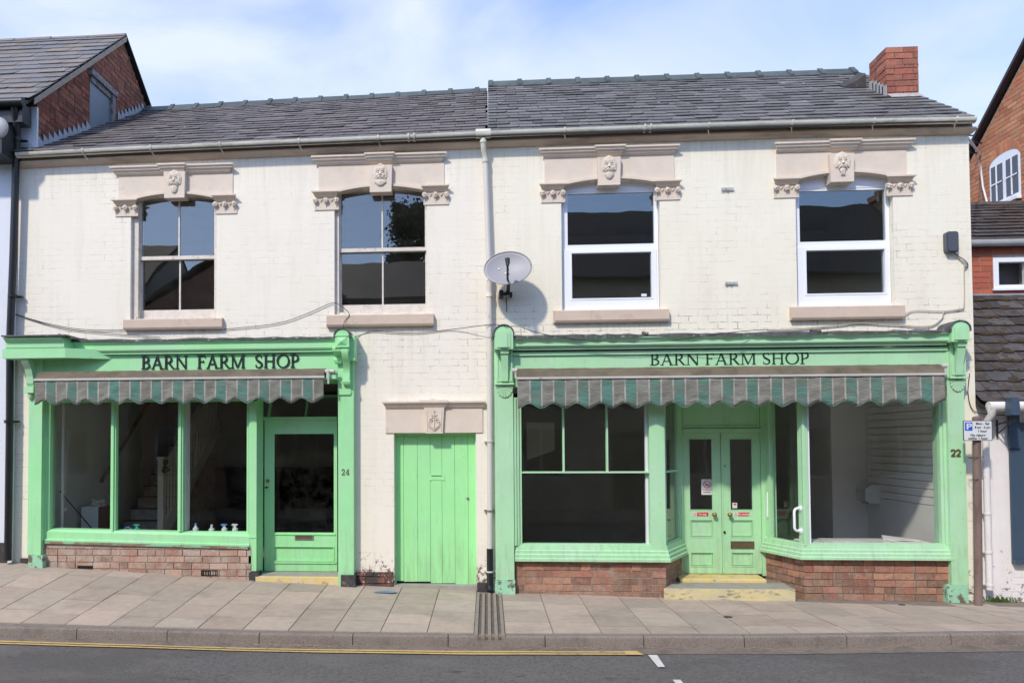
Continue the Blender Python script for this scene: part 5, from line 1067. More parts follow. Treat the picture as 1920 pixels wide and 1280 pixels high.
# right window
m = MB(); m.box(K(1503), K(1509), Ya-.03, .06, zsr-.02, zt); m.box(K(1509)+.0005, K(1514), Ya-.015, .05, zsr-.02, zt); m.box(K(1763), K(1768), Ya, .1, zsr, zt); m.box(K(1768)+.0005, K(1773), Ya-.025, .1, zsr, zt); m.box(K(1773)+.0005, K(1779), Ya-.05, .1, zsr, zt); m.box(K(1503), K(1779), -.04, .06, zsr-.05, zsr-.02)
wrr = m.build('shop_window', GREENP, h22)
m = MB(); m.box(K(1514)+.0005, K(1519), Ya+.01, .06, zsr, zt); m.build('inner_lining', UPVC, wrr)
m = MB(); m.box(K(1519), K(1763), .0, .005, zsr-.01, zt); m.build('window_glass', GLASSD, wrr)
# sills: moulded, following the splay into the recess
def sill_run(m, P0, P1, zt_, zb_, m0, m1):
    """moulded sill from P0 to P1 (xy); m0,m1 = mitre vectors per unit projection"""
    P0, P1 = Vector((P0[0], P0[1], 0)), Vector((P1[0], P1[1], 0)); H = zt_-zb_
    pr = [(-.06, zt_+.012), (.02, zt_), (.03, zt_-H*.30), (.045, zt_-H*.36), (.045, zt_-H*.52), (.06, zt_-H*.60), (.06, zt_-H*.78), (.075, zt_-H*.84), (.075, zb_), (-.06, zb_)]
    n = len(pr); A_ = [P0+Vector((m0[0], m0[1], 0))*p+Vector((0, 0, z)) for p, z in pr]; B_ = [P1+Vector((m1[0], m1[1], 0))*p+Vector((0, 0, z)) for p, z in pr]
    m.add(A_+B_, [tuple(range(n)), tuple(range(2*n-1, n-1, -1))]+[(i, (i+1) % n, (i+1) % n+n, i+n) for i in range(n)])
def mit(n1, n2): v = (Vector(n1)+Vector(n2)); return v/ (1+Vector(n1).dot(Vector(n2)))
F_ = Vector((0, -1, 0)); zb1 = W(1100, 1051, Ya).z; zt1 = W(1100, 1021, Ya).z
m = MB(); mm = mit(F_, nn); x0 = K(964); sill_run(m, (x0, Ya), (A.x, Ya), zt1, zb1, (0, -1), mm); sill_run(m, A[:2], (A+u*Ln)[:2], zt1, zb1, mm, nn); sil1 = m.build('moulded_sill', GREENP, h22)
zb2 = W(1640, 1048, Ya).z; zt2 = W(1640, 1020, Ya).z
m = MB(); mm = mit(F_, nR); sill_run(m, (AR.x, Ya), (K(1779), Ya), zt2, zb2, mm, (0, -1)); sill_run(m, (AR+uR*LR)[:2], AR[:2], zt2, zb2, nR, mm); m.build('moulded_sill', GREENP, h22)
# stall risers
for (pts, zb_, zt_, lab_) in (([(K(965), Ya), (A.x, Ya), tuple((A+u*Ln)[:2])], -.14, zb1, 0), ([tuple((AR+uR*LR)[:2]), (AR.x, Ya), (K(1778), Ya)], -.14, zb2, 1)):
    m = MB(); q = [Vector((x, y, -.3)) for x, y in pts]; core = q+[Vector((pts[-1][0], .7, -.3)), Vector((pts[0][0], .7, -.3))] if False else q
    back = .62
    if lab_ == 0: poly = [(pts[0][0], Ya+.006), (pts[1][0]-.006, Ya+.006), (pts[2][0]-.006, YD), (pts[0][0], YD-.3)]
    else: poly = [(pts[0][0]+.006, YD), (pts[1][0]+.006, Ya+.006), (pts[2][0], Ya+.006), (pts[2][0], YD-.3)]
    m.hexa([(x, y, -.3) for x, y in poly], (0, 0, zt_-.002+.3)); ro = m.build('stall_riser', MORTAR if lab_ == 0 else MORTARD, h22)
    m = MB()
    for k in range(2):
        p, q_ = Vector((*pts[k], 0)), Vector((*pts[k+1], 0)); dd = (q_-p); nx = Vector((dd.y, -dd.x, 0)).normalized()
        if nx.y > 0: nx = -nx
        bricks(m, p-nx*.006, dd, nx, lambda z: (.003, dd.length-.0), -.115, zt_-.004, proud=.007, depth=.04, ch=.083)
    m.build('brickwork', BRICKB, ro)
# entrance: frame, panel over, double doors, steps
DX = lambda p: W(p, 940, YD).x
zd1, zd0 = W(1352, 812, YD).z, W(1352, 1075, YD).z; zpt, zpb = W(1365, 745, YD).z, W(1365, 803, YD).z
m = MB(); m.box(DX(1279), DX(1455), YD-.0, YD+.05, zpb+.0, zpt+.2); m.box(DX(1274), DX(1281), YD-.02, YD+.08, zd0-.02, zpt+.2); m.box(DX(1427), DX(1455), YD-.02, YD+.08, zd0-.02, zpt+.2)
m.box(DX(1281)+.0005, DX(1427)-.0005, YD-.03, YD+.08, zd1+.002, zpb-.001); m.box(DX(1446), DX(1449), YD-.028, YD-.021, zd0, zpt)
frame_rects(m, DX(1281)+.01, DX(1427)-.01, zpb+.01, zpt+.1, (.03, .03, .025, .03), YD-.014, YD-.0005); m.build('door_frame', GREENP, h22)
m = MB(); m.box(K(1246)+.01, K(1503)-.01, Ya+.01, YD+.08, zt-.0, zt+.03); m.build('recess_soffit', GREENP, h22)
def leaf(p0, p1, g0, g1, left):
    a, b = DX(p0), DX(p1); m = MB(); ga, gb, gc, gd = rc(g0, 822, g1, 956, YD)
    pan = [rc(g0-1, 973, g1+1, 1007, YD), rc(g0-1, 1034, g1+1, 1062, YD)]
    m.box(a, ga, YD, YD+.045, zd0, zd1); m.box(gb, b, YD, YD+.045, zd0, zd1); zz = [gd, gc, pan[0][3], pan[0][2], pan[1][3], pan[1][2]]
    m.box(ga, gb, YD, YD+.045, gd, zd1); m.box(ga, gb, YD, YD+.045, pan[0][3], gc); m.box(ga, gb, YD, YD+.045, pan[1][3], pan[0][2]); m.box(ga, gb, YD, YD+.045, zd0, pan[1][2])
    for P_ in pan:
        m.box(ga, gb, YD+.018, YD+.04, P_[2], P_[3])
        x_, y_, z_, w_ = ga, gb, P_[2], P_[3]; frame_rects(m, x_, y_, z_, w_, (.012,)*4, YD-.006, YD+.0175); frame_rects(m, x_+.02, y_-.02, z_+.02, w_-.02, (.01,)*4, YD+.008, YD+.0175)
    m.box(a+.004, b-.004, YD-.006, YD-.0005, zd0+.004, zd0+.08)
    o = m.build('double_door', GREENP, h22)
    m = MB(); m.box(ga, gb, YD+.02, YD+.026, gc, gd); m.build('window_glass', GLASSD, o); m = MB(); frame_rects(m, ga, gb, gc, gd, (.008,)*4, YD-.004, YD+.0195); m.build('glazing_bead', GREENP, o)
    k = W(1338 if left else 1367, 964, YD); m = MB(); m.tube([k, k+Vector((0, -.012, 0))], .022, 14); m.tube([k+Vector((0, -.012, 0)), k+Vector((0, -.04, 0))], .009, 10); m.sph(k+Vector((0, -.055, 0)), (.029, .024, .029), 14, 10); m.build('door_knob', BRASS, o, True)
    return o
dl = leaf(1282, 1352.3, 1292, 1336, True); dr = leaf(1352.9, 1426.5, 1368, 1411, False)
m = MB(); m.box(DX(1353), DX(1355.5), YD-.012, YD-.0005, zd0+.01, zd1-.005); m.build('door_bead', GREENP, dr)
m = MB(); a, b, c, d = rc(1370, 1014, 1414, 1028, YD); frame_rects(m, a, b, c, d, (.022, .022, .014, .014), YD-.009, YD-.0005); m.box(a+.022, b-.022, YD-.006, YD-.0005, c+.014, d-.014); m.build('letter_plate', BRASSD, dr)
k = W(1358, 997, YD); m = MB(); m.tube([k, k+Vector((0, -.014, 0))], .016, 12); m.build('lock_cylinder', BLACKP, dr)
k = W(1359, 873, YD); m = MB(); m.tube([k, k+Vector((0, -.014, 0))], .010, 12); m.build('lock_cylinder', STEEL, dr)
# notices
def sheet_on(p, Y, name, par=None, th=.003): a, b, c, d = rc(*p, Y); m = MB(); m.box(a, b, Y-th, Y, c, d); return m, (a, b, c, d)
m, q = sheet_on((1315, 898, 1336, 927), YD+.0195, 'n'); o = m.build('no_smoking_notice', SIGNW); tag(o, 'white paper no smoking notice with a red ring stuck in the left door glass', 'notice')
cx, cz = (q[0]+q[1])/2, q[3]-.065; YN = YD+.0195-.003
m = MB(); pts = [(cx+.044*math.cos(2*PI*i/24), cz+.044*math.sin(2*PI*i/24)) for i in range(25)]; m.strip(pts, .009, YN-.001, YN-.0002); m.strip([(cx-.031, cz+.031), (cx+.031, cz-.031)], .009, YN-.0018, YN-.0002); m.build('prohibition_ring', RED, o)
m = MB(); m.strip([(cx-.026, cz-.006), (cx+.018, cz-.006)], .009, YN-.0024, YN-.0019); m.strip([(cx+.022, cz+.0), (cx+.018, cz+.012), (cx+.026, cz+.02)], .004, YN-.0024, YN-.0019); m.build('cigarette_symbol', GREY, o)
vs, fs = bfont('NO SMOKING', cx, q[2]+.058, .020, YN-.001, RED, 'x'); m = MB(); m.add(vs, fs); m.build('notice_text', RED, o)
vs, fs = bfont('It is against the law to\nsmoke in these premises', cx, q[2]+.035, .0105, YN-.001, GREY, 'x'); m = MB(); m.add(vs, fs); m.build('small_print', GREY, o)
for p, txt, lb in (((1299, 960, 1328, 967), 'No dogs', 'small white and red strip label reading No dogs on the left door below its glass'), ((1376, 960, 1405, 967), 'No smoking', 'small white and red strip label reading No smoking beside the right door knob')):
    a, b, c, d = rc(*p, YD); m = MB(); m.box(a, lerp(a, b, .27), YD-.003, YD-.0003, c, d); o = m.build('door_label', SIGNW); tag(o, lb, 'label')
    m = MB(); m.box(lerp(a, b, .27)+.0002, b, YD-.003, YD-.0003, c, d); m.build('red_panel', RED, o)
    vs, fs = bfont(txt, lerp(a, b, .635), lerp(c, d, .28), (d-c)*.78, YD-.0035, SIGNW, 'x', sx=.78); m = MB(); m.add(vs, fs); m.build('label_text', SIGNW, o)
    cx = lerp(a, b, .13); cz = (c+d)/2; m = MB(); m.strip([(cx+.016*math.cos(2*PI*i/16), cz+.016*math.sin(2*PI*i/16)) for i in range(17)], .004, YD-.004, YD-.0031); m.strip([(cx-.011, cz+.011), (cx+.011, cz-.011)], .004, YD-.0045, YD-.0031); m.build('prohibition_ring', RED, o)
m, q = sheet_on((1373, 942, 1382, 952), YD+.0195, 'n'); o = m.build('door_sticker', SIGNW); tag(o, 'tiny white square sticker with a red spot low in the right door glass', 'sticker')
m = MB(); a, b, c, d = q; m.box(lerp(a, b, .3), lerp(a, b, .8), YN-.001, YN-.0002, lerp(c, d, .55), lerp(c, d, .85)); m.build('red_spot', RED, o)
# grab handles
def grab(P0, P1, out, lb, r=.016):
    P0, P1 = Vector(P0), Vector(P1); out = Vector(out); m = MB(); d = (P1-P0).normalized()
    path = [P0, P0+out*.55]+[P0+out*(.55+.45*math.sin(R(a)))+d*(.045*(1-math.cos(R(a)))) for a in (30, 60, 90)]+[P1+out*(.55+.45*math.sin(R(a)))-d*(.045*(1-math.cos(R(a)))) for a in (90, 60, 30)]+[P1+out*.55, P1]
    m.tube(path, r, 12); o = m.build('grab_handle', UPVC, None, True); tag(o, lb, 'handle')
    for P_ in (P0, P1): m = MB(); m.tube([P_, P_+out.normalized()*.012], .034, 14); m.build('fixing_flange', UPVC, o, True)
k0, k1 = W(1441, 923, YD-.02), W(1441, 970, YD-.02); grab(k0, k1, (-.03, -.07, 0), 'white tubular grab handle on the green post right of the double doors')
s0 = AR+uR*.035; k0, k1 = W(1497, 952, .0), W(1497, 994, .0); grab((s0.x, s0.y, k0.z), (s0.x, s0.y, k1.z), nR*.085, 'white tubular grab handle on the corner post of the right hand shop window')
# steps
zs1, zs0 = zd0-.004, W(1360, 1092, .25).z
m = MB(); a, b = W(1275, 1085, .30).x, W(1437, 1085, .30).x; prf = [(YD+.06, zs1), (.32, zs1-.008), (.30, zs1-.022), (.292, -.2), (YD+.06, -.2)]
m.add([(a, y, z) for y, z in prf]+[(b, y, z) for y, z in prf], [(0, 1, 6, 5), (4, 3, 2, 1, 0), (5, 6, 7, 8, 9), (3, 4, 9, 8), (4, 0, 5, 9), (1, 2, 7, 6), (2, 3, 8, 7)], 0); m.build('upper_step', YEL, h22)
m = MB(); zz = W(1366, 1103, Ya-.1).z; a0, b0 = W(1245, 1110, Ya-.10).x, W(1490, 1110, Ya-.10).x; a1, b1 = A.x+(.36/.71)*(W(1277, 900, YD).x-A.x), AR.x-(.36/.71)*(AR.x-W(1432, 900, YD).x)
zb_ = lambda x, y: -.2
top = [(a0, Ya-.10), (b0, Ya-.10), (b1, .30), (a1, .30)]
m.hexa([(x, y, -.2) for x, y in top], (0, 0, zz-.004+.2), 1); tp = m.build('lower_step', [YELB, CONC], h22)
m = MB(); m.prism([(a0-.003, -.15), (b0+.003, -.15), (b0+.003, zz), (a0-.003, zz)], Ya-.112, Ya-.1005); m.build('painted_riser', YELB, tp)

# interior of shop 22
m = MB(); Xw = XR-.205; z = .5
xs_ = WX(1755, 900, Xw).y
m.box(Xw-.001, Xw, .1, 2.4, .1, 2.68)
z = 1.05
while z < 2.6: m.box(Xw-.022, Xw-.0015, .13, 2.35, z, z+.088); z += .1
m.build('slatwall', PLASTW, h22)
m = MB(); m.box(Xw-.02, Xw-.0015, .13, 2.35, .1, 1.04); m.box(Xw-.5, Xw-.0005, 2.401, 2.45, .1, 2.68); m.box(Xw-.5, Xw-.45, 2.45, 4.1, .1, 2.68); m.build('lower_wall_panel', PLASTW, h22)
m = MB(); m.box(XM+.101, XM+.115, .28, 3.6, .1, 2.68); z = .2
m.build('interior_wall', PLAST, h22)
m = MB()
for i in range(24): m.box(XM+.116, XM+.13, .3, .75, .2+i*.1, .288+i*.1)
m.build('slatwall', PLAST, h22)
m = MB(); a, b, c, d = rc(988, 792, 1040, 862, 2.6); m.prism([(a, c), (b, c+.15), (b, d), (a, d)], 2.6, 2.68); tag(m.build('display_board', PLAST), 'pale slanted panel hanging inside the right shop behind its left window', 'panel')
t = thing('wall_shelf_unit', W(1585, 900, 3.3), 'narrow brown wooden shelf unit on the far wall of the right shop', 'shelf')
a, b, c, d = rc(1572, 812, 1598, 905, 3.0); m = MB(); frame_rects(m, a, b, c, d, (.05, .05, .03, .03), 2.9, 3.2)
m.build('case', WOOD, t); m = MB(); 
for i in (1, 2, 3): m.box(a+.05, b-.05, 2.93, 3.2, lerp(c, d, i/4), lerp(c, d, i/4)+.02)
m.build('shelf', WOOD, t)
k = WX(1640, 925, Xw-.03); m = MB(); prf = [(0, 0), (0, .26), (-.12, .26), (-.20, .20), (-.20, .05), (-.13, 0)]
m.add([(Xw-.023+p, k.y-.14, k.z-.13+z) for p, z in prf]+[(Xw-.023+p, k.y+.14, k.z-.13+z) for p, z in prf], [tuple(range(6)), tuple(range(11, 5, -1))]+[(i, (i+1) % 6, (i+1) % 6+6, i+6) for i in range(6)])
o = m.build('wall_heater', SIGNW); tag(o, 'white wall mounted box heater on the slatted side wall of the right shop', 'heater')
m = MB(); m.box(Xw-.18, Xw-.08, k.y-.08, k.y+.08, k.z-.134, k.z-.1305); m.build('grille', DARKM, o)
t = thing('loose_tile_stack', W(1640, 1015, .15), 'broken white tiles lying along the inner sill of the right shop window', 'tiles'); m = MB(); zz = zsr+.02
m.box(K(1519)+.01, K(1762), .01, .55, zsr-.25, zsr-.005); ish = m.build('display_ledge', PLASTW, h22)
m = MB(); x = K(1521)
while x < K(1720):
    l = random.uniform(.13, .22); y0 = random.uniform(.02, .05); r = random.uniform(-.01, .012); m.hexa([(x, y0, zsr-.003+r), (x+l-.006, y0+random.uniform(-.01, .01), zsr-.003-r), (x+l-.006, y0+.16, zsr+.006-r), (x, y0+.16, zsr+.006+r)], (0, 0, .012)); x += l
for i in range(8): x = lerp(K(1560), K(1715), i/8); m.hexa([(x, .24, zsr+.001), (x+.16, .22, zsr+.001), (x+.17, .42, zsr+.004), (x+.01, .44, zsr+.004)], (0, 0, .012))
m.hexa([(K(1672), .2, zsr+.02), (K(1735), .12, zsr+.02), (K(1738), .2, zsr+.02), (K(1680), .34, zsr+.055)], (0, 0, .014)); m.build('tile', TILE, t)

# things on the sill and floor of shop 24
zi = W(300, 997, .05).z-.02
def bottle(px, col, cap, h, trig, lb, y=.12):
    k = W(px, 990, y); k.z = zi; h *= .8; t = thing('spray_bottle' if trig else 'bottle', k, lb, 'bottle', 'bottles on the window sill')
    m = MB(); m.tube([k, k+Vector((0, 0, h*.5)), k+Vector((0, 0, h*.62)), k+Vector((0, 0, h*.8))], [.038, .038, .018, .013], 12); m.build('bottle_body', col, t, True)
    m = MB()
    if trig: m.hexa([k+Vector((-.05, -.012, h*.86)), k+Vector((.03, -.012, h*.86)), k+Vector((.035, -.012, h*1.0)), k+Vector((-.035, -.012, h*1.02))], (0, .024, 0)); m.tube([k+Vector((-.012, 0, h*.86)), k+Vector((-.03, 0, h*.68))], .006, 6); m.tube([k+Vector((0, 0, h*.8)), k+Vector((0, 0, h*.88))], .016, 8)
    else: m.tube([k+Vector((0, 0, h*.8)), k+Vector((0, 0, h))], .016, 10)
    m.build('spray_head' if trig else 'cap', cap, t, True)
bottle(367, BTLW, BTLB, .16, False, 'squat bottle with blue cap, leftmost of the four bottles behind the right pane')
bottle(397, BTLW, BTLW, .14, False, 'plain white bottle with white cap between the blue capped bottle and the spray bottles')
bottle(421, BTLW, BTLB, .15, True, 'spray bottle with dark blue trigger head on the left shop sill')
bottle(441, BTLW, BTLW, .15, True, 'white trigger spray bottle nearest the door post on the left shop sill')
bottle(257, BTLG, BTLG, .14, True, 'green trigger spray bottle behind the middle pane of the left shop')
m = MB(); k = W(240, 993, .12); m.tube([(k.x-.05, .12, zi+.06), (k.x, .12, zi+.075), (k.x+.05, .12, zi+.05), (k.x+.03, .12, zi+.01), (k.x-.04, .12, zi+.02), (k.x-.05, .12, zi+.06)], .008, 6); tag(m.build('dustpan_handle', BTLB, None, True), 'blue looped plastic handle lying beside the green spray bottle', 'handle')
m = MB(); m.box(jx(95), jx(466), .07, .32, zi-.25, zi-.003); m.build('display_ledge', PLASTD, h24)
t = thing('plinth_box', W(175, 980, 1.3), 'pale box plinth standing inside the left pane of the left shop', 'box'); a, b, c, d = rc(152, 950, 184, 992, 1.2)
m = MB(); m.box(a, b, 1.2, 1.55, c-.35, d); m.build('box_body', PLASTW, t); m = MB(); m.box(b+.001, b+.02, 1.2, 1.55, c-.35, d); m.build('brown_side', WOOD, t)
m = MB(); k = Vector(((a+b)/2+.05, 1.35, d+.03))
for i in range(9): m.sph(k+Vector((random.uniform(-.09, .09), random.uniform(-.04, .04), random.uniform(-.01, .05))), (.05, .04, .03), 7, 5, rot=Matrix.Rotation(random.uniform(0, 3), 3, 'Y'))
tag(m.build('crumpled_paper', PAPER), 'crumpled white paper lying on top of the pale box plinth', 'paper')
m = MB(); m.tube([W(112, 920, .6), W(172, 990, .9)], .009, 8); tag(m.build('leaning_pole', DARKM), 'thin dark pole leaning inside the left pane of the left shop', 'pole')
m = MB(); k = W(122, 955, .5); m.tube([W(122, 748, .5), k+Vector((0, 0, .02))], .0035, 5); m.sph(k, (.035, .03, .035), 10, 8); tag(m.build('hanging_bulb', PAPER), 'small pale pull cord end hanging on a dark cord inside the left shop', 'cord')
for p, lb in (((112, 785, 152, 802), 'upper pale rectangular notice on the side wall of the left shop'), ((128, 844, 148, 859), 'lower small pale notice on the side wall of the left shop'), ((247, 862, 262, 876), 'pale switch plate beside the stairs of the left shop')):
    a, b, c, d = rc(*p, 3.2 if p[0] < 200 else 3.3); Yn = 4.55; a, b, c, d = rc(*p, Yn); m = MB(); m.box(a, b, Yn, Yn+.02, c, d); tag(m.build('wall_notice', PLAST), lb, 'notice')

# ================================================================= AWNINGS
def awning(lb, x0, x1, pxs, ytop, ybar0, ybar1, ybot, yf, nst, scal, first_green, seed):
    rnd = random.Random(seed); pc = (pxs[0]+pxs[1])/2
    Z = lambda q, yy=yf: W(pc, q, yy).z
    t = thing('shop_awning', ((x0+x1)/2, yf, Z(ybar0)), lb, 'awning', 'striped awnings over the shop windows')
    zA, zB, zC, zD = W(pc, ytop, -.16).z, Z(ybar0), Z(ybar1), Z(ybot); tilt = 0.0
    # rolled canvas cover
    m = MB(); n = 60; rows = []
    for i in range(n+1):
        x = lerp(x0, x1, i/n); j = rnd.uniform(-.003, .003)
        rows.append([(x, -.13, zA), (x, -.20, zA+.005+j), (x, yf+.03, lerp(zA, zB, .35)+j), (x, yf+.005, zB+.004), (x, yf+.02, zB-.02), (x, -.13, zB-.02)])
    k = 6; m.add([p for r in rows for p in r], [(i*k+j, i*k+(j+1) % k, (i+1)*k+(j+1) % k, (i+1)*k+j) for i in range(n) for j in range(k)]+[tuple(range(k)), tuple(n*k+j for j in range(k-1, -1, -1))]); m.build('canvas_roll', TAN, t)
    m = MB(); m.box(x0-.01, x1+.01, yf-.022, yf+.018, zC, zB-.0005); m.box(x0-.012, x1+.012, yf-.026, yf-.0225, zC+.008, zC+.014); m.build('front_rail', ALU, t)
    # valance: striped, scalloped, hanging in small folds
    sub = 8; N = nst*sub; m = MB(); rowsN = 9; ph = [rnd.uniform(0, 6) for _ in range(nst+1)]; am = [rnd.uniform(.3, 1.2) for _ in range(nst+1)]
    def pt(i, r):
        u = i/N; x = lerp(x0, x1, u); s = u*scal; cyc = abs(math.sin(PI*s)); zb = zD-0.012+0.045*(1-cyc)*0+(-0.030*math.cos(2*PI*s)); v = r/(rowsN-1); z = lerp(zC, zb, v); st_ = min(nst-1, i//sub)
        seam = abs((i % sub)/sub-.5)*2
        y = yf-.004+.004*v*math.sin(2*PI*s+1)+(1-seam*.6)*.0075*am[st_]*math.sin(v*17+ph[st_]+u*9)*(.3+v)+.003*math.sin(u*120+v*5)
        return (x, y, z)
    b = len(m.v)
    for i in range(N+1):
        for r in range(rowsN): m.v.append(pt(i, r))
    for i in range(N):
        stp = i//sub; gcol = (stp % 2 == (0 if first_green else 1)); edge = i % sub == 0
        for r in range(rowsN-1): m.f.append((i*rowsN+r, (i+1)*rowsN+r, (i+1)*rowsN+r+1, i*rowsN+r+1)); m.m.append(2 if edge and i else (0 if gcol else 1))
    o = m.build('valance', [VG, VB, VL], t, True)
    md = o.modifiers.new('thick', 'SOLIDIFY'); md.thickness = .003
    m = MB()                                                                             # dark green bound hem
    for i in range(N): a_, c_ = Vector(pt(i, rowsN-1)), Vector(pt(i+1, rowsN-1)); m.hexa([a_+Vector((0, -.003, -.004)), c_+Vector((0, -.003, -.004)), c_+Vector((0, -.003, .006)), a_+Vector((0, -.003, .006))], (0, .007, 0))
    m.build('hem', VG, t)
    return t, zA, zB, zC
a_x, b_x = W(66, 700, -.31).x, W(607, 700, -.31).x
t24, zA, zB, zC = awning('shorter dirty striped awning with scalloped valance over the left shop window', a_x, b_x, (66, 607), 695, 707, 711.5, 750, -.31, 27, 13.5, False, 3)
m = MB(); xq = W(618, 697, -.3).x; m.tube([(b_x+.005, -.25, zA-.035), (b_x+.12, -.25, zA-.035)], .024, 12); m.tube([(b_x+.10, -.25, zA-.03), (b_x+.15, -.22, zA-.05)], .02, 8); m.tube([(b_x+.045, -.30, zA-.03), (b_x+.06, -.30, zB-.03)], .02, 8); m.tube([(b_x+.06, -.32, zB), (b_x+.06, -.32, zB-.10)], .012, 8); m.build('end_bracket', ALU, t24, True)
m = MB(); m.box(b_x+.02, W(633, 700, -.13).x, -.26, -.131, zC-.005, zA-.08); m.build('folding_arm', GREEN, t24)
a_x, b_x = W(970, 702, -.32).x, W(1771, 700, -.32).x
t22, zA, zB, zC = awning('long dirty striped awning with scalloped valance spanning the right shop and its door', a_x, b_x, (970, 1771), 688, 703, 707.5, 756, -.32, 35, 17.5, False, 5)
for xx, s in ((a_x, -1), (b_x, 1)): m = MB(); m.tube([(xx, -.25, zA-.02), (xx+s*.06, -.25, zA-.02)], .03, 12); m.box(xx+s*.012, xx+s*.03, -.30, -.2, zB-.01, zA-.05); m.build('end_bracket', ALU, t22, True)

# ================================================================= FITTINGS ON THE FRONT
# downpipe between the houses
t = thing('downpipe', (XM-.02, -.08, 2.5), 'pale grey plastic downpipe with black foot running down between the two houses', 'pipe')
xq = lambda p, q: W(p, q, -.09).x
zo = gz(xq(906, 252))-.04
m = MB(); k = xq(906, 255); m.tube([(k, -.15, zo+.0), (k, -.15, zo-.05), (k, -.148, zo-.09), (k+.005, -.12, zo-.15), (k+.02, -.09, zo-.21), (k+.025, -.085, zo-.28)], .034, 12); m.tube([(k, -.15, zo-.045), (k, -.15, zo-.075)], .042, 12); m.tube([(k+.022, -.088, zo-.25), (k+.025, -.085, zo-.30)], .042, 12)
m.tube([(xq(892, 252), -.15, gz(0)+.0), (xq(920, 252), -.15, gz(0)+.0)], .058, 14); m.build('gutter_outlet', GUT, t, True)
pts = [(k+.025, zo-.28), (xq(913, 520), W(913, 520).z)]; m = MB(); m.tube([(k+.025, -.085, zo-.27), (xq(917.5, 522), -.085, W(917, 522, -.085).z), (xq(918.5, 800), -.085, W(918, 800, -.085).z), (xq(918.5, 1030), -.085, W(918, 1030, -.085).z)], .034, 14); m.build('pipe', PIPE, t, True)
zf = W(918, 1030, -.085).z; m = MB(); m.tube([(xq(918.5, 1040), -.085, zf+.015), (xq(918.5, 1040), -.085, g(0, 0)+.08), (xq(918.5, 1040), -.13, g(0, 0)+.02)], .04, 12); m.build('pipe_foot', BLACKP, t, True)
for q in (522, 553, 629): m = MB(); z = W(917, q, -.085).z; m.tube([(xq(917.5, q), -.085, z-.025), (xq(917.5, q), -.085, z+.025)], .042, 12); m.build('pipe_collar', CREAM24 if q != 629 else PIPE, t, True)
for q in (827, 957, 1071): m = MB(); z = W(918, q, -.085).z; m.tube([(xq(918.5, q), -.085, z-.009), (xq(918.5, q), -.085, z+.009)], .045, 12); m.box(xq(918.5, q)-.07, xq(918.5, q)+.07, -.05, -.001, z-.009, z+.009); m.build('pipe_clip', STEEL if q == 957 else PIPE, t, True)

# satellite dish
c = W(952, 502, -.36); t = thing('satellite_dish', (c.x, -.05, c.z-.25), 'grey oval satellite dish on a black arm beside the downpipe', 'satellite dish')
nrm = Vector((-.10, -.93, .34)).normalized(); uu = Vector((1, 0, 0)); uu = (uu-nrm*uu.dot(nrm)).normalized(); vv = nrm.cross(uu)
if vv.z < 0: vv = -vv
m = MB(); rings = 8; n = 40; ra, rb = .285, .225
vs = [c-nrm*.055]; 
for r in range(1, rings+1):
    f_ = r/rings
    for i in range(n): an = 2*PI*i/n; vs.append(c+uu*ra*f_*math.cos(an)+vv*rb*f_*math.sin(an)-nrm*.055*(1-f_*f_))
fs = [(0, 1+i, 1+(i+1) % n) for i in range(n)]+[(1+(r-1)*n+i, 1+r*n+i, 1+r*n+(i+1) % n, 1+(r-1)*n+(i+1) % n) for r in range(1, rings) for i in range(n)]
m.add(vs, fs); rim = [c+uu*ra*math.cos(2*PI*i/n)+vv*rb*math.sin(2*PI*i/n) for i in range(n+1)]; m.tube(rim, .008, 6, cap=False)
o = m.build('reflector', DISH, t, True); md = o.modifiers.new('thick', 'SOLIDIFY'); md.thickness = .004
m = MB(); pA = c-vv*.13-nrm*.02; L_ = c-vv*.02+nrm*.30+uu*.02
m.tube([c-vv*.16-nrm*.02, c-vv*.20+nrm*.06, L_-vv*.13], .013, 8); m.tube([c-vv*.05-nrm*.06, c-vv*.15-nrm*.09, Vector((c.x+.01, -.12, c.z-.24)), Vector((c.x-.02, -.03, c.z-.26))], .022, 8); m.build('arm', DARKM, t, True)
m = MB(); m.tube([L_-vv*.14, L_-vv*.05+nrm*.01], [.018, .03], 10); m.tube([L_-vv*.09+nrm*.02, L_-vv*.05-nrm*.07], .026, 12); m.build('receiver', DARKM, t, True)
m = MB(); m.box(c.x-.09, c.x+.06, -.14, -.10, c.z-.285, c.z-.255); m.box(c.x-.10, c.x-.05, -.16, -.002, c.z-.31, c.z-.23); m.box(c.x+.03, c.x+.06, -.10, -.002, c.z-.30, c.z-.25); m.tube([(c.x-.01, -.03, c.z-.3), (c.x-.01, -.02, c.z-.48)], .006, 5); m.build('wall_bracket', DARKM, t)
m = MB(); 
for ax, az in ((-.11, 0.02), (.0, .015), (-.03, -.05)): m.tube([c+uu*ax+vv*az-nrm*.05, c+uu*ax+vv*az-nrm*.038], .010, 8)
m.build('fixing_bolt', STEEL, t)

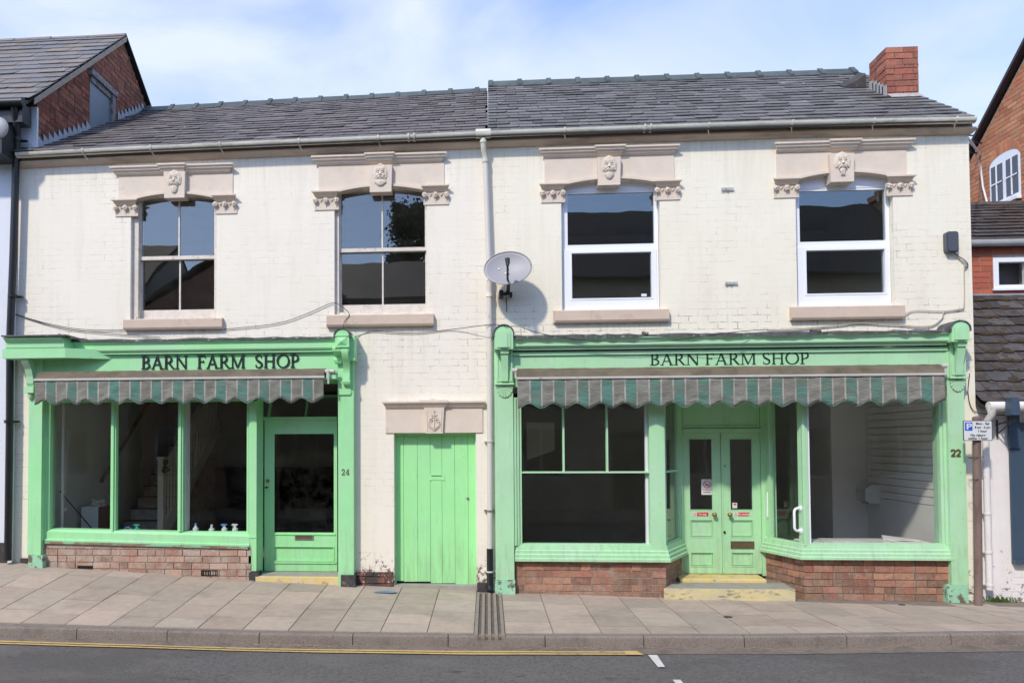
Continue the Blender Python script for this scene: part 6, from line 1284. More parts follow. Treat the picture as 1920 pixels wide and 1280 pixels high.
# alarm box
a, b, cz, dz = rc(1776, 433, 1799, 472, -.09); m = MB(); n = 16
def rrect(a, b, c, d, r, k=5): 
    o = []
    for (x, z, s) in ((b-r, d-r, 0), (a+r, d-r, 90), (a+r, c+r, 180), (b-r, c+r, 270)): o += [(x+r*math.cos(R(s+90*i/k)), z+r*math.sin(R(s+90*i/k))) for i in range(k+1)]
    return o
m.prism(rrect(a, b, cz, dz, .03), -.075, -.002); m.prism(rrect(a+.012, b-.012, cz+.012, dz-.012, .03), -.09, -.0755)
o = m.build('alarm_box', ALARM); tag(o, 'slate grey rounded alarm box high on the cream wall at the right corner', 'alarm box')
m = MB(); m.tube([((a+b)/2, -.0905, (cz+dz)/2), ((a+b)/2, -.094, (cz+dz)/2)], .006, 10); m.build('screw', STEEL, o)
for p, q, lb in ((1363, 355, 'small rusty pale bracket fixed high on the cream wall between the plastic windows'), (1370, 531, 'small rusty pale bracket fixed lower on the cream wall between the plastic windows')):
    k = W(p, q, 0); m = MB(); m.box(k.x-.075, k.x+.075, -.03, -.022, k.z-.012, k.z+.012); m.box(k.x-.07, k.x-.045, -.035, -.0225+.0, k.z-.016, k.z-.0125); m.tube([(k.x, -.0215, k.z), (k.x, 0, k.z)], .016, 8); m.tube([(k.x, -.03, k.z-.02), (k.x+.005, -.012, k.z-.03)], .008, 6)
    tag(m.build('wall_bracket', M('galvanised', (.42, .48, .5), .5, .2, 30, stains=[((.2, .14, .1), 30, .5, .6, .7)])), lb, 'bracket')

# cables
def cable(pts, lb, r=.0042, mat=CABLE, Y=-.02, wob=.0, seg=6, grp='cables on the front'):
    P_ = []
    q = [W(p[0], p[1], (p[2] if len(p) > 2 else Y)) for p in pts]
    for i in range(len(q)-1):
        p0, p1, p2, p3 = q[max(0, i-1)], q[i], q[i+1], q[min(len(q)-1, i+2)]
        for j in range(seg):
            t = j/seg; P_.append(.5*((2*p1)+(-p0+p2)*t+(2*p0-5*p1+4*p2-p3)*t*t+(-p0+3*p1-3*p2+p3)*t**3)+Vector((0, 0, random.uniform(-wob, wob))))
    P_.append(q[-1]); m = MB(); m.tube(P_, r, 6); tag(m.build('cable', mat, None, True), lb, 'cable', grp)
cable([(27, 588), (80, 604), (150, 617), (230, 618), (245, 612), (258, 594)], 'thin black cable sagging from the left downpipe to the leftmost sill')
cable([(30, 590), (100, 611), (160, 621), (300, 632)], 'second thin cable running below the leftmost window to the shop cornice', r=.004)
cable([(420, 617), (520, 606), (580, 586), (622, 568), (640, 574), (655, 589, -.08), (646, 602, -.1), (644, 616, -.25)], 'thin cable rising from the left cornice to the corner of the second window')
cable([(650, 625, -.3), (670, 630), (700, 620), (738, 623), (790, 623), (850, 617), (905, 610, -.13), (925, 608, -.14), (950, 611, -.32), (975, 612)], 'thin black cable running between the two shopfronts across the downpipe')
cable([(975, 612, -.3), (1010, 624, -.28), (1080, 636, -.285), (1170, 641, -.285), (1260, 638, -.285), (1330, 628, -.36), (1400, 620, -.33), (1440, 618, -.05)], 'black cable drooping across the cornice of the right shop')
cable([(1440, 618), (1490, 617), (1560, 611), (1610, 606), (1680, 609), (1740, 612), (1765, 598), (1772, 584), (1800, 580), (1808, 570), (1808, 500), (1812, 498), (1803, 488), (1790, 477)], 'pale cable climbing from the right cornice to the alarm box', r=.007, mat=CABLEP)
cable([(1698, 590), (1715, 582), (1770, 583), (1805, 578)], 'thin painted cable leaving the rightmost window sill', r=.005, mat=CABLEP)
cable([(1790, 474), (1796, 480), (1808, 487), (1815, 497), (1808, 505)], 'dark looping cable end below the alarm box', r=.006)
cable([(1818, 700), (1815, 735), (1822, 765), (1840, 775), (1890, 778)], 'dark cable dropping beside the right pilaster towards the white cottage', r=.005)

# ================================================================= CHIMNEY, LEFT NEIGHBOUR, RIGHT NEIGHBOURS
cf = WX(1723, 183, XR-.03); ct = WX(1718, 90, XR-.03); xc1 = XR-.03; xc0 = W(1662, 140, cf.y).x; yb_ = WX(1630, 150, xc0).y; zc0, zc1 = cf.z, W(1690, 88, cf.y).z
m = MB(); m.box(xc0+.01, xc1-.01, cf.y+.01, yb_-.01, 5.6, zc1-.005); ch = m.build('chimney', MORTARD, h22)
m = MB(); w_ = xc1-xc0
for z0_, z1_, ex in ((zc0-.9, zc1-.24, 0), (zc1-.238, zc1, .0)):
    for org, u_, n_, Lx in (((xc0, cf.y+.01, 0), (1, 0, 0), (0, -1, 0), xc1-xc0), ((xc0+.01, yb_, 0), (0, -1, 0), (-1, 0, 0), yb_-cf.y), ((xc1-.01, cf.y, 0), (0, 1, 0), (1, 0, 0), yb_-cf.y), ((xc1, yb_-.01, 0), (-1, 0, 0), (0, 1, 0), xc1-xc0)):
        bricks(m, org, u_, n_, lambda z: (0, Lx), z0_, z1_, ch=.082, bl=.235, proud=.010+ex, depth=.03)
chb = m.build('brickwork', BRICKC, ch)
m = MB(); m.add([(xc0-.0, cf.y, zc1-.004), (xc1, cf.y, zc1-.004), (xc1, yb_, zc1-.004), (xc0, yb_, zc1-.004), (xc0+.08, cf.y+.08, zc1+.03), (xc1-.08, cf.y+.08, zc1+.03), (xc1-.08, yb_-.08, zc1+.03), (xc0+.08, yb_-.08, zc1+.03)], [(0, 1, 5, 4), (1, 2, 6, 5), (2, 3, 7, 6), (3, 0, 4, 7), (4, 5, 6, 7), (3, 2, 1, 0)]); m.build('flaunching', CONC, ch)
sl_ = (C22.z-B22.z)/(C22.y-B22.y); rz_ = lambda y: B22.z+sl_*(y-B22.y)
m = MB(); 
for i in range(5):
    y = lerp(cf.y-.02, yb_-.05, i/5); m.hexa([(xc0-.008, y, rz_(y)-.05), (xc0-.008, y+.12, rz_(y+.12)-.05), (xc0-.008, y+.12, rz_(y)+.19), (xc0-.008, y, rz_(y)+.17)], (-.006, 0, 0))
PF = m.build('lead_flashing', M('pale_flashing', (.40, .385, .37), .7, .15, 14, stains=[((.2, .17, .14), 16, .55, .62, .6)]), ch); m = MB()
m.hexa([(xc0-.0, cf.y-.13, rz_(cf.y-.13)+.025), (xc1, cf.y-.13, rz_(cf.y-.13)+.025), (xc1, cf.y, rz_(cf.y)+.035), (xc0, cf.y, rz_(cf.y)+.035)], (0, 0, .006))
m.build('lead_apron', bpy.data.materials['pale_flashing'], ch)
m = MB(); m.hexa([(xc0-.30, yb_+.1, rz_(yb_+.1)+.03), (xc0, yb_+.1, rz_(yb_+.1)+.03), (xc0, yb_+.1, rz_(yb_+.1)+.20), (xc0-.10, yb_+.1, rz_(yb_+.1)+.13)], (0, .2, .12)); m.build('back_gutter', DARKST, ch)

# left neighbour: white rendered, slate roof, brick gable towards us
hl = thing('neighbouring_house', (-8, 0, 0), 'white rendered house with brown slates and a dark red brick gable above the cream terrace', 'house')
ap = WX(232, 67, xg); ev = W(0, 188, -.22); rgz = ap.z
m = MB(); m.box(-14, XL-.003, -.03, 5.4, -.5, ev.z+.02); hlw = m.build('wall', WHITEW, hl)
m = MB(); xk = W(28, 700, -.03).x; m.box(-14, W(14, 900, -.04).x, -.045, -.031, -.4, W(8, 1017, -.04).z); m.build('black_plinth', DARKST, hl)
m = MB(); m.box(XL-.0029, xg+.004, .02, .06, 5.45, ev.z); m.build('corner_render', WHITEW, hl)
sl2 = (ap.z-ev.z)/(ap.y-ev.y); yfr = lambda z: ev.y+(z-ev.z)/sl2; Yrb = 5.4; slb = (ap.z-ev.z)/(Yrb+.2-ap.y); yre = lambda z: ap.y+(ap.z-z)/slb
m = MB(); gp = [(.062, 5.2), (Yrb, 5.2), (Yrb, ev.z), (ap.y, ap.z-.07), (.062, ev.z+.1)]
wA, wB = WX(170, 230, xg), WX(213, 232, xg); wzt = WX(170, 128, xg).z; wzt = WX(190, 150, xg).z
yw0, yw1 = wA.y, wB.y; zw0, zw1 = 6.0, WX(172, 136, xg).z
m.hexa([(xg-.25, y, z) for y, z in gp], (.23, 0, 0)); gb = m.build('gable_wall', MORTARD, hl)
m = MB(); 
def sr(z):
    a = max(.062, yfr(z+.06)+.05); b = min(Yrb, yre(z+.06)-.05); return a, b
for s_ in (0, 1, 2):
    def rng(z, s_=s_):
        a, b = sr(z); inw = zw0 < z < zw1
        if s_ == 0: return (a, min(b, yw0)) if inw else (a, b)
        if s_ == 1: return (max(a, yw1), b) if inw else (0, 0)
        return (0, 0)
    bricks(m, (xg-.02, 0, 0), (0, 1, 0), (1, 0, 0), rng, 5.3, ap.z-.08, proud=.007, depth=.03)
m.build('brickwork', BRICKD, gb)
m = MB(); m.box(xg-.028, xg-.0155, yw0+.0, yw1-.10, zw0, zw1-.06); 
o = m.build('gable_window', M('pale_blue_blind', (.17, .21, .26), .5, .08, 3), hl)
m = MB(); m.box(xg-.05, xg+.03, yw1-.10, yw1, zw0, zw1-.05); m.box(xg-.04, xg+.05, yw0-.06, yw1+.06, zw1-.06, zw1+.03); m.box(xg-.04, xg+.01, yw0, yw1-.101, zw1-.14, zw1-.061); m.build('window_frame', M('grey_old_paint', (.22, .21, .22), .7, .3, 12, stains=[((.08, .07, .07), 14, .5, .6, .8)]), o)
m = MB(); slates(m, (-12, ev.y, ev.z), (xg+.04, ev.y, ev.z), (xg+.04, ap.y, ap.z), (-12, ap.y, ap.z), 14, .35, rag=.006); m.build('roof', SLATEC, hl)
m = MB(); m.hexa([(-12, ev.y+.0, ev.z-.02), (xg+.02, ev.y, ev.z-.02), (xg+.02, ap.y, ap.z-.03), (-12, ap.y, ap.z-.03)], (0, 0, -.04)); m.hexa([(-12, ap.y, ap.z-.03), (xg+.05, ap.y, ap.z-.03), (xg+.05, Yrb+.2, ev.z-.03), (-12, Yrb+.2, ev.z-.03)], (0, 0, .04)); m.build('roof_deck', DECK, hl)
m = MB(); m.hexa([(xg+.042, ev.y+.1, ev.z+.05), (xg+.042, ap.y, ap.z-.02), (xg+.042, ap.y, ap.z-.10), (xg+.042, ev.y+.1, ev.z-.03)], (.012, 0, 0)); m.build('verge_mortar', MORTAR, hl)
m = MB(); x = xg+.05
while x > -11.9: m.hexa([(x-.62, ap.y-.09, ap.z-.045), (x-.008, ap.y-.09, ap.z-.045+random.uniform(-.006, .006)), (x-.008, ap.y, ap.z+.035+random.uniform(-.006, .006)), (x-.62, ap.y, ap.z+.03)], (0, .02, -.02)); m.hexa([(x-.62, ap.y+.12, ap.z-.07), (x-.008, ap.y+.12, ap.z-.07), (x-.008, ap.y, ap.z+.03), (x-.62, ap.y, ap.z+.03)], (0, .0, -.02)); x -= .63
m.build('ridge', SLATEC, hl)
m = MB(); rzz = lambda y: lerp(A24.z, D24.z, (y-A24.y)/(D24.y-A24.y)); y = .06; PFs = []
while y < 3.4:
    if y > yw1+.12 and not PFs: PFs.append(m.build('lead_flashing', LEAD, hl)); m = MB()
    if not (yw0-.05 < y < yw1+.12): m.hexa([(xg+.0, y, rzz(y)-.06), (xg+.0, y+.125, rzz(y+.12)-.06), (xg+.0, y+.125, rzz(y)+.13), (xg+.0, y+.0, rzz(y)+.17)], (.006, 0, 0))
    y += .13
m.build('lead_flashing', LEAD, hl)
# its eaves gutter and black downpipe
m = MB(); xe2 = W(44, 200, -.3).x; m.tube([(-12, -.30, ev.z-.07), (xe2, -.30, ev.z-.07)], .06, 12); m.box(-12, xe2-.05, -.24, -.031, ev.z-.30, ev.z-.06); m.build('gutter', BLACKP, hl, True)
kx = lambda p, q: W(p, q, -.12).x
m = MB(); m.tube([(kx(38, 200), -.26, ev.z-.10), (kx(38, 215), -.22, W(38, 222, -.2).z), (kx(33, 240), -.13, W(33, 250, -.12).z), (kx(30, 300), -.12, W(30, 300, -.12).z), (kx(25, 470), -.12, W(25, 470, -.12).z), (kx(19, 625), -.12, W(19, 625, -.12).z), (kx(18, 800), -.12, W(18, 800, -.12).z), (kx(15, 1018), -.12, W(15, 1050, -.12).z)], .046, 14); dp = m.build('downpipe', BLACKP, hl, True)
for q in (262, 555, 790): m = MB(); z = W(20, q, -.12).z; xx = kx(lerp(32, 17, (q-262)/530), q); m.tube([(xx, -.12, z-.02), (xx, -.12, z+.02)], .06, 12); m.box(xx-.1, xx+.1, -.07, -.031, z-.012, z+.012); m.build('pipe_collar', BLACKP, dp, True)
m = MB(); k = W(0, 268, -.3); m.box(k.x-.4, W(12, 260, -.35).x, -.45, -.05, W(5, 290, -.4).z, W(5, 225, -.4).z); m.build('bay_top', BLACKP, hl)
m = MB(); c = W(-4, 240, -.45); m.sph(c, (.14, .05, .14), 18, 10); o = m.build('neighbour_dish', DISH, None, True); tag(o, 'edge of a pale satellite dish under the black gutter at the far left', 'satellite dish')
m = MB(); m.tube([c, c+Vector((0, .40, -.05))], .018, 8); m.build('arm', DARKM, o)

# right: white cottage with mossy lean-to slates and brick upper storey
XN = W(1829, 900, .05).x
hc = thing('cottage', (7.5, 0, 0), 'low white painted cottage with mossy slate roof and small red brick upper storey', 'house')
zE = W(1880, 757, -.15).z; x9 = 9.0
wn = rc(1893, 792, 1960, 1056, .05); 
m = MB(); wall_holes(m, XR+.001, x9+3, -.5, lambda x: zE+.1, [(wn[0], wn[1]+.5, wn[2], wn[3])], .05, .30); m.build('wall', WHITEB, hc)
m = MB(); frame_rects(m, wn[0], wn[1]+.5, wn[2], wn[3], (.16, .05, .10, .18), .02, .2); m.box(wn[0]-.0, wn[1], -.03, .019, wn[2]-.0, wn[2]+.05); m.box(wn[0]-.02, wn[0]+.10, -.01, .0195, wn[3]-.3, wn[3]+.12); cw = m.build('shop_window', NAVY, hc)
zt_m = W(1915, 915, .1).z; m = MB(); m.box(wn[0]+.16, wn[1]+.45, .09, .095, wn[2]+.1, wn[3]-.18); m.build('window_glass', GLASS, cw); m = MB(); m.box(wn[0]+.161, wn[1]+.44, .2, .22, wn[2]+.101, wn[3]-.181); m.build('window_blind', M('grey_blind', (.16, .18, .22), .8, .1, 2), cw); m = MB(); m.box(wn[0]+.16, wn[1]+.45, .06, .12, zt_m-.03, zt_m+.03); m.build('window_rail', NAVY, cw)
Yk = 1.65; pk = W(1880, 558, Yk); 
m = MB(); slates(m, (XR+.002, -.12, zE+.02), (x9+3, -.12, zE+.02), (x9+3, Yk, pk.z+.05), (XR+.002, Yk, pk.z+.05), 12, .29, rag=.022, lift=.03); lr = m.build('lower_roof', SLATEM, hc)
m = MB(); m.hexa([(XR+.002, -.10, zE-.02), (x9+3, -.10, zE-.02), (x9+3, Yk, pk.z+.0), (XR+.002, Yk, pk.z)], (0, 0, -.04)); m.build('roof_deck', DECK, lr)
m = MB(); rr = random.Random(11); srf = lambda y: zE+.02+(pk.z+.03-zE)*(y+.12)/(Yk+.12)
for i in range(330):
    x = rr.uniform(XR+.02, x9+.3); row = rr.randrange(0, 12); y = -.12+(Yk+.12)*(row+rr.uniform(-.12, .12))/12; s = rr.uniform(.018, .055); m.sph((x, max(-.1, y), srf(max(-.1, y))+.028), (s*rr.uniform(1, 2.0), s*.8, s*.42), 7, 4, rot=Matrix.Rotation(R(40), 3, 'X'))
m.build('moss', MOSS, lr)['kind'] = 'stuff'
zb2_, zt2_ = pk.z, W(1880, 462, Yk).z
wq = rc(1862, 483, 1925, 542, Yk); wq = (wq[0], wq[1]+.05, wq[2], wq[3])
m = MB(); wall_holes(m, XR+.002, x9, zb2_-.5, lambda x: zt2_+.1, [wq], Yk+.01, Yk+.25); uw = m.build('upper_wall', MORTAR, hc)
m = MB()
for rg_ in (lambda z: (XR+.01, wq[0]) if wq[2]-.01 < z < wq[3]+.01 else (XR+.01, x9-.01), lambda z: (wq[1], x9-.01) if wq[2]-.01 < z < wq[3]+.01 else (0, 0)): bricks(m, (0, Yk+.01, 0), (1, 0, 0), (0, -1, 0), rg_, zb2_-.02, zt2_+.08, proud=.007, depth=.03, ch=.078, jit=.0015)
m.build('brickwork', BRICKF, uw)
m = MB(); frame_rects(m, wq[0], wq[1], wq[2], wq[3], (.07, .05, .06, .06), Yk-.01, Yk+.1); m.box(wq[0]-.02, wq[1], Yk-.04, Yk-.0105, wq[2]-.02, wq[2]+.012); ww_ = m.build('small_window', UPVC, hc)
m = MB(); m.box(wq[0]+.07, wq[1]-.05, Yk+.04, Yk+.046, wq[2]+.06, wq[3]-.06); m.build('window_glass', GLASSD, ww_)
m = MB(); m.box(wq[0]-.1, wq[1]+.1, Yk+.251, Yk+.30, wq[2]-.1, wq[3]+.1); m.build('blind', M('room_grey', (.09, .085, .09), .8), ww_)
m = MB(); m.box(XR+.003, x9, Yk-.03, Yk+.005, zb2_-.02, zb2_+.05); m.build('lead_flashing', LEAD, hc)
m = MB(); m.tube([(XR+.003, Yk-.10, zt2_+.03), (x9-.0, Yk-.10, zt2_+.03)], .05, 12); m.build('upper_gutter', M('grey_gutter', (.30, .31, .32), .5), hc, True)
m = MB(); m.tube([(XR+.04, -.18, zE-.03), (x9+2, -.18, zE-.03)], .058, 12); cg = m.build('gutter', PIPEW, hc, True)
xpp = W(1857, 900, -.12).x; m = MB(); m.tube([(xpp, -.18, zE-.03), (xpp, -.18, zE-.12), (xpp, -.06, zE-.22), (xpp, -.05, zE-.3), (xpp, -.05, W(1857, 1105, -.05).z)], [.06, .04, .036, .036, .036], 12); m.build('downpipe', PIPEW, hc, True)
for q in (962, 1035, 1096): m = MB(); z = W(1857, q, -.05).z; m.tube([(xpp, -.05, z-.012), (xpp, -.05, z+.012)], .044, 10); m.box(xpp-.07, xpp+.07, -.01, .049, z-.008, z+.008); m.build('pipe_clip', PIPEW, hc, True)
Yt = 4.0; pt_ = W(1880, 386, Yt); m = MB(); slates(m, (XR+.002, Yk-.08, zt2_+.06), (x9, Yk-.08, zt2_+.06), (x9, Yt, pt_.z), (XR+.002, Yt, pt_.z), 11, .30, rag=.012, lift=.028); ur = m.build('upper_roof', SLATEM, hc)
m = MB(); m.hexa([(XR+.002, Yk-.05, zt2_+.02), (x9, Yk-.05, zt2_+.02), (x9, Yt, pt_.z-.04), (XR+.002, Yt, pt_.z-.04)], (0, 0, -.04)); m.hexa([(XR+.002, Yt, pt_.z-.04), (x9, Yt, pt_.z-.04), (x9, Yt+2.2, zt2_), (XR+.002, Yt+2.2, zt2_)], (0, 0, -.04)); m.box(XR+.002, x9, Yt+2.1, Yt+2.2, 0, zt2_); m.build('roof_deck', DECK, ur)
m = MB(); m.tube([(XR+.01, Yt, pt_.z+.01), (x9-.01, Yt, pt_.z+.01)], .07, 8); m.build('ridge', SLATEM, ur)
# lamp bracket at the cottage window
t = thing('bracket_lamp', W(1905, 760, -.3), 'dark blue spotlight on a wire bracket above the dark blue window at the right edge', 'lamp')
k = W(1901, 768, -.34); m = MB(); m.hexa([(k.x-.05, -.38, k.z-.06), (k.x+.05, -.38, k.z-.06), (k.x+.05, -.36, k.z+.14), (k.x-.03, -.36, k.z+.14)], (0, .12, 0)); m.build('lamp_head', NAVY, t)
m = MB(); e = W(1869, 812, .04); m.tube([(k.x, -.33, k.z-.06), (k.x+.01, -.32, k.z-.13)], .012, 8); m.tube([(k.x+.01, -.32, k.z-.11), (e.x, .05, e.z+.1)], .010, 6); m.tube([(k.x+.01, -.32, k.z-.11), (e.x, .05, e.z-.02)], .008, 6); m.tube([(e.x, .03, e.z-.05), (e.x, .03, e.z+.16)], .012, 6); m.build('wire_bracket', DARKM, t, True)

# far right: tall orange brick house, gable towards us
ht = thing('brick_house', (11, 3, 0), 'tall orange brick house with an arched white window behind the cottage', 'house')
p1, p2 = WX(1815, 300, x9), WX(1920, 100, x9); slp = (p2.z-p1.z)/(p1.y-p2.y); yap = p2.y-.55; zap = p2.z+slp*.55
zR = lambda y: zap-slp*abs(y-yap)
yf_, yb2 = yap-2.2, yap+3.0
m = MB(); m.hexa([(x9+.02, y, z) for y, z in ((yf_, -.4), (yb2, -.4), (yb2, zR(yb2)-.05), (yap, zap-.05), (yf_, zR(yf_)-.05))], (7, 0, 0)); tw = m.build('gable_wall', MORTAR, ht)
wa, wb = WX(1855, 330, x9), WX(1912, 320, x9); zwb = WX(1855, 385, x9).z; zwt = WX(1912, 262, x9).z; zws = WX(1856, 291, x9).z
zwb = WX(1912, 367, x9).z; y0w, y1w = wb.y, wa.y; zws = WX(1912, 270, x9).z-.13
m = MB()
def inside(z, y): return True
for s_ in (0, 1):
    def rng(z, s_=s_):
        a = yf_ if z < zR(yf_)-.1 else yap-(zap-.08-z)/slp; b = yb2 if z < zR(yb2)-.1 else yap+(zap-.08-z)/slp
        inw = zwb < z < zws+.1
        if s_ == 0: return (a, y0w) if inw else (a, b)
        return (y1w, b) if inw else (0, 0)
    bricks(m, (x9+.02, 0, 0), (0, 1, 0), (-1, 0, 0), rng, 4.6, zap-.12, proud=.006, depth=.025, ch=.078, jit=.0015)
m.build('brickwork', BRICKE, tw)
m = MB(); ym = (y0w+y1w)/2; hwv = (y1w-y0w)/2
arcp = [(ym+hwv*math.cos(PI*i/12), zws+.14*math.sin(PI*i/12)) for i in range(13)]
for i in range(12):
    a0, a1 = arcp[i], arcp[i+1]; e0 = (ym+(hwv+.02)*math.cos(PI*i/12), zws+.03+.30*math.sin(PI*i/12)); e1 = (ym+(hwv+.02)*math.cos(PI*(i+1)/12), zws+.03+.30*math.sin(PI*(i+1)/12))
    m.hexa([(x9+.012, *a0), (x9+.012, lerp(a0[0], a1[0], .9), lerp(a0[1], a1[1], .9)), (x9+.012, lerp(e0[0], e1[0], .9), lerp(e0[1], e1[1], .9)), (x9+.012, *e0)], (-.012, 0, 0))
m.build('brick_arch', BRICKE, tw)
m = MB(); xw = x9-.0
m.hexa([(xw+.014, y, z) for y, z in [(y0w, zwb), (y1w, zwb)]+arcp], (-.010, 0, 0)); aw = m.build('arched_window', UPVC, ht)
for ya, yb3 in ((y0w+.05, ym-.05), (ym+.05, y1w-.05)):
    m = MB(); m.box(xw-.001, xw+.0035, ya, yb3, zwb+.08, zws-.02); m.build('window_glass', M('dark_window', (.03, .035, .06), .12, .05, spec=.8), aw)
    m = MB(); yc = (ya+yb3)/2; m.box(xw-.014, xw-.0015, yc-.012, yc+.012, zwb+.08, zws-.02)
    zc_ = (zwb+.08+zws-.02)/2; m.box(xw-.016, xw-.0145, ya, yb3, zc_-.012, zc_+.012); m.build('glazing_bar', UPVC, aw)
m = MB(); m.box(xw-.08, xw+.0, y0w-.03, y1w+.03, zwb-.05, zwb-.001); m.build('window_sill', UPVC, aw)
m = MB(); ov = .10
m.hexa([(x9-ov, yf_-.3, zR(yf_-.3)), (x9-ov, yap, zap), (x9-ov, yap, zap+.07), (x9-ov, yf_-.3, zR(yf_-.3)+.07)], (7.3, 0, 0)); m.hexa([(x9-ov, yap+.0005, zap), (x9-ov, yb2+.3, zR(yb2+.3)), (x9-ov, yb2+.3, zR(yb2+.3)+.07), (x9-ov, yap+.0005, zap+.07)], (7.3, 0, 0)); m.build('roof', M('dark_verge', (.035, .025, .03), .6), ht)
m = MB(); k = W(1815, 262, .6); e = WX(1838, 290, x9-.1); m.tube([W(1812, 256, .3), W(1826, 274, 1.6), e, WX(1838, 310, x9-.05), WX(1843, 350, x9-.05), WX(1851, 381, x9-.05)], .016, 6); tag(m.build('overhead_cable', PIPEW, None, True), 'white cable crossing from the cream house to the tall brick gable', 'cable')
m = MB(); 
for px, py in ((1830, 254), (1846, 268), (1838, 287)): k = WX(px, py, x9); m.tube([(x9-.05, k.y, k.z), (x9-.22, k.y-.02, k.z)], .014, 6); m.tube([(x9-.22, k.y-.1, k.z), (x9-.22, k.y+.06, k.z+.03)], .01, 6)
m.build('cable_hook', BLACKP, ht)

# parking sign
Yp_ = -.32
kb = W(1832, 1128, Yp_); xp = kb.x; t = thing('parking_sign', (xp, Yp_, g(xp, Yp_)), 'white parking restriction plate with blue P on a brown post', 'sign')
m = MB(); zt_ = W(1830, 783, Yp_).z; xt_ = W(1831, 790, Yp_).x
m.tube([(xp+.015, Yp_, g(xp, Yp_)-.05), (xt_+.0, Yp_, zt_)], .044, 16); m.sph((xt_, Yp_, zt_), (.044, .044, .02), 14, 6); m.build('post', POST, t, True)
a, b, c, d = rc(1805.5, 788, 1860, 826, Yp_-.06); Ys = Yp_-.065
m = MB(); m.prism(rrect(a, b, c, d, .012), Ys, Ys+.006); pt2 = m.build('sign_plate', GREY, t); m = MB(); m.prism(rrect(a+.007, b-.007, c+.007, d-.007, .010), Ys-.002, Ys-.0003); m.build('plate_face', SIGNW, pt2)
w_, h_ = b-a, d-c; m = MB(); m.prism(rrect(a+.018, a+.018+w_*.26, d-.018-h_*.42, d-.02, .004), Ys-.004, Ys-.0022); m.build('blue_square', BLUE, pt2)
m = MB(); x0, z0, hh = a+.018+w_*.085, d-.018-h_*.36, h_*.30; m.strip([(x0, z0), (x0, z0+hh)], .018, Ys-.006, Ys-.0042); m.strip([(x0, z0+hh-.008)]+[(x0+.022+.022*math.cos(R(a_)), z0+hh*.70+(hh*.30-.008)*math.sin(R(a_))) for a_ in range(90, -91, -20)]+[(x0, z0+hh*.42)], .015, Ys-.0066, Ys-.0042); m.build('letter_p', SIGNW, pt2)
for txt, fx, fz, sz in (('Mon - Sat', .67, .79, .040), ('8 am - 6 pm', .665, .61, .037), ('1 hour', .65, .42, .040), ('No return', .5, .22, .042), ('within 1 hour', .5, .06, .042)):
    vs, fs = bfont(txt, a+w_*fx, c+h_*fz, sz*1.0, Ys-.0035, GREY, 'x', sx=.94); m = MB(); m.add(vs, fs); m.build('sign_text', GREY, pt2)
m = MB(); m.box(xt_-.05, xt_+.05, Ys+.007, Yp_-.02, d-.08, d-.06); m.box(xt_-.05, xt_+.05, Ys+.007, Yp_-.02, c+.05, c+.07); m.build('mounting_clip', STEEL, t)
m = MB()
for q in (859, 900): z = W(1832, q, Yp_).z; m.tube([(xp+.05*math.cos(2*PI*i/12), Yp_+.05*math.sin(2*PI*i/12), z+.004*i*.3) for i in range(13)]+[(xp+.10, Yp_-.02, z+.02)], .004, 5)
m.build('cable_tie', BLACKP, t)

# weeds
t = MB(); rw = random.Random(4)
for i in range(170):
    p = rw.choice((1860, 1866, 1872, 1885, 1893)); x = W(p, 1122, .0).x+rw.gauss(0, .05); y = rw.uniform(-.06, .03); z = g(x, y); h = rw.uniform(.02, .085); dx, dy = rw.uniform(-.05, .05), rw.uniform(-.04, .03)
    t.add([(x-.004, y, z), (x+.004, y, z), (x+dx+.004, y+dy, z+h), (x+dx-.006, y+dy, z+h*.9)], [(0, 1, 2, 3)])
tag(t.build('weed_tuft', WEED), 'green weeds growing at the foot of the white cottage downpipe', 'weeds')
t = MB()
for i in range(260):
    x = rw.uniform(-7, 7); 
    if rw.random() < .5: x = rw.choice((W(560, 1205, KY).x, W(1075, 1212, KY).x, W(500, 1205, KY).x))+rw.gauss(0, .25)
    y = KY-.02-abs(rw.gauss(0, .04)); z = rz(x, y)+.018; an = rw.uniform(0, 3); l = rw.uniform(.006, .03)
    t.add([(x-l*math.cos(an), y-l*.4*math.sin(an), z), (x+l*math.cos(an), y+l*.4*math.sin(an), z), (x+l*math.cos(an), y+l*.4*math.sin(an)+.005, z+.004), (x-l*math.cos(an), y-l*.4*math.sin(an)+.005, z+.003)], [(0, 1, 2, 3)])
o = t.build('gutter_litter', M('dry_stalks', (.26, .19, .12), .9, .3, 30)); o['kind'] = 'stuff'

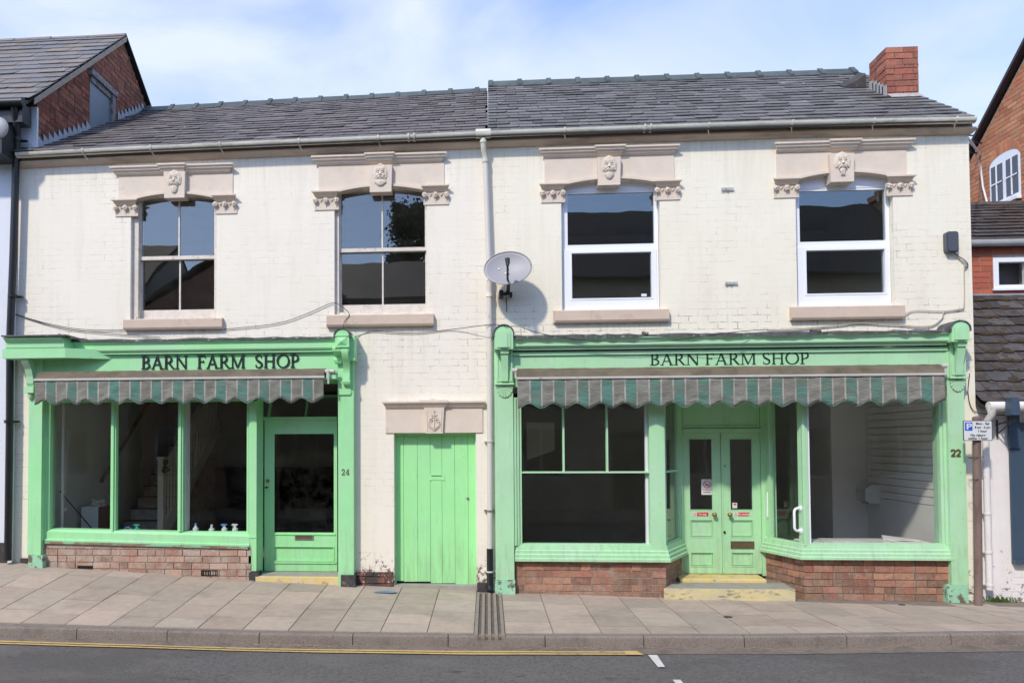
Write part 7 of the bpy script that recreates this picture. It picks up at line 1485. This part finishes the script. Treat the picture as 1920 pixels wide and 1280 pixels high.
# ================================================================= ACROSS THE STREET (seen in the glass)
def refl(px, py, k, yg=0.1):          # point at y=-k whose mirror image in the glass is at (px,py)
    p = W(px, py, yg); f_ = (10.3+yg+k+yg)/(10.3+yg); return Vector((p.x*f_, -k, CAM.z+(p.z-CAM.z)*f_))
WALLO = [M('opp_brick', (.28, .16, .12), .85, .15, 5), M('opp_render', (.40, .38, .33), .85, .08, 3), M('opp_cream', (.48, .44, .36), .85, .08, 3)]
ROOFO = M('opp_slate', (.055, .05, .048), .7, .45, 5, .6, 8, stretch=(.6, 5, 5))
def opp(lb, x0, x1, ze, zr, mat, gable=False, apex=None, dwin=3):
    t = thing('opposite_house', ((x0+x1)/2, -12.2, 0), lb, 'house', 'houses across the street'); yF, yB = -12.0, -19.0
    hs = []
    for i in range(dwin):
        cx = lerp(x0, x1, (i+.5)/dwin)
        hs.append((cx-.5, cx+.5, 3.4, 4.8)); hs.append((cx-.6, cx+.6, .9, 2.3) if i != 1 else (cx-.5, cx+.5, 0, 2.1))
    m = MB(); wall_holes(m, x0, x1, -.5, lambda x: ze, hs, yF, yF-.25); m.box(x0, x1, yB, yB+.2, -.5, ze); m.box(x0, x0+.2, yB+.2, yF-.25, -.5, ze); m.box(x1-.2, x1, yB+.2, yF-.25, -.5, ze)
    if gable: m.prism([(x0, ze+.001), (x1, ze+.001), (apex, zr-.12)], yF, yF-.2)
    else:
        for xx in (x0, x1-.2): m.hexa([(xx, yF, ze+.001), (xx, yB, ze+.001), (xx, (yF+yB)/2, zr-.1)], (.2, 0, 0))
    m.build('wall', mat, t)
    m = MB()
    if gable: m.hexa([(x0-.2, yF+.15, ze-.05), (apex, yF+.15, zr), (apex, yF+.15, zr+.08), (x0-.2, yF+.15, ze+.03)], (0, yB-yF-.3, 0)); m.hexa([(apex+.001, yF+.15, zr), (x1+.2, yF+.15, ze-.05), (x1+.2, yF+.15, ze+.03), (apex+.001, yF+.15, zr+.08)], (0, yB-yF-.3, 0))
    else: ym = (yF+yB)/2; m.hexa([(x0, yF+.3, ze-.1), (x0, ym, zr), (x0, ym, zr+.08), (x0, yF+.3, ze-.02)], (x1-x0, 0, 0)); m.hexa([(x0, ym-.001, zr), (x0, yB-.3, ze-.1), (x0, yB-.3, ze-.02), (x0, ym-.001, zr+.08)], (x1-x0, 0, 0)); 
    rf = m.build('roof', ROOFO, t)
    for i, h in enumerate(hs):
        door = h[2] == 0; m = MB(); frame_rects(m, *h, (.07,)*4, yF-.1, yF-.16); m.box((h[0]+h[1])/2-.03, (h[0]+h[1])/2+.03, yF-.1, yF-.15, h[2]+.07, h[3]-.07); f_ = m.build('door' if door else 'window', UPVC if not door else NAVY, t)
        m = MB(); m.box(h[0]+.07, h[1]-.07, yF-.17, yF-.18, h[2]+.07, h[3]-.07); m.build('pane', M('opp_pane', (.03, .03, .035), .1) if i == 0 else bpy.data.materials['opp_pane'], f_)
    return t, rf
eC = refl(1150, 520, 12.0, .1).z; rC = refl(1150, 402, 15.5, .1)
xC0, xC1 = refl(930, 400, 15.5).x, refl(1642, 400, 15.5).x; rC2 = refl(1560, 412, 15.5)
opp('long two storey terrace opposite under dark slates, reflected in the plastic windows', xC0, xC1, eC, rC.z, WALLO[2], dwin=5)
m = MB(); zc = refl(1655, 362, 15.5).z; xa_, xb_ = refl(1646, 380, 15.5).x, refl(1663, 380, 15.5).x; m.box(xa_, xb_, -15.9, -15.1, eC, zc); m.box(xa_-.08, xb_+.08, -15.98, -15.02, zc-.25, zc-.05)
tt = bpy.data.objects['opposite_house']; m.build('chimney', WALLO[0], tt)
t, rf = opp('lower rendered house opposite with a level ridge, reflected in the second window', refl(570, 480, 15.5).x, xC0-.01, refl(720, 560, 12).z, refl(720, 497, 15.5).z, WALLO[1])
ax = refl(455, 450, 12.0)
opp('gabled house opposite whose slanting roof shows in the leftmost window', refl(270, 572, 12).x, refl(570, 480, 12).x+1.2, refl(272, 573, 12).z, ax.z, WALLO[0], True, ax.x)
opp('brick terrace opposite beyond the chimney at the right end of the street', xC1+.01, xC1+9, eC-.2, rC2.z-.6, WALLO[0])
opp('rendered terrace opposite at the left end of the street', refl(270, 572, 12).x-11, refl(270, 572, 12).x-.4, eC-.5, eC+2.0, WALLO[1])
# tree behind the lower house
tp = refl(768, 388, 22.0); tb = refl(768, 480, 22.0); t = thing('tree', (tp.x, -22, -.4), 'dark bushy tree behind the houses opposite, reflected in the second window', 'tree')
m = MB(); m.tube([(tp.x, -22, -.5), (tp.x+.1, -22, 3), (tp.x-.05, -22, tb.z), (tp.x, -22, tp.z-.8)], [.3, .24, .16, .04], 9)
for i in range(8): z = lerp(tb.z-1, tp.z-1, i/8); an = i*2.4; m.tube([(tp.x, -22, z), (tp.x+.9*math.cos(an), -22+.9*math.sin(an), z+.8)], [.07, .02], 6)
m.build('trunk', BARK, t); m = MB(); rt_ = random.Random(5)
cl = [(rt_.gauss(0, .45), rt_.gauss(0, .5), rt_.uniform(-1.2, 1)) for _ in range(26)]
for i in range(6500):
    c_ = rt_.choice(cl); hh = (tp.z-tb.z)/2*1.0; tape = 1.0-.5*max(0, c_[2]); p = Vector((tp.x+c_[0]*tape*1.3+rt_.gauss(0, .2), -22+c_[1]+rt_.gauss(0, .22), (tp.z+tb.z)/2+c_[2]*hh+rt_.gauss(0, .22))); s = rt_.uniform(.05, .11)
    u_ = Vector((rt_.gauss(0, 1), rt_.gauss(0, 1), rt_.gauss(0, 1))).normalized(); v_ = u_.orthogonal().normalized()
    m.add([p-u_*s, p+v_*s*.6, p+u_*s, p-v_*s*.6], [(0, 1, 2, 3)])
m.build('crown', LEAF, t)
